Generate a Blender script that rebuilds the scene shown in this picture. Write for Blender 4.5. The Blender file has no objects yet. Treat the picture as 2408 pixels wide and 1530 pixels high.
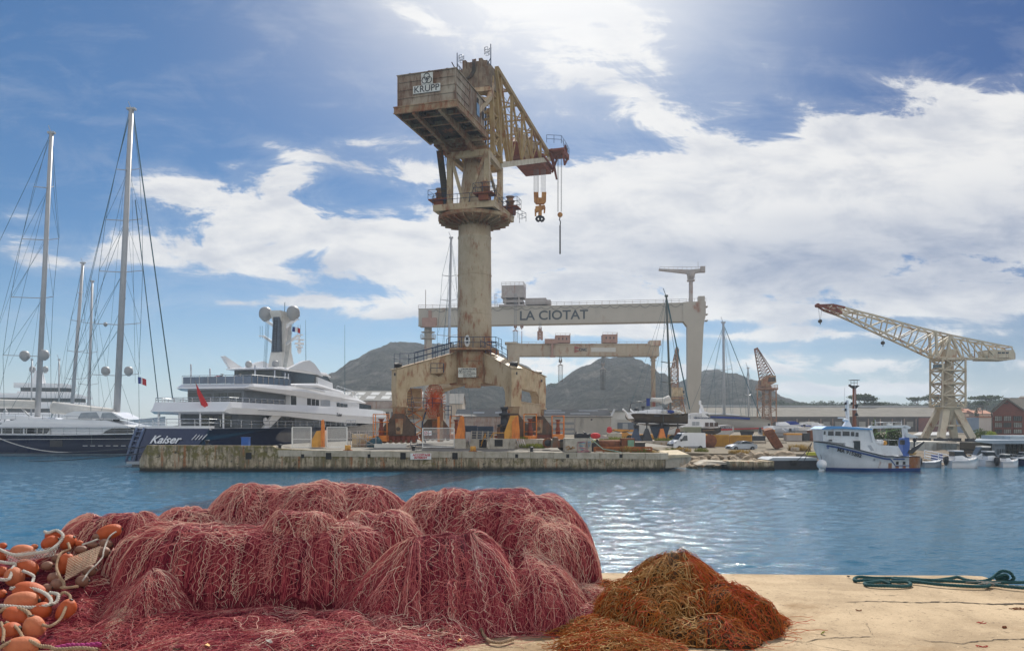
import bpy, bmesh, math, random
import numpy as np
from mathutils import Vector, Matrix, noise as mnoise
random.seed(7); RNG = np.random.default_rng(11)
R = math.radians
scene = bpy.context.scene
COL = scene.collection

# ---------------------------------------------------------------- camera
H = 4.6                      # eye height above the water
FPX = 1873.0                 # focal length in reference pixels (frame 2408 wide)
cam_d = bpy.data.cameras.new("camera"); cam = bpy.data.objects.new("camera", cam_d)
COL.objects.link(cam); cam.location = (0, 0, H); cam.rotation_euler = (R(90), 0, 0)
cam_d.sensor_width = 36.0; cam_d.lens = 28.0; cam_d.shift_y = 0.0976
cam_d.clip_start = 0.05; cam_d.clip_end = 9000
scene.camera = cam

# ---------------------------------------------------------------- sun, sky, exposure
SUN_EL, SUN_AZ = 43.0, 9.0
d = Vector((math.sin(R(SUN_AZ))*math.cos(R(SUN_EL)), math.cos(R(SUN_AZ))*math.cos(R(SUN_EL)), math.sin(R(SUN_EL))))
SUN_DIR = d
sun_d = bpy.data.lights.new("sun", 'SUN'); sun = bpy.data.objects.new("sun", sun_d); COL.objects.link(sun)
sun_d.energy = 4.6; sun_d.angle = R(0.5); sun_d.color = (1.0, 0.95, 0.86)
sun.rotation_euler = d.to_track_quat('Z', 'Y').to_euler(); sun.location = (0, 0, 120)
scene.view_settings.view_transform = 'Standard'; scene.view_settings.look = 'None'
scene.view_settings.exposure = 0.35; scene.view_settings.gamma = 1.0; scene.view_settings.use_curve_mapping = False
scene.cycles.max_bounces = 6; scene.cycles.diffuse_bounces = 3; scene.cycles.glossy_bounces = 3
scene.cycles.transmission_bounces = 4; scene.cycles.transparent_max_bounces = 8; scene.cycles.volume_bounces = 0
scene.cycles.sample_clamp_indirect = 6.0

class E:
 """tiny expression wrapper for shader math nodes"""
 nt = None
 def __init__(s, v): s.v = v.v if isinstance(v, E) else v
 @staticmethod
 def m(op, *a, clamp=False):
  n = E.nt.nodes.new('ShaderNodeMath'); n.operation = op; n.use_clamp = clamp
  for i, x in enumerate(a):
   x = x.v if isinstance(x, E) else x
   if isinstance(x, (int, float)): n.inputs[i].default_value = x
   else: E.nt.links.new(x, n.inputs[i])
  return E(n.outputs[0])
 def __add__(s, o): return E.m('ADD', s, o)
 __radd__ = __add__
 def __sub__(s, o): return E.m('SUBTRACT', s, o)
 def __rsub__(s, o): return E.m('SUBTRACT', o, s)
 def __mul__(s, o): return E.m('MULTIPLY', s, o)
 __rmul__ = __mul__
 def __truediv__(s, o): return E.m('DIVIDE', s, o)
 def sat(s): return E.m('MULTIPLY', s, 1.0, clamp=True)
def step(e, a, b):
 n = E.nt.nodes.new('ShaderNodeMapRange'); n.interpolation_type = 'SMOOTHSTEP'
 E.nt.links.new(e.v, n.inputs[0]); n.inputs[1].default_value = a; n.inputs[2].default_value = b
 return E(n.outputs[0])
def comb(x, y, z):
 n = E.nt.nodes.new('ShaderNodeCombineXYZ')
 for i, q in enumerate((x, y, z)):
  q = q.v if isinstance(q, E) else q
  if isinstance(q, (int, float)): n.inputs[i].default_value = q
  else: E.nt.links.new(q, n.inputs[i])
 return n.outputs[0]
def nz(vec, scale=1, detail=4, rough=.55, dist=0, lac=2.0):
 n = E.nt.nodes.new('ShaderNodeTexNoise'); n.inputs['Scale'].default_value = scale
 n.inputs['Detail'].default_value = detail; n.inputs['Roughness'].default_value = rough
 n.inputs['Distortion'].default_value = dist; n.inputs['Lacunarity'].default_value = lac
 if vec is not None: E.nt.links.new(vec, n.inputs['Vector'])
 return E(n.outputs['Fac'])
def mixc(f, a, b):
 n = E.nt.nodes.new('ShaderNodeMix'); n.data_type = 'RGBA'
 for i, q in ((0, f), (6, a), (7, b)):
  q = q.v if isinstance(q, E) else q
  if isinstance(q, (int, float)): n.inputs[i].default_value = q
  elif isinstance(q, tuple): n.inputs[i].default_value = (*q[:3], 1)
  else: E.nt.links.new(q, n.inputs[i])
 return n.outputs[2]

world = bpy.data.worlds.new("World"); scene.world = world; world.use_nodes = True
wn = world.node_tree; wn.nodes.clear(); E.nt = wn
sky = wn.nodes.new('ShaderNodeTexSky'); sky.sky_type = 'NISHITA'; sky.sun_disc = False
sky.sun_elevation = R(SUN_EL); sky.sun_rotation = R(SUN_AZ)
sky.air_density = 1.0; sky.dust_density = 0.35; sky.ozone_density = 2.2; sky.altitude = 0
tc = wn.nodes.new('ShaderNodeTexCoord'); sp = wn.nodes.new('ShaderNodeSeparateXYZ'); wn.links.new(tc.outputs['Generated'], sp.inputs[0])
dx, dy, dz = (E(sp.outputs[i]) for i in range(3))
ady = E.m('MAXIMUM', E.m('ABSOLUTE', dy), 0.15)
px = dx/ady; pz = dz/ady                                   # tangent of bearing and of height above the horizon
dzc = E.m('MAXIMUM', dz, 0.0) + 0.10
u = dx/dzc; v = dy/dzc                                     # a flat cloud deck overhead
def blob(x, y, rx, ry, amp, ang=0):
 cx, cz = (x-1204)/FPX, (1000-y)/FPX; rx /= FPX; ry /= FPX
 ca, sa = math.cos(R(ang)), math.sin(R(ang))
 a = (px-cx)*(ca/rx) + (pz-cz)*(sa/rx); b = (pz-cz)*(ca/ry) - (px-cx)*(sa/ry)
 return E.m('EXPONENT', (a*a+b*b)*-1.0)*amp
n1 = nz(comb(px*1.0+pz*.35, pz*1.9, dy*0.3), 9.0, 11, .63, .55)      # billows
n2 = nz(comb(px*0.8+pz*0.8, pz*5.0, 3.1), 7.0, 9, .62, .6)   # streaks
n3 = nz(comb(px*1.2, pz*3.4, 8.2), 5.0, 7, .6, .3)
mask = None
for bl in [(1900,430,640,150,.62,12),(1420,480,330,150,.50,-5),(2250,330,420,120,.45,12),(2150,560,520,150,.42,0),(1500,640,420,80,.34,0),
  (760,550,330,66,.56,-14),(470,470,170,52,.46,-8),(1000,600,120,60,.3,-10),(560,600,160,40,.34,-20),(690,430,80,62,.50,-35),(330,590,180,50,.36,-12),(960,590,170,70,.36,-10),(620,640,160,26,.25,-22),
  (690,360,90,22,.34,-15),(545,385,40,18,.22,0),(830,335,60,14,.24,0),(960,330,70,18,.22,0),(950,395,90,40,.30,-15),(1010,430,80,45,.26,0),
  (1440,130,190,110,.30,-30),(1280,40,380,150,.30,0),(1010,60,80,40,.20,-30),(1490,220,70,70,.22,0),(1560,420,330,40,.2,0),
  (2330,600,140,90,.3,0),(930,735,150,15,.50,2),(820,712,330,16,.34,0),(1340,700,260,22,.36,0),(1380,770,220,24,.46,0),(1300,860,220,26,.44,0),
  (1950,860,560,26,.52,0),(2000,790,500,20,.44,0),(1950,915,520,20,.52,0),(1750,735,420,20,.40,0),(2250,700,330,30,.30,0),(30,505,60,20,.3,0),(40,565,80,22,.34,-8),(110,620,110,18,.25,-5)]:
 b = blob(*bl); mask = b if mask is None else mask + b
clear_ = blob(1420,820,140,14,.14,0) + blob(2100,800,260,10,.14,0)
nzz = (n1-0.5)*2.4 + (n2-0.5)*1.1
dens_front = nzz*(0.42 + (mask*1.6).sat()*0.62) + mask*1.10 - clear_ - 0.07
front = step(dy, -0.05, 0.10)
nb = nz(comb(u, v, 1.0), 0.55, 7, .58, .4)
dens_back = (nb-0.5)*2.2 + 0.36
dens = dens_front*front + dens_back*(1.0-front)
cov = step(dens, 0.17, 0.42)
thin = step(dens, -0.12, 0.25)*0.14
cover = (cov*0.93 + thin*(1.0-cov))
shade = (step(n3*0.8+n1*0.4, 0.50, 0.78)*0.50 + blob(2150,590,460,80,.52,0) + blob(1650,600,260,40,.42,0) + blob(1900,680,500,40,.35,0) + blob(1880,520,110,28,.16,0) + blob(2350,480,160,60,.25,0)).sat()
# blue of the clear air, a touch deeper toward the upper right
sk = wn.nodes.new('ShaderNodeMix'); sk.data_type = 'RGBA'; sk.blend_type = 'MULTIPLY'; sk.inputs[0].default_value = 1.0
wn.links.new(sky.outputs[0], sk.inputs[6])
deep = step(px*0.75+pz*0.35, 0.02, 0.62)
low = step(pz, 0.30, -0.02)
tint = mixc(deep, (0.225,0.455,0.65), (0.09,0.22,0.42))
tint = mixc(blob(1000,60,620,420,.80,0), tint, (0.30,0.42,0.585))
tint = mixc(low*0.95, tint, mixc(deep, (0.60,0.70,0.82), (0.32,0.38,0.48)))
tint = mixc(front, (1.0,1.0,1.0), tint)
wn.links.new(tint, sk.inputs[7])
glow = (blob(1290,-110,470,330,1.15,0))
SKY_K = 0.085
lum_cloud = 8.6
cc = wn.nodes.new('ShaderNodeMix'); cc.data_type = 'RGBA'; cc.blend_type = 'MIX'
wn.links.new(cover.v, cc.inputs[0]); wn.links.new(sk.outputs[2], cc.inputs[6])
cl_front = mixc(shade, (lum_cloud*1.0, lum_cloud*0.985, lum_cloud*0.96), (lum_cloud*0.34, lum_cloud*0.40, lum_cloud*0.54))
wn.links.new(mixc(front, (10.8, 10.6, 10.3), cl_front), cc.inputs[7])          # bright cloud added out of view to fill-light the facing sides
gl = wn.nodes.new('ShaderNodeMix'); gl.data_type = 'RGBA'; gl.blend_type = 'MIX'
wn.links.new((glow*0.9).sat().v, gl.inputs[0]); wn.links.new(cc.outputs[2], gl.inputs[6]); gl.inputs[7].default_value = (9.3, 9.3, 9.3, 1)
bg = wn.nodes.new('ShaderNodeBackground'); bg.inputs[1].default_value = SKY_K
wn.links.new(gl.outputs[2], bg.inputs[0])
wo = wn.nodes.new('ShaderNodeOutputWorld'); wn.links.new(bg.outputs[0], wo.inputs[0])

# ---------------------------------------------------------------- helpers
def P(x, y, Y): return Vector(((x-1204)/FPX*Y, Y, H-(y-1000)/FPX*Y))
def G(x, y, z):
 Y = (H-z)*FPX/(y-1000); return Vector(((x-1204)/FPX*Y, Y, z))
def px2m(n, Y): return n/FPX*Y
def lin(c):
 return tuple((q/12.92 if q <= .04045 else ((q+.055)/1.055)**2.4) for q in c)
def rgb(r, g, b): return lin((r/255, g/255, b/255))

class MB:
 def __init__(s): s.v = []; s.f = []; s.smooth = []
 def add(s, vs, fs, sm=False):
  o = len(s.v); s.v.extend([tuple(q) for q in vs]); s.f.extend([tuple(i+o for i in f) for f in fs]); s.smooth.extend([sm]*len(fs)); return s
 def box(s, c, size, rz=0, rx=0, ry=0):
  x, y, z = (q/2 for q in size)
  vs = [Vector((a*x, b*y, e*z)) for a in (-1,1) for b in (-1,1) for e in (-1,1)]
  if rz or rx or ry:
   m = Matrix.Rotation(rz, 3, 'Z') @ Matrix.Rotation(ry, 3, 'Y') @ Matrix.Rotation(rx, 3, 'X'); vs = [m @ q for q in vs]
  c = Vector(c)
  return s.add([q+c for q in vs], [(0,1,3,2),(4,6,7,5),(0,4,5,1),(2,3,7,6),(0,2,6,4),(1,5,7,3)])
 def bb(s, x0, x1, y0, y1, z0, z1): return s.box(((x0+x1)/2,(y0+y1)/2,(z0+z1)/2),(x1-x0,y1-y0,z1-z0))
 def frame(s, p, q, up=(0,0,1)):
  d = (Vector(q)-Vector(p)); L = d.length; d.normalize(); up = Vector(up)
  if abs(d.dot(up)) > .98: up = Vector((0,1,0)) if abs(d.z) > .9 else Vector((0,0,1))
  r = d.cross(up).normalized(); return d, r, r.cross(d).normalized(), L
 def beam(s, p, q, w, h=None, up=(0,0,1), w2=None, h2=None):
  h = w if h is None else h; w2 = w if w2 is None else w2; h2 = h if h2 is None else h2
  d, r, u, L = s.frame(p, q, up); p = Vector(p); q = Vector(q)
  vs = [p+r*a*w/2+u*b*h/2 for a, b in ((-1,-1),(1,-1),(1,1),(-1,1))] + [q+r*a*w2/2+u*b*h2/2 for a, b in ((-1,-1),(1,-1),(1,1),(-1,1))]
  return s.add(vs, [(3,2,1,0),(4,5,6,7),(0,1,5,4),(1,2,6,5),(2,3,7,6),(3,0,4,7)])
 def tube(s, p, q, r0, r1=None, n=8, caps=True):
  r1 = r0 if r1 is None else r1; d, r, u, L = s.frame(p, q); p = Vector(p); q = Vector(q)
  vs = []
  for c, rad in ((p, r0), (q, r1)):
   for i in range(n):
    a = 2*math.pi*i/n; vs.append(c + (r*math.cos(a)+u*math.sin(a))*rad)
  o = len(s.v); fs = [(i, (i+1) % n, n+(i+1) % n, n+i) for i in range(n)]
  s.add(vs, fs, n > 4)
  if caps: s.add([], [tuple(range(o+n-1, o-1, -1)), tuple(range(o+n, o+2*n))] if False else [])
  if caps: s.f += [tuple(o+i for i in reversed(range(n))), tuple(o+n+i for i in range(n))]; s.smooth += [False, False]
  return s
 def path(s, pts, r, n=6, caps=True, closed=False):
  pts = [Vector(p) for p in pts]; m = len(pts); o = len(s.v); up = Vector((0,0,1)); prev = None
  for i, p in enumerate(pts):
   a = pts[(i-1) % m] if (i > 0 or closed) else p; b = pts[(i+1) % m] if (i < m-1 or closed) else p
   t = (b-a); t = t.normalized() if t.length > 1e-9 else Vector((1,0,0))
   if prev is None:
    ref = up if abs(t.z) < .9 else Vector((0,1,0)); rr = t.cross(ref).normalized()
   else:
    rr = (prev - t*prev.dot(t)); rr = rr.normalized() if rr.length > 1e-6 else t.orthogonal().normalized()
   prev = rr; uu = t.cross(rr); ra = r[i] if isinstance(r, (list, tuple)) else r
   for k in range(n):
    g = 2*math.pi*k/n; s.v.append(tuple(p + (rr*math.cos(g)+uu*math.sin(g))*ra))
  for i in range(m if closed else m-1):
   j = (i+1) % m
   for k in range(n):
    s.f.append((o+i*n+k, o+i*n+(k+1) % n, o+j*n+(k+1) % n, o+j*n+k)); s.smooth.append(n > 4)
  if caps and not closed:
   s.f += [tuple(o+k for k in reversed(range(n))), tuple(o+(m-1)*n+k for k in range(n))]; s.smooth += [False, False]
  return s
 def lathe(s, c, prof, n=16, axis='Z', sm=True, mtx=None):
  o = len(s.v); c = Vector(c)
  for r, z in prof:
   for i in range(n):
    a = 2*math.pi*i/n; q = Vector((r*math.cos(a), r*math.sin(a), z))
    if axis == 'X': q = Vector((q.z, q.x, q.y))
    if axis == 'Y': q = Vector((q.x, q.z, q.y))
    if mtx is not None: q = mtx @ q
    s.v.append(tuple(c+q))
  for k in range(len(prof)-1):
   for i in range(n):
    s.f.append((o+k*n+i, o+k*n+(i+1) % n, o+(k+1)*n+(i+1) % n, o+(k+1)*n+i)); s.smooth.append(sm)
  s.f += [tuple(o+i for i in reversed(range(n))), tuple(o+(len(prof)-1)*n+i for i in range(n))]; s.smooth += [False, False]
  return s
 def ball(s, c, r, n=14, m=8, sz=None):
  sz = sz or (1,1,1); o = len(s.v)
  for j in range(m+1):
   t = math.pi*j/m
   for i in range(n):
    a = 2*math.pi*i/n; s.v.append((c[0]+r*sz[0]*math.sin(t)*math.cos(a), c[1]+r*sz[1]*math.sin(t)*math.sin(a), c[2]+r*sz[2]*math.cos(t)))
  for j in range(m):
   for i in range(n): s.f.append((o+j*n+i, o+(j+1)*n+i, o+(j+1)*n+(i+1) % n, o+j*n+(i+1) % n)); s.smooth.append(True)
  return s
 def prism(s, poly, ext):
  """poly: list of 3-D points, extruded by vector ext"""
  n = len(poly); e = Vector(ext); vs = [Vector(p) for p in poly] + [Vector(p)+e for p in poly]
  return s.add(vs, [tuple(reversed(range(n))), tuple(range(n, 2*n))] + [(i, (i+1) % n, n+(i+1) % n, n+i) for i in range(n)])
 def loft(s, rings, closed=True, sm=True, caps=True):
  o = len(s.v); n = len(rings[0])
  for r in rings: s.v.extend([tuple(q) for q in r])
  for k in range(len(rings)-1):
   for i in range(n if closed else n-1):
    s.f.append((o+k*n+i, o+k*n+(i+1) % n, o+(k+1)*n+(i+1) % n, o+(k+1)*n+i)); s.smooth.append(sm)
  if caps and closed:
   s.f += [tuple(o+i for i in reversed(range(n))), tuple(o+(len(rings)-1)*n+i for i in range(n))]; s.smooth += [False, False]
  return s
 def truss(s, pts_a, pts_b, w, diag=True, zig=0, verts=True):
  for i, (a, b) in enumerate(zip(pts_a, pts_b)):
   if verts: s.beam(a, b, w)
   if diag and i+1 < len(pts_a):
    if (i+zig) % 2: s.beam(a, pts_b[i+1], w)
    else: s.beam(b, pts_a[i+1], w)
  return s
 def rail(s, pts, h=1.05, r=.03, bars=2, every=1.6, up=Vector((0,0,1))):
  pts = [Vector(p) for p in pts]
  for b in range(bars):
   z = up*h*(1-b/ bars)
   for a, c in zip(pts, pts[1:]): s.tube(a+z, c+z, r, n=4, caps=False)
  for a, c in zip(pts, pts[1:]):
   k = max(1, int(round((c-a).length/every)))
   for i in range(k+1):
    p = a.lerp(c, i/k); s.tube(p, p+up*h, r, n=4, caps=False)
  return s
 def ladder(s, p, q, side, w=.45, step_=.32, r=.03):
  p, q, side = Vector(p), Vector(q), Vector(side).normalized()*w/2
  s.tube(p-side, q-side, r, n=4); s.tube(p+side, q+side, r, n=4)
  k = max(2, int((q-p).length/step_))
  for i in range(1, k): c = p.lerp(q, i/k); s.tube(c-side, c+side, r*.8, n=4, caps=False)
  return s
 def build(s, name, mat, parent=None, loc=None):
  """ONE mesh object; vertices given in world space, stored relative to the parent or to loc"""
  me = bpy.data.meshes.new(name)
  o = Vector(parent_loc(parent)) if parent is not None else Vector(loc or (0,0,0))
  V = np.asarray(s.v, dtype=np.float64).reshape(-1, 3) - np.array(o)
  me.from_pydata(V.tolist(), [], s.f); me.polygons.foreach_set('use_smooth', s.smooth); me.update()
  if mat is not None: me.materials.append(mat)
  ob = bpy.data.objects.new(name, me); COL.objects.link(ob)
  if parent is not None: ob.parent = parent
  elif loc is not None: ob.location = loc
  return ob
def parent_loc(p):
 v = Vector((0,0,0))
 while p is not None: v += p.location; p = p.parent
 return v
def np_mesh(name, V, F, mat, parent=None, loc=(0,0,0), smooth=True):
 """quads/tris from numpy arrays"""
 V = np.asarray(V, dtype=np.float32); F = np.asarray(F, dtype=np.int32); o = np.array(parent_loc(parent) if parent is not None else loc, dtype=np.float32)
 me = bpy.data.meshes.new(name); k = F.shape[1]
 me.vertices.add(len(V)); me.vertices.foreach_set('co', (V-o).ravel()); me.loops.add(F.size); me.loops.foreach_set('vertex_index', F.ravel())
 me.polygons.add(len(F)); me.polygons.foreach_set('loop_start', np.arange(0, F.size, k, dtype=np.int32)); me.polygons.foreach_set('loop_total', np.full(len(F), k, dtype=np.int32))
 me.polygons.foreach_set('use_smooth', np.full(len(F), smooth)); me.update(calc_edges=True); me.validate()
 if mat is not None: me.materials.append(mat)
 ob = bpy.data.objects.new(name, me); COL.objects.link(ob)
 if parent is not None: ob.parent = parent
 else: ob.location = loc
 return ob
def tag(o, label=None, cat=None, group=None, kind=None):
 if label: o['label'] = label
 if cat: o['category'] = cat
 if group: o['group'] = group
 if kind: o['kind'] = kind
 return o
def thing(name, label, cat, loc=(0,0,0), group=None):
 o = bpy.data.objects.new(name, None); COL.objects.link(o); o.location = loc; o.empty_display_size = .3
 return tag(o, label, cat, group)
def copy_tree(o, parent=None, offset=None, loc=None, rz=None):
 c = o.copy(); COL.objects.link(c)
 if parent is not None: c.parent = parent
 if loc is not None: c.location = loc
 if rz is not None: c.rotation_euler.z = rz
 for ch in list(o.children): copy_tree(ch, c)
 return c
def text_mb(txt, size, org, right, up, depth=.02, font=None, italic=0, bold=0, align='CENTER', sx=1.0):
 """letters as real extruded mesh: returns MB in world space"""
 cu = bpy.data.curves.new('lettering', 'FONT'); cu.body = txt; cu.size = size; cu.extrude = depth; cu.align_x = align; cu.align_y = 'CENTER'
 cu.shear = italic; cu.offset = bold; cu.resolution_u = 4
 ob = bpy.data.objects.new('lettering', cu); COL.objects.link(ob); dg = bpy.context.evaluated_depsgraph_get()
 me = bpy.data.meshes.new_from_object(ob.evaluated_get(dg)); r = Vector(right).normalized(); u = Vector(up).normalized(); w = r.cross(u); mb = MB(); org = Vector(org)
 mb.add([org + r*q.co.x*sx + u*q.co.y + w*q.co.z for q in me.vertices], [tuple(p.vertices) for p in me.polygons])
 bpy.data.objects.remove(ob); bpy.data.curves.remove(cu); bpy.data.meshes.remove(me)
 return mb

# ---------------------------------------------------------------- materials
MATS = {}
def mat(name, col, col2=None, scale=1.0, rough=.65, metal=0.0, rust=0.0, rustcol=(0.17,0.055,0.02), rscale=.6, stretch=4.0, bump=0.0, bscale=None, spec=.4, dirt=0.0, coat=0.0, alpha=None, extra=None):
 """procedural paint / metal / stone: base tone broken by noise, rust in runs, dirt, bump"""
 if name in MATS: return MATS[name]
 m = bpy.data.materials.new(name); m.use_nodes = True; nt = m.node_tree; E.nt = nt; b = nt.nodes['Principled BSDF']
 tcn = nt.nodes.new('ShaderNodeTexCoord'); s3 = nt.nodes.new('ShaderNodeSeparateXYZ'); nt.links.new(tcn.outputs['Object'], s3.inputs[0])
 ox, oy, oz = (E(s3.outputs[i]) for i in range(3)); vec = tcn.outputs['Object']
 col2 = col2 or tuple(q*.72 for q in col)
 a = nz(vec, scale, 6, .62, .3); c = mixc(step(a, .30, .72), col, col2)
 if dirt:
  dn = nz(comb(ox*1.0, oy*1.0, oz*.28), scale*1.9, 5, .7); c = mixc(step(dn, .50, .78)*dirt, c, tuple(q*.30 for q in col2))
 if rust:
  rn = nz(comb(ox*stretch, oy*stretch, oz), rscale, 7, .68, .2); rb = nz(vec, rscale*.55, 3, .5)
  k = step(rn*.62+rb*.5, .66-rust*.28, .80-rust*.20); c = mixc(k*.92, c, mixc(nz(vec, 3.0*rscale, 4, .7), rustcol, tuple(q*2.1 for q in rustcol)))
 nt.links.new(c, b.inputs['Base Color']) if not isinstance(c, tuple) else None
 b.inputs['Roughness'].default_value = rough; b.inputs['Metallic'].default_value = metal; b.inputs['Specular IOR Level'].default_value = spec
 if coat: b.inputs['Coat Weight'].default_value = coat; b.inputs['Coat Roughness'].default_value = .06
 if bump:
  bn = nt.nodes.new('ShaderNodeBump'); bn.inputs['Strength'].default_value = min(1, bump); bn.inputs['Distance'].default_value = .05
  nt.links.new(nz(vec, bscale or scale*6, 6, .65).v, bn.inputs['Height']); nt.links.new(bn.outputs[0], b.inputs['Normal'])
 MATS[name] = m
 return m
# ================================================================ the setting
# ---- water
def make_water():
 m = bpy.data.materials.new('sea_water'); m.use_nodes = True; nt = m.node_tree; E.nt = nt; b = nt.nodes['Principled BSDF']
 tcn = nt.nodes.new('ShaderNodeTexCoord'); s3 = nt.nodes.new('ShaderNodeSeparateXYZ'); nt.links.new(tcn.outputs['Object'], s3.inputs[0])
 ox, oy = E(s3.outputs[0]), E(s3.outputs[1])
 b.inputs['Base Color'].default_value = (0.010, 0.095, 0.17, 1); b.inputs['Roughness'].default_value = .07; b.inputs['IOR'].default_value = 1.333
 h = nz(comb(ox*.42, oy, 0), 4.8, 4, .62, .4)*1.0 + nz(comb(ox*.5, oy, 4.0), 13.0, 4, .65)*.42
 bn = nt.nodes.new('ShaderNodeBump'); bn.inputs['Strength'].default_value = 1.0; bn.inputs['Distance'].default_value = .040
 nt.links.new(h.v, bn.inputs['Height']); nt.links.new(bn.outputs[0], b.inputs['Normal'])
 ys = [7.0]
 while ys[-1] < 130: ys.append(ys[-1] + max(.05, ys[-1]**2/(796*4.6)*.55))
 while ys[-1] < 5000: ys.append(ys[-1]*1.08)
 ys = np.array(ys); xs = np.linspace(-1.1, 1.1, 760)
 X = (ys[:, None]*xs[None, :]); Y = np.repeat(ys[:, None], len(xs), 1); Z = np.zeros_like(X)
 for k in range(46):
  lam = .28*(8 ** RNG.random()); th = RNG.normal(R(100), .55); kk = 2*math.pi/lam; a = .0034*lam
  fade = np.clip(1.6 - Y/(lam*90), 0, 1)
  Z += fade*a*np.sin(kk*(X*math.cos(th)+Y*math.sin(th)) + RNG.random()*6.28)
 Z *= np.clip((160-Y)/60, 0, 1)
 n, w = X.shape; idx = np.arange(n*w).reshape(n, w)
 F = np.stack([idx[:-1, :-1], idx[:-1, 1:], idx[1:, 1:], idx[1:, :-1]], -1).reshape(-1, 4)
 o = np_mesh('water', np.stack([X, Y, Z], -1).reshape(-1, 3), F, m); tag(o, kind='structure')
make_water()
mb = MB(); mb.bb(-6000, 6000, -600, 6000, -4.2, -4.0)
tag(mb.build('seabed', mat('seabed_mud', (.03,.05,.05))), kind='structure')

# ---- near quay (concrete apron under the nets)
ZQ = 3.0
def concrete_mat(name, c1, c2, stain, speck=1.0):
 m = bpy.data.materials.new(name); m.use_nodes = True; nt = m.node_tree; E.nt = nt; b = nt.nodes['Principled BSDF']
 g = nt.nodes.new('ShaderNodeNewGeometry'); vec = g.outputs['Position']
 a = nz(vec, 1.1, 7, .66, .4); c = mixc(step(a, .34, .68), c1, c2)
 c = mixc(step(nz(vec, .75, 5, .65, .6), .50, .72)*.75, c, stain)
 c = mixc(step(nz(vec, 14, 4, .75), .56, .70)*.7*speck, c, tuple(q*.42 for q in c2))
 c = mixc(step(nz(vec, 48, 3, .7), .60, .70)*.75*speck, c, tuple(q*.35 for q in c2))
 c = mixc(step(nz(vec, 33, 2, .6), .66, .72)*.4*speck, c, tuple(min(1, q*1.6) for q in c1))
 nt.links.new(c, b.inputs['Base Color']); b.inputs['Roughness'].default_value = .9; b.inputs['Specular IOR Level'].default_value = .2
 bn = nt.nodes.new('ShaderNodeBump'); bn.inputs['Strength'].default_value = .8; bn.inputs['Distance'].default_value = .012
 nt.links.new((nz(vec, 45, 6, .7)+nz(vec, 4, 4, .6)*1.4).v, bn.inputs['Height']); nt.links.new(bn.outputs[0], b.inputs['Normal'])
 return m
M_CONC = concrete_mat('quay_concrete', (.54,.41,.265), (.36,.265,.165), (.24,.145,.065), 1.25)
E0 = [G(-400,1341,ZQ), G(700,1342,ZQ), G(1400,1346,ZQ), G(2100,1352,ZQ), G(2270,1352,ZQ), G(2310,1354,ZQ), G(2340,1363,ZQ), G(2376,1374,ZQ), G(2440,1379,ZQ), G(2700,1385,ZQ)]
mb = MB()
ring = [Vector((-8,-6,ZQ))] + [Vector((-8,E0[0].y,ZQ))] + E0 + [Vector((10,E0[-1].y,ZQ)), Vector((10,-6,ZQ))]
mb.add(ring, [tuple(reversed(range(len(ring))))])
for a, b2 in zip(ring, ring[1:]+ring[:1]):       # worn rounded arris then the wall
 mb.add([a, b2, Vector((b2.x,b2.y+.02,b2.z-.03)), Vector((a.x,a.y+.02,a.z-.03))], [(3,2,1,0)])
 mb.add([Vector((a.x,a.y+.02,a.z-.03)), Vector((b2.x,b2.y+.02,b2.z-.03)), Vector((b2.x,b2.y+.02,-4)), Vector((a.x,a.y+.02,-4))], [(3,2,1,0)])
tag(mb.build('near_quay', M_CONC), kind='structure')
# cracks: thin dark sunken-looking strips of grime laid in the joints
def crack(pts, w0, w1, seed=0):
 rr = random.Random(seed); mb = MB(); P0 = [G(x, y, ZQ+.004) for x, y in pts]; L = []; out = []
 for a, b2 in zip(P0, P0[1:]):
  n = max(2, int((b2-a).length/.035))
  for i in range(n): out.append(a.lerp(b2, i/n) + Vector((rr.gauss(0,.004), rr.gauss(0,.008), 0)))
 out.append(P0[-1]); m = len(out)
 for i, p in enumerate(out):
  t = i/(m-1); w = (w0+(w1-w0)*t)*(.35+.9*rr.random())*(1 if 0 < i < m-1 else .1)
  L += [p+Vector((0,-w/2,0)), p+Vector((0,w/2,0))]
 mb.add(L, [(2*i, 2*i+2, 2*i+3, 2*i+1) for i in range(m-1)])
 return mb
MCR = mat('crack_grime', (.035,.024,.014), (.07,.05,.03), 20, .95)
cr = MB()
for k, (pts, w0, w1) in enumerate([
 ([(1985,1414),(2060,1412),(2150,1415),(2250,1414),(2330,1419),(2408,1417),(2500,1417)], .012, .06),
 ([(1735,1500),(1790,1499),(1850,1503),(1895,1509),(1925,1501),(1955,1498),(2020,1496),(2052,1495)], .012, .012),
 ([(1895,1509),(1945,1520),(2005,1530)], .012, .010),
 ([(2165,1502),(2190,1507),(2230,1508),(2262,1512),(2285,1507),(2330,1503),(2395,1501),(2470,1500)], .010, .022),
 ([(2196,1507),(2212,1516),(2219,1521)], .008, .006),
 ([(1985,1428),(2000,1442),(2015,1452),(2038,1465),(2050,1488),(2056,1497)], .008, .008),
 ([(1992,1413),(2010,1415),(2018,1422)], .01, .006),
 ([(1160,1519),(1230,1521),(1262,1530)], .006, .008), ([(1236,1506),(1237,1530)], .008, .008),
 ([(1760,1505),(1780,1512),(1800,1530)], .010, .006),
 ([(2066,1397),(2085,1398),(2110,1399)], .012, .012), ([(1300,1424),(1330,1423)], .01, .01)]):
 q = crack(pts, w0, w1, k); cr.add(q.v, q.f)
tag(cr.build('ground_cracks', MCR), kind='structure')

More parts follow.
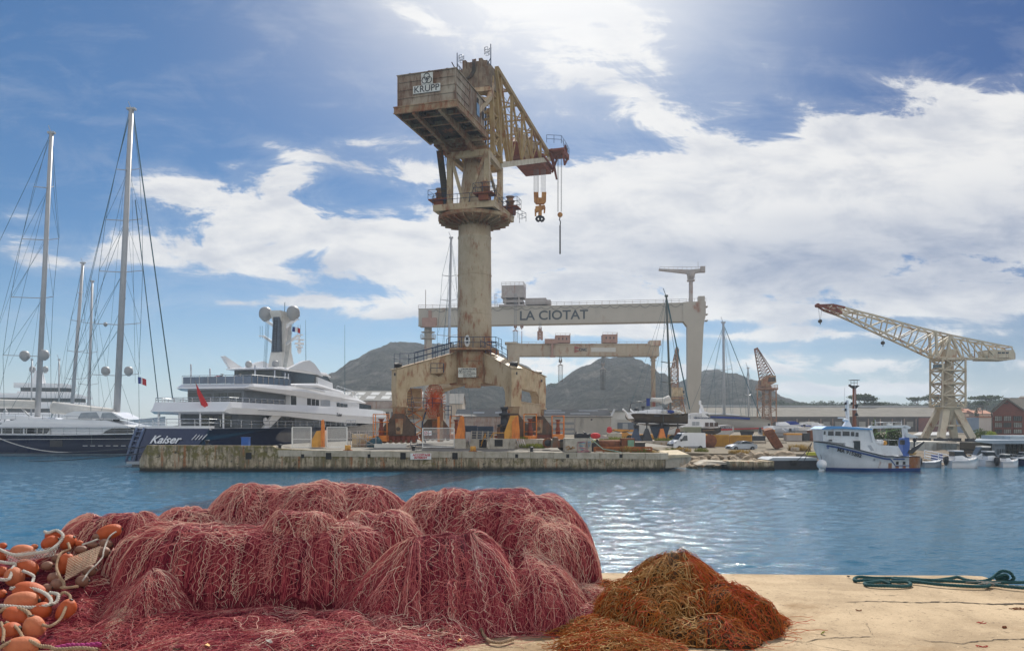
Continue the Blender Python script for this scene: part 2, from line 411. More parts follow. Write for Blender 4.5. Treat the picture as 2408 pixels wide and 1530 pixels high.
# ---- far quay, the crane's ground, the yard behind it
YQ = 80.5
def wall_mat():
 m = bpy.data.materials.new('quay_wall_stained'); m.use_nodes = True; nt = m.node_tree; E.nt = nt; b = nt.nodes['Principled BSDF']
 g = nt.nodes.new('ShaderNodeNewGeometry'); s3 = nt.nodes.new('ShaderNodeSeparateXYZ'); nt.links.new(g.outputs['Position'], s3.inputs[0]); vec = g.outputs['Position']
 x, y, z = (E(s3.outputs[i]) for i in range(3))
 c = mixc(step(nz(vec, .9, 7, .7, .4), .3, .7), (.54,.45,.32), (.32,.25,.165))
 c = mixc(step(nz(comb(x*2.2, y, z*.35), 1.2, 6, .7), .44, .60)*.85, c, (.12,.10,.05))     # algae and run-off
 c = mixc(step(nz(vec, 1.6, 6, .7, .5)+step(z, 0.9, 1.9)*.10, .54, .66)*.9, c, (.15,.125,.03))
 c = mixc(step(nz(comb(x*3, y, z*.22), .8, 5, .7), .55, .64)*.85, c, (.30,.11,.03))     # rust runs
 c = mixc(step(nz(vec, 2.6, 7, .75, .8), .57, .64)*.92, c, (.035,.03,.022))
 c = mixc((1.0-step(z+nz(vec, 1.5, 5, .7)*.7, .5, 1.0)), c, (.018,.017,.012))            # wet band at the waterline
 nt.links.new(c, b.inputs['Base Color']); b.inputs['Roughness'].default_value = .92
 bn = nt.nodes.new('ShaderNodeBump'); bn.inputs['Strength'].default_value = .9; bn.inputs['Distance'].default_value = .09
 nt.links.new(nz(vec, 3, 8, .72).v, bn.inputs['Height']); nt.links.new(bn.outputs[0], b.inputs['Normal'])
 return m
M_WALL = wall_mat()
M_PAVE = concrete_mat('yard_paving', (.26,.24,.21), (.19,.175,.15), (.13,.11,.085), .8)
def topz(x):   # quay top (falls slightly toward the right)
 xs = [335, 640, 660, 1000, 1310, 1345, 1575]; zs = [2.62, 2.55, 2.10, 1.98, 1.88, 1.84, 1.78]
 return float(np.interp(x, xs, zs))
QX = [305, 345, 420, 520, 640, 652, 760, 880, 1000, 1120, 1240, 1340, 1450, 1560]
mb = MB(); front = []
for x in QX:
 X = (x-1204)/FPX*YQ; front.append((X, YQ + (.6 if x < 310 else 0), topz(x)))
front[0] = (front[1][0]-1.2, YQ+1.0, 1.1)
Yb = 128
top = [Vector(p) for p in front]; Xr = front[-1][0]
bot = [Vector((p[0], p[1]-.06, -3)) for p in front]
n = len(top)
for i in range(n-1):
 mb.add([bot[i], bot[i+1], top[i+1], top[i]], [(0,1,2,3)])
 mb.add([top[i], top[i+1], Vector((top[i+1].x, top[i+1].y+.9, top[i+1].z)), Vector((top[i].x, top[i].y+.9, top[i].z))], [(0,1,2,3)])
mb.add([top[0], bot[0], Vector((front[1][0]-.6, 90.5, -3)), Vector((front[1][0]-.6, 90.5, 2.2))], [(0,3,2,1)])
mb.add([bot[-1], Vector((Xr+6, 98, -3)), Vector((Xr+6, 98, 1.78)), top[-1]], [(0,1,2,3)])
tag(mb.build('quay_wall', M_WALL, None), kind='structure')
mb = MB()
XK = -29.5                                   # left of this the quay is only a narrow mole, the yacht lies behind it
for i in range(1, n-1):
 a, b2 = top[i], top[i+1]; ya, yb = (90.5, 90.5) if b2.x < XK+1 else (92, 92)
 mb.add([Vector((a.x,a.y+.9,a.z)), Vector((b2.x,b2.y+.9,b2.z)), Vector((b2.x*1.02,yb,2.12)), Vector((a.x*1.02,ya,2.12))], [(0,1,2,3)])
mb.add([Vector((XK,92,2.12)), Vector((19,92,2.12)), Vector((19,132,2.16)), Vector((-17,215,2.16)), Vector((-20,215,2.16)), Vector((XK,112,2.16))], [(0,1,2,3,4,5)])
mb.add([Vector((XK,90,2.11)), Vector((XK,90,-3)), Vector((XK,112,-3)), Vector((XK,112,2.15))], [(0,1,2,3)]); mb.add([Vector((XK,112,2.15)), Vector((XK,112,-3)), Vector((-20,215,-3)), Vector((-20,215,2.15))], [(0,1,2,3)])
mb.add([Vector((-40,90.4,-3)), Vector((XK,90.4,-3)), Vector((XK,90.4,2.1)), Vector((-40,90.4,2.1))], [(3,2,1,0)])
tag(mb.build('quay_paving', M_PAVE), kind='structure')
# coping stones along the edge and the dark recesses in the wall
mb = MB()
for x0 in np.arange(655, 1552, 54):
 x1 = x0+52.5; y = YQ-.05
 z0 = topz((x0+x1)/2)
 mb.box((((x0+x1)/2-1204)/FPX*YQ, YQ+.30, z0-.28), (52.8/FPX*YQ, .75, .62), ry=0)
o = mb.build('quay_coping', mat('coping_stone', (.52,.46,.37), (.36,.31,.23), 1.2, .9, dirt=.6, bump=.5)); tag(o, kind='structure')
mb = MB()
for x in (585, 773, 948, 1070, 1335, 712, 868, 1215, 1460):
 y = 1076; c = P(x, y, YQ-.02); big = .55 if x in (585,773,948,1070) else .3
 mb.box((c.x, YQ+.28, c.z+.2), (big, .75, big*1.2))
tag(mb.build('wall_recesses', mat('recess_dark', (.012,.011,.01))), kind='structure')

# yard ground behind, right-hand shore and hinterland
M_DIRT = concrete_mat('yard_dirt', (.20,.165,.115), (.14,.115,.08), (.09,.07,.045), 1.0)
def sheet(name, pts, m, nx=40, ny=40, amp=0.0):
 pass
mb = MB()
yard = [Vector((14.6,97.5,1.45)), Vector((24,97.5,1.2)), Vector((30,97.5,1.1)), Vector((40,100,1.05)), Vector((52,120,1.2)), Vector((80,150,1.6)), Vector((140,170,1.8)), Vector((700,240,2.2)),
  Vector((700,640,2.6)), Vector((-150,640,2.4)), Vector((-60,214,2.1)), Vector((-18,214,2.1)), Vector((16,131,2.1))]
mb.add(yard, [tuple(range(len(yard)))])
sk_ = [Vector((p.x,p.y,-3)) for p in yard]
for i in range(8): mb.add([sk_[i], sk_[i+1], yard[i+1], yard[i]], [(0,1,2,3)])
tag(mb.build('shipyard_ground', M_DIRT), kind='structure')

# ---- hills
def hill_mat(name, a, b2, rock, sc):
 m = bpy.data.materials.new(name); m.use_nodes = True; nt = m.node_tree; E.nt = nt; b = nt.nodes['Principled BSDF']
 g = nt.nodes.new('ShaderNodeNewGeometry'); vec = g.outputs['Position']; s3 = nt.nodes.new('ShaderNodeSeparateXYZ'); nt.links.new(vec, s3.inputs[0])
 c = mixc(step(nz(vec, sc, 8, .75), .40, .60), a, b2)
 c = mixc(step(nz(comb(E(s3.outputs[0]), E(s3.outputs[1]), E(s3.outputs[2])*.4), sc*.35, 7, .7, .5), .52, .66)*.8, c, rock)
 c = mixc(step(nz(vec, sc*5.5, 4, .75), .50, .64)*.6, c, tuple(q*.5 for q in a))
 nt.links.new(c, b.inputs['Base Color']); b.inputs['Roughness'].default_value = 1.0; b.inputs['Specular IOR Level'].default_value = 0
 bn = nt.nodes.new('ShaderNodeBump'); bn.inputs['Strength'].default_value = 1.0; bn.inputs['Distance'].default_value = 9.0
 nt.links.new(nz(vec, sc*1.6, 8, .75).v, bn.inputs['Height']); nt.links.new(bn.outputs[0], b.inputs['Normal'])
 return m
M_HILL = hill_mat('hill_scrub_and_rock', (.050,.054,.044), (.105,.10,.085), (.20,.185,.16), .10)
def hill(name, prof, Y, depth, mat_, steep=1.5, seed=0, rough=1.0):
 """ridge from its skyline (reference pixels at distance Y), a real mass: front slope comes forward, back slope falls away"""
 xs = np.array([p[0] for p in prof], float); zs = np.array([p[1] for p in prof], float)
 n = 150; m = 56; xx = np.linspace(xs[0], xs[-1], n); zz = H-(np.interp(xx, xs, zs)-1000)/FPX*Y
 V = []
 for j in range(m):
  t = j/(m-1)*1.6-1.0            # -1 front foot .. 0 crest .. .6 back
  for i in range(n):
   X = (xx[i]-1204)/FPX*Y; k = max(0, 1-abs(t)**steep) if t < 0 else 1-t*t*.9
   k = (1-abs(t))**(1/steep) if t < 0 else k
   yy = Y + t*depth
   nn = mnoise.fractal(Vector((X*.018, yy*.018, seed)), 1.0, 2.0, 6)*rough
   n2 = mnoise.fractal(Vector((X*.07, yy*.07, seed+9)), 1.0, 2.0, 4)*rough
   z = 1 + (zz[i]-1)*k + (nn*9+n2*3.2)*(1 if t < -.02 else .25)*min(1, k*1.4)*min(1,(zz[i])/40)
   V.append((X*(yy/Y)**.5, yy, z))
 idx = np.arange(n*m).reshape(m, n); F = np.stack([idx[:-1,:-1], idx[:-1,1:], idx[1:,1:], idx[1:,:-1]], -1).reshape(-1, 4)
 return tag(np_mesh(name, V, F, mat_), kind='structure')
hill('hill', [(690,985),(742,950),(770,905),(790,880),(815,862),(835,848),(850,835),(868,824),(900,812),(928,803),(950,802),(980,806),(1005,810),(1030,811),(1060,806),(1100,812),(1150,826),(1195,842),(1222,856),(1245,873),(1262,893),(1280,912),(1300,930),(1330,960)], 800, 330, M_HILL, 1.5, 1)
hill('hill', [(1230,968),(1262,935),(1285,915),(1300,906),(1320,893),(1345,872),(1370,862),(1395,858),(1425,850),(1455,845),(1475,845),(1492,853),(1508,850),(1525,868),(1542,884),(1560,897),(1580,908),(1600,922),(1640,950),(1680,980)], 700, 250, M_HILL, 1.7, 4)
hill('hill', [(1560,930),(1590,903),(1615,889),(1640,876),(1660,868),(1690,867),(1725,878),(1755,893),(1772,908),(1785,922),(1800,934),(1820,940),(1850,946),(1900,952),(1980,975)], 820, 300, M_HILL, 1.6, 7)
M_HILL2 = hill_mat('wooded_ridge', (.030,.042,.020), (.060,.070,.032), (.09,.085,.05), .25)
hill('wooded_hill', [(1780,975),(1830,952),(1870,950),(1930,954),(2000,952),(2060,950),(2120,955),(2200,952),(2260,950),(2320,944),(2370,938),(2420,932),(2520,925),(2700,930)], 520, 130, M_HILL2, 1.6, 12, .5)
hill('headland', [(-700,992),(-500,985),(-300,990),(-200,996)], 2400, 200, M_HILL, 1.6, 20, .4)

# ---- haze: one closed volume round everything below the sky
mh = bpy.data.materials.new('sea_haze'); mh.use_nodes = True; nt = mh.node_tree
for q in list(nt.nodes):
 if q.type == 'BSDF_PRINCIPLED': nt.nodes.remove(q)
pv = nt.nodes.new('ShaderNodeVolumePrincipled'); pv.inputs['Color'].default_value = (.74,.86,1.0,1); pv.inputs['Density'].default_value = .00034; pv.inputs['Anisotropy'].default_value = .2
nt.links.new(pv.outputs[0], [q for q in nt.nodes if q.type == 'OUTPUT_MATERIAL'][0].inputs['Volume'])
mb = MB(); mb.bb(-3200, 3200, -40, 2700, -5.2, 104)
HAZE = mb.build('haze', mh); tag(HAZE, kind='stuff')
# ================================================================ the big slewing crane on the quay
M_CREAM = mat('crane_paint_cream', (.58,.46,.30), (.46,.34,.20), .5, .6, rust=.40, rscale=.7, stretch=3, dirt=.5, bump=.15)
M_CREAM_R = mat('crane_paint_rusty', (.44,.33,.20), (.27,.18,.10), .7, .7, rust=.66, rscale=.9, stretch=2.5, dirt=.7, bump=.2)
M_HOUSE = mat('house_plate_rusty', (.46,.39,.30), (.30,.22,.155), .5, .7, rust=.62, rustcol=(.095,.042,.022), rscale=.45, stretch=4, dirt=.7, bump=.2)
M_OCHRE = mat('truss_ochre', (.44,.31,.135), (.33,.21,.08), .8, .6, rust=.3, rscale=1.0, stretch=1, dirt=.4)
M_REDOX = mat('red_oxide', (.25,.065,.035), (.15,.04,.025), 1, .7, rust=.3, dirt=.5)
M_DARKST = mat('dark_steel', (.035,.032,.03), (.06,.045,.03), 2, .6, rust=.25)
M_BROWNST = mat('bogie_brown', (.13,.085,.06), (.075,.05,.035), 1.5, .7, rust=.4)
M_BLUERAIL = mat('rail_paint_blue', (.035,.07,.14), (.025,.045,.09), 3, .5)
M_CABLE = mat('steel_cable', (.30,.30,.31), (.2,.2,.21), 6, .4, metal=.6)
M_WHITE = mat('white_paint', (.80,.80,.78), (.70,.70,.67), 1, .4, dirt=.2)
M_BLACK = mat('black_paint', (.02,.022,.03), (.035,.035,.04), 2, .5)
M_YELHOOK = mat('hook_yellow', (.55,.27,.07), (.40,.18,.05), 1.5, .6, rust=.4)
M_ORANGE = mat('orange_paint', (.78,.25,.035), (.62,.17,.025), 1.2, .5, rust=.2, dirt=.3)
M_GLASSD = mat('dark_glass', (.02,.03,.04), (.03,.045,.06), .5, .08, spec=.6)

C0 = Vector((-4.7, 100.0, 0)); AZ = R(17); AX = Vector((math.sin(AZ), math.cos(AZ), 0)); PX = Vector((math.cos(AZ), -math.sin(AZ), 0)); UP = Vector((0,0,1))
def W(s, t, z): return C0 + AX*s + PX*t + UP*z

KR = thing('slewing_crane', 'huge rust-streaked cream crane with a machine house and lattice jib on a four-legged portal', 'crane', (C0.x, C0.y, 2.4))
# ---- portal: four arms that turn down into legs
LEGS = [Vector((-13.35,94.4,0)), Vector((.15,92.6,0)), Vector((3.6,108,0)), Vector((-10.6,110,0))]
for k, Lp in enumerate(LEGS):
 dv = Vector((Lp.x-C0.x, Lp.y-C0.y, 0)); Ln = dv.length; dv.normalize(); nv = Vector((-dv.y, dv.x, 0)); w = 1.4
 def q(s, z): return Vector((C0.x, C0.y, 0)) + dv*s + UP*z - nv*w/2
 prof = [(1.2,13.85),(2.2,13.75),(Ln+.65,11.15),(Ln+.72,9.0),(Ln+.6,6.9),(Ln-.6,6.9),(Ln-.7,8.5),(Ln-1.1,9.1),(Ln*.6,9.55),(3.0,9.85),(1.2,9.8)]
 m = MB(); m.prism([q(s, z) for s, z in prof], nv*w)
 for zz in (11.17,): pass
 m.box(Lp + UP*6.86, (1.5,1.6,.16), math.atan2(dv.y, dv.x)); m.beam(q(2.2,13.8)+nv*w/2, q(Ln+.85,11.2)+nv*w/2, w+.14, .08)
 arm = m.build('portal_leg', M_CREAM, KR)
 m = MB(); m.beam(Lp+UP*6.8, Lp+UP*4.7, 1.45, 1.45, (0,1,0), 1.15, 1.15); m.beam(Lp+UP*5.4+Vector((.1,-.75,0)), Lp+UP*3.6+Vector((.1,-.75,0)), .95, .3, (0,1,0), .7, .3)
 m.build('leg_foot', M_CREAM_R, KR)
 m = MB()
 for yo in (-.62, .62): m.prism([Lp+Vector((-.55,yo-.11,6.0)), Lp+Vector((.55,yo-.11,6.0)), Lp+Vector((1.9,yo-.11,4.3)), Lp+Vector((1.9,yo-.11,3.4)), Lp+Vector((-1.9,yo-.11,3.4)), Lp+Vector((-1.9,yo-.11,4.3))], (0,.22,0))
 m.box(Lp+UP*4.1, (2.6,1.2,1.2)); m.tube(Lp+Vector((0,-1,4.2)), Lp+Vector((0,1,4.2)), .25, n=10)
 b = m.build('bogie', M_BROWNST, KR)
 m = MB(); m.box(Lp+UP*3.2, (4.4,1.1,.5))
 for i in range(7): x = -1.8+i*.6; m.box(Lp+Vector((x,-.6,3.0)), (.34,.12,.75))
 m.build('wheel_frame', M_REDOX, b)
 m = MB()
 for i in range(6): x = -1.75+i*.7; m.tube(Lp+Vector((x,-.34,2.82)), Lp+Vector((x,.34,2.82)), .32, n=12)
 m.build('wheel', M_CREAM_R, b)
def leg_tie(a, b2, z0, z1):
 m = MB(); pa, pb = LEGS[a], LEGS[b2]; d2 = (pb-pa).normalized(); m.beam(pa+d2*.8+UP*(z0+z1)/2, pb-d2*.8+UP*(z0+z1)/2, .9, z1-z0)
 m.beam(pa+d2*.8+UP*z1, pb-d2*.8+UP*z1, 1.1, .12); m.beam(pa+d2*.8+UP*z0, pb-d2*.8+UP*z0, 1.1, .12); m.build('tie_beam', M_CREAM, KR)
leg_tie(0, 3, 5.5, 6.75); leg_tie(1, 2, 5.9, 7.4)
# central crown where the arms meet
m = MB(); ang = [k*math.pi/4+math.pi/8 for k in range(8)]
m.loft([[Vector((C0.x+3.3*math.cos(a), C0.y+3.3*math.sin(a), z)) for a in ang] for z in (9.7, 13.95)], sm=False)
m.box((C0.x, C0.y-3.15, 11.8), (2.5,.5,4.2)); m.box((C0.x-.05, C0.y-3.45, 9.5), (1.9,.6,.7)); m.box((C0.x, C0.y-3.3, 13.85), (5.6,1.6,.22))
m.box((C0.x, C0.y-3.44, 13.0), (1.9,.12,1.1)); m.box((C0.x, C0.y-3.44, 11.5), (2.2,.14,.9))
m.build('portal_crown', M_CREAM_R, KR)
# the maker's plate
m = MB(); pc = Vector((C0.x-.72, C0.y-3.62, 11.0)); m.box(pc, (2.2,.1,1.15)); plate = m.build('maker_plate', mat('plate_white', (.72,.72,.66), (.6,.58,.5), 2, .5, dirt=.3), KR)
m = MB()
def addm(dst, src): dst.add(src.v, src.f); return dst
addm(m, text_mb('KRUPP-ARDELT', .27, pc+Vector((.25,-.062,.40)), (1,0,0), UP, .01, bold=.006))
for i, tline in enumerate(['Force de levage', '250t à 35 m de portée', '175t à 42,5 m de portée', 'Chariot auxiliaire', '25t de 9 m à 42,5 m de portée']):
 addm(m, text_mb(tline, .155, pc+Vector((-.50,-.062,.18-i*.165)), (1,0,0), UP, .01, align='LEFT', bold=.003))
for dx_, dz_ in ((0,.13),(-.1,-.04),(.1,-.04)):
 c = pc+Vector((-.82+dx_,-.065,.12+dz_)); m.path([c+Vector((.13*math.cos(a),0,.13*math.sin(a))) for a in np.linspace(0, 2*math.pi, 20, endpoint=False)], .018, 5, closed=True)
m.build('lettering', M_BLACK, plate)
# ---- column
m = MB(); m.lathe((C0.x, C0.y, 0), [(2.16,13.0),(2.14,18),(2.06,27.9),(2.12,28.0),(2.12,28.15),(2.03,28.2),(2.03,30.6)], 40)
for z in (18.4, 23.3): m.lathe((C0.x, C0.y, 0), [(2.10,z),(2.165,z+.02),(2.165,z+.1),(2.10,z+.12)], 40)
colm = mat('column_paint', (.52,.43,.31), (.42,.33,.22), .45, .6, rust=.36, rscale=.8, stretch=5, dirt=.45, bump=.1)
m.build('column', colm, KR)
m = MB(); a = R(-90)-.38; c = Vector((C0.x+2.19*math.cos(a), C0.y+2.19*math.sin(a), 15.0))
m.lathe(c, [(.36,-.05),(.36,.05)], 20, mtx=Matrix.Rotation(a+math.pi/2, 3, 'Z') @ Matrix.Rotation(math.pi/2, 3, 'X') @ Matrix.Diagonal((1,2.0,1)))
door = m.build('hatch_door', M_WHITE, KR); m = MB(); m.box(c+Vector((0,-.1,.25)), (.3,.12,.3)); m.box(c+Vector((0,-.1,-.2)), (.2,.12,.2)); m.build('hatch_fitting', M_BLACK, door)
# portal walkways: blue rails
m = MB()
def armpt(k, s, z, off=0):
 dv = (LEGS[k]-Vector((C0.x,C0.y,0))).normalized(); nv = Vector((-dv.y,dv.x,0)); return Vector((C0.x,C0.y,0))+dv*s+UP*z+nv*off
L0 = (LEGS[0]-C0).length; L1 = (LEGS[1]-C0).length
for off in (-.8,.8): m.rail([armpt(0,2.6,13.75,off), armpt(0,L0-1.6,11.95,off), armpt(0,L0+.3,11.9,off)], 1.25, .035, 2, 1.4)
for off in (-.8,.8): m.rail([armpt(1,2.8,13.75,off), armpt(1,L1*.72,12.35,off)], 1.25, .035, 2, 1.4)
m.rail([Vector((C0.x+dx_,C0.y+dy_,13.96)) for dx_, dy_ in ((-3.4,-1.5),(-2.75,-4.05),(2.75,-4.05),(3.4,-1.5))], 1.3, .035, 2, 1.4)
for zz in (.45,.9,1.3): m.path([armpt(1,3.9,13.4+zz)+Vector((.8*math.cos(a),.8*math.sin(a),0)) for a in np.linspace(-2.2,1.6,12)], .035, 4)
m.build('walkway_rail', M_BLUERAIL, KR)
m = MB(); c = armpt(0, 4.6, 0); f = Vector((c.x-.45, c.y-1.35, 10.9)); m.box(f, (1.55,.9,.14)); m.prism([f+Vector((-.6,0,-.07)), f+Vector((.6,0,-.07)), f+Vector((0,.4,-.5))], (0,.05,0)); bal = m.build('inspection_balcony', M_CREAM_R, KR)
m = MB(); m.rail([f+Vector((-.75,.4,.07)), f+Vector((-.75,-.42,.07)), f+Vector((.75,-.42,.07)), f+Vector((.75,.4,.07))], 1.1, .03, 2, .8); m.ladder(f+Vector((-.45,.4,.1)), f+Vector((-.45,.4,3.0)), (1,0,0), .45)
m.tube(f+Vector((.0,.4,.1)), f+Vector((.0,.4,3.6)), .03, n=4); m.build('balcony_rail', M_BLUERAIL, bal)
def floodlight(p, yaw):
 m = MB(); m.tube(p, p+UP*.35, .06, n=6); m.box(p+UP*.55, (.85,.3,.55), yaw, R(25)); m.box(p+UP*.55+Vector((0,.16,.05)), (.95,.05,.65), yaw, R(25)); m.build('floodlight', M_BLACK, KR)
floodlight(armpt(0,L0+.2,11.15), .3); floodlight(armpt(1,L1+.1,11.15), -.1); floodlight(armpt(2,(LEGS[2]-C0).length,11.15), .5)
m = MB()
for k, s in ((0,-1),(1,1),(2,1)): m.box(LEGS[k]+Vector((s*.4,-.95,10.6)), (.16,.16,.32))
m.build('signal_horn', M_BLACK, KR)
# cable reel
rc = Vector((-9.45, 97.6, 7.5)); nrm = Vector((math.cos(R(-22)), math.sin(R(-22)), 0)); e1 = Vector((-nrm.y, nrm.x, 0)); m = MB()
for side in (-.28,.28):
 for i in range(30):
  a = i*2*math.pi/30; d1 = e1*math.cos(a)+UP*math.sin(a); m.beam(rc+nrm*side*.5+d1*.3, rc+nrm*side*1.5+d1*2.1, .05, .07)
 for r_ in (.9,1.6): m.path([rc+nrm*side+(e1*math.cos(a)+UP*math.sin(a))*r_ for a in np.linspace(0,2*math.pi,30,endpoint=False)], .035, 4, closed=True)
for i in range(22):
 a = i*2*math.pi/22; d1 = e1*math.cos(a)+UP*math.sin(a); m.tube(rc-nrm*.42+d1*2.08, rc+nrm*.42+d1*2.08, .03, n=4)
m.tube(rc-nrm*.8, rc+nrm*.8, .42, n=16)
M_REEL = mat('reel_red', (.62,.13,.035), (.45,.085,.03), 2, .6, rust=.2); m.build('cable_reel', M_REEL, KR)
m = MB(); m.beam(rc+nrm*.9-UP*.2, rc+nrm*.9-UP*4.9, .4, .3); m.beam(rc-nrm*.6+Vector((-2.2,0,-1.0)), rc+Vector((-2.2,0,1.7))-nrm*.6, .2); m.box(rc+Vector((-2.6,.2,.5)), (1.9,1.5,2.2)); m.box(rc+Vector((-2.3,-.5,-1.1)), (2.6,2.2,.12))
m.beam(rc+Vector((-3.4,-1.2,-1.5)), rc+Vector((-3.4,-1.2,-4.9)), .2); m.beam(rc+Vector((-1.4,-1.2,-1.5)), rc+Vector((-1.4,-1.2,-4.9)), .2)
m.build('reel_cabin', M_CREAM_R, KR)
m = MB()
for zz in (-4.8,-3.4,-2.0):
 m.beam(rc+Vector((-3.4,-1.25,zz)), rc+Vector((-1.4,-1.25,zz+1.3)), .12); m.beam(rc+Vector((-1.4,-1.25,zz)), rc+Vector((-3.4,-1.25,zz+1.3)), .12)
m.beam(rc+Vector((.5,-.4,-4.9)), rc+Vector((.5,-.4,-1.8)), .3); m.build('reel_tower', M_ORANGE, KR)
m = MB(); m.ladder((-11.5,93.6,2.2), (-12.3,94.9,6.6), (1,0,0), .8); m.ladder((-12.0,95.2,6.8), (-12.7,95.6,10), (1,0,0), .7); m.path([rc+Vector((-.9,-.6,.4)), rc+Vector((-1.0,-.9,-1.2)), rc+Vector((-1.4,-1.3,-2.6)), rc+Vector((-1.3,-1.4,-4.0)), rc+Vector((-1.0,-1.4,-5.0))], .09, 6)
m.rail([(-11.9,94.2,6.8),(-10.6,95.4,6.8),(-8.6,97,6.8)], 1.1, .03); m.rail([(-8.2,97.3,5.4),(-7.4,97.3,5.4)], 1.6, .04, 3, .4); m.build('access_stair', M_BLUERAIL, KR)
# ---- slewing ring and deck
m = MB(); m.lathe((C0.x, C0.y, 0), [(2.05,29.7),(3.2,30.0),(4.45,30.15),(4.55,30.2),(4.55,30.6),(4.3,30.65),(2.0,30.7)], 44, sm=False)
for i in range(24):
 a = i*2*math.pi/24; d1 = Vector((math.cos(a), math.sin(a), 0)); m.beam(Vector((C0.x,C0.y,29.55))+d1*2.1, Vector((C0.x,C0.y,30.05))+d1*4.45, .1, .3)
m.build('slewing_ring', M_CREAM_R, KR)
m = MB()
def rbox(m, s0, s1, t0, t1, z0, z1):
 vs = [W(s, t, z) for s in (s0, s1) for t in (t0, t1) for z in (z0, z1)]; return m.add(vs, [(0,1,3,2),(4,6,7,5),(0,4,5,1),(2,3,7,6),(0,2,6,4),(1,5,7,3)])
rbox(m, -4,4,-4,4,31.3,31.5)
for t in (-3.95,3.6): rbox(m, -4,4,t,t+.35,30.75,31.3)
for s in (-4,3.65): rbox(m, s,s+.35,-3.6,3.6,30.75,31.3)
for t in (-3.6,-1.2,1.2): m.beam(W(-3.6,t,30.95), W(-1.5,t*.6,30.5), .3,.5)
m.build('slewing_deck', M_CREAM, KR)
m = MB()
m.rail([W(-4,-4,31.5), W(-4,4,31.5), W(4,4,31.5), W(4,-4,31.5), W(-4,-4,31.5)], 1.1, .035, 2, 1.5)
for (s, t) in ((-3.9,2.7),(-2.9,-3.5),(2.8,3.8)):
 q4 = [W(s-.9,t-1.2,32.35), W(s-.9,t+1.2,32.35), W(s+.9,t+1.2,32.35), W(s+.9,t-1.2,32.35)]; m.rail(q4+[q4[0]], 1.1, .03, 2, 1.2)
m.rail([W(1.5,4.7,30.9), W(4.6,5.4,30.9), W(5,4.4,30.9)], 1.1, .03, 2, 1); m.build('deck_rail', M_BLUERAIL, KR)
for (s, t) in ((-3.9,2.7),(-2.9,-3.5),(2.8,3.8)):
 m = MB(); rbox(m, s-.9,s+.9,t-1.2,t+1.2,32.2,32.35); rbox(m, s-.6,s+.6,t-.6,t+.6,31.5,32.2); m.build('drive_platform', M_REDOX, KR)
 m = MB(); c = W(s,t,32.35); m.lathe(c, [(.48,0),(.48,.7),(.6,.72),(.6,.85),(.4,.9),(.4,1.25),(.55,1.3),(.55,1.4),(.1,1.45)], 14); m.build('slewing_motor', M_CREAM_R, KR)
# ---- inner cone, legs and braces of the rotating tower
m = MB(); m.lathe((C0.x, C0.y, 0), [(2.0,31.5),(1.95,32.4),(1.3,37.6),(1.2,39)], 32); m.build('inner_column', colm, KR)
m = MB()
FT = [(-3.3,-2.0),(-3.3,2.8),(3.0,2.4),(3.0,-2.0)]
for s, t in FT: m.beam(W(s,t,31.5), W(s,t,37.6), .62, .62, tuple(AX))
m.beam(W(-3.35,-.2,31.6), W(-3.35,-1.8,37.2), .34,.34, tuple(AX)); m.beam(W(-3.35,.2,31.6), W(-3.35,2.5,37.0), .34,.34, tuple(AX))
m.beam(W(-3.3,2.9,35.8), W(2.6,2.7,31.8), .3); m.beam(W(3,2.4,36.5), W(-1,2.9,31.8), .3)
for a, b2 in zip(FT, FT[1:]+FT[:1]): m.beam(W(*a,37.5), W(*b2,37.5), .55,.75)
m.build('tower_frame', M_CREAM, KR)
m = MB(); m.beam(W(-3.4,-3.3,38.3), W(-3.2,-2.5,31.7), .75,.12); m.ladder(W(-3.5,-3.3,38.3), W(-3.3,-2.5,31.7), tuple(PX), .8); m.rail([W(-3.5,-2.9,38.2), W(-3.3,-2.1,31.9)], .5, .025, 2, .9, up=(PX+UP*.3).normalized())
m.build('tower_ladder', M_DARKST, KR)
# ---- machine house with counterweight frame
m = MB()
rbox(m, -14.1,-3.9,-4.4,-4.15,38.9,39.6); rbox(m, -14.1,-3.9,2.8,3.05,38.9,39.6); rbox(m, -14.1,-13.85,-4.15,2.8,38.9,39.6)
rbox(m, -14.16,-14.1,-4.45,3.1,39.55,39.66); rbox(m, -14.16,-14.1,-4.45,3.1,38.86,38.96); rbox(m, -14.1,-3.9,3.05,3.12,39.55,39.66); rbox(m, -14.1,-3.9,3.05,3.12,38.86,38.96)
for t in (-2.1,1.0): m.beam(W(-14,t,39.05), W(-2,t,38.6), .35,.8)
for s in (-12.2,-9.6,-7.0,-4.4): m.beam(W(s,-4.2,39.1), W(s,2.85,39.1), .3,.45)
m.build('house_frame', M_CREAM_R, KR)
m = MB(); rr = random.Random(5)
rbox(m, -13.9,-3.9,-4.2,2.85,39.5,39.58)
for i in range(16): s = rr.uniform(-13,-5); t = rr.uniform(-3.6,1.6); rbox(m, s,s+rr.uniform(.6,1.6),t,t+rr.uniform(.5,1.2),39.05,39.5)
rbox(m, -9.4,-6.4,-1.6,.8,38.75,39.4); m.build('house_floor', mat('floor_shade_dark', (.022,.016,.013), (.06,.042,.03), 1.2, .9, rust=.3), KR)  # rusty underside, near-black colour carries the shade below the house
m = MB(); z0, z1 = 39.62, 43.15
rbox(m, -13.7,-4.2,-4.05,2.75,z0,z1); rbox(m, -13.82,-4.1,-4.2,2.9,z1,z1+.1)
for i in range(4):
 z = z0+.1+i*(z1-z0)/4; rbox(m, -13.78,-13.7,-4.12,2.82,z,z+.08); rbox(m, -13.7,-9.5,2.75,2.83,z,z+.08)
for t in (-4.12,2.72): rbox(m, -13.8,-13.7,t,t+.1,z0,z1)
for t in (-1.9,.8): rbox(m, -13.73,-13.7,t,t+.05,z0,z1)
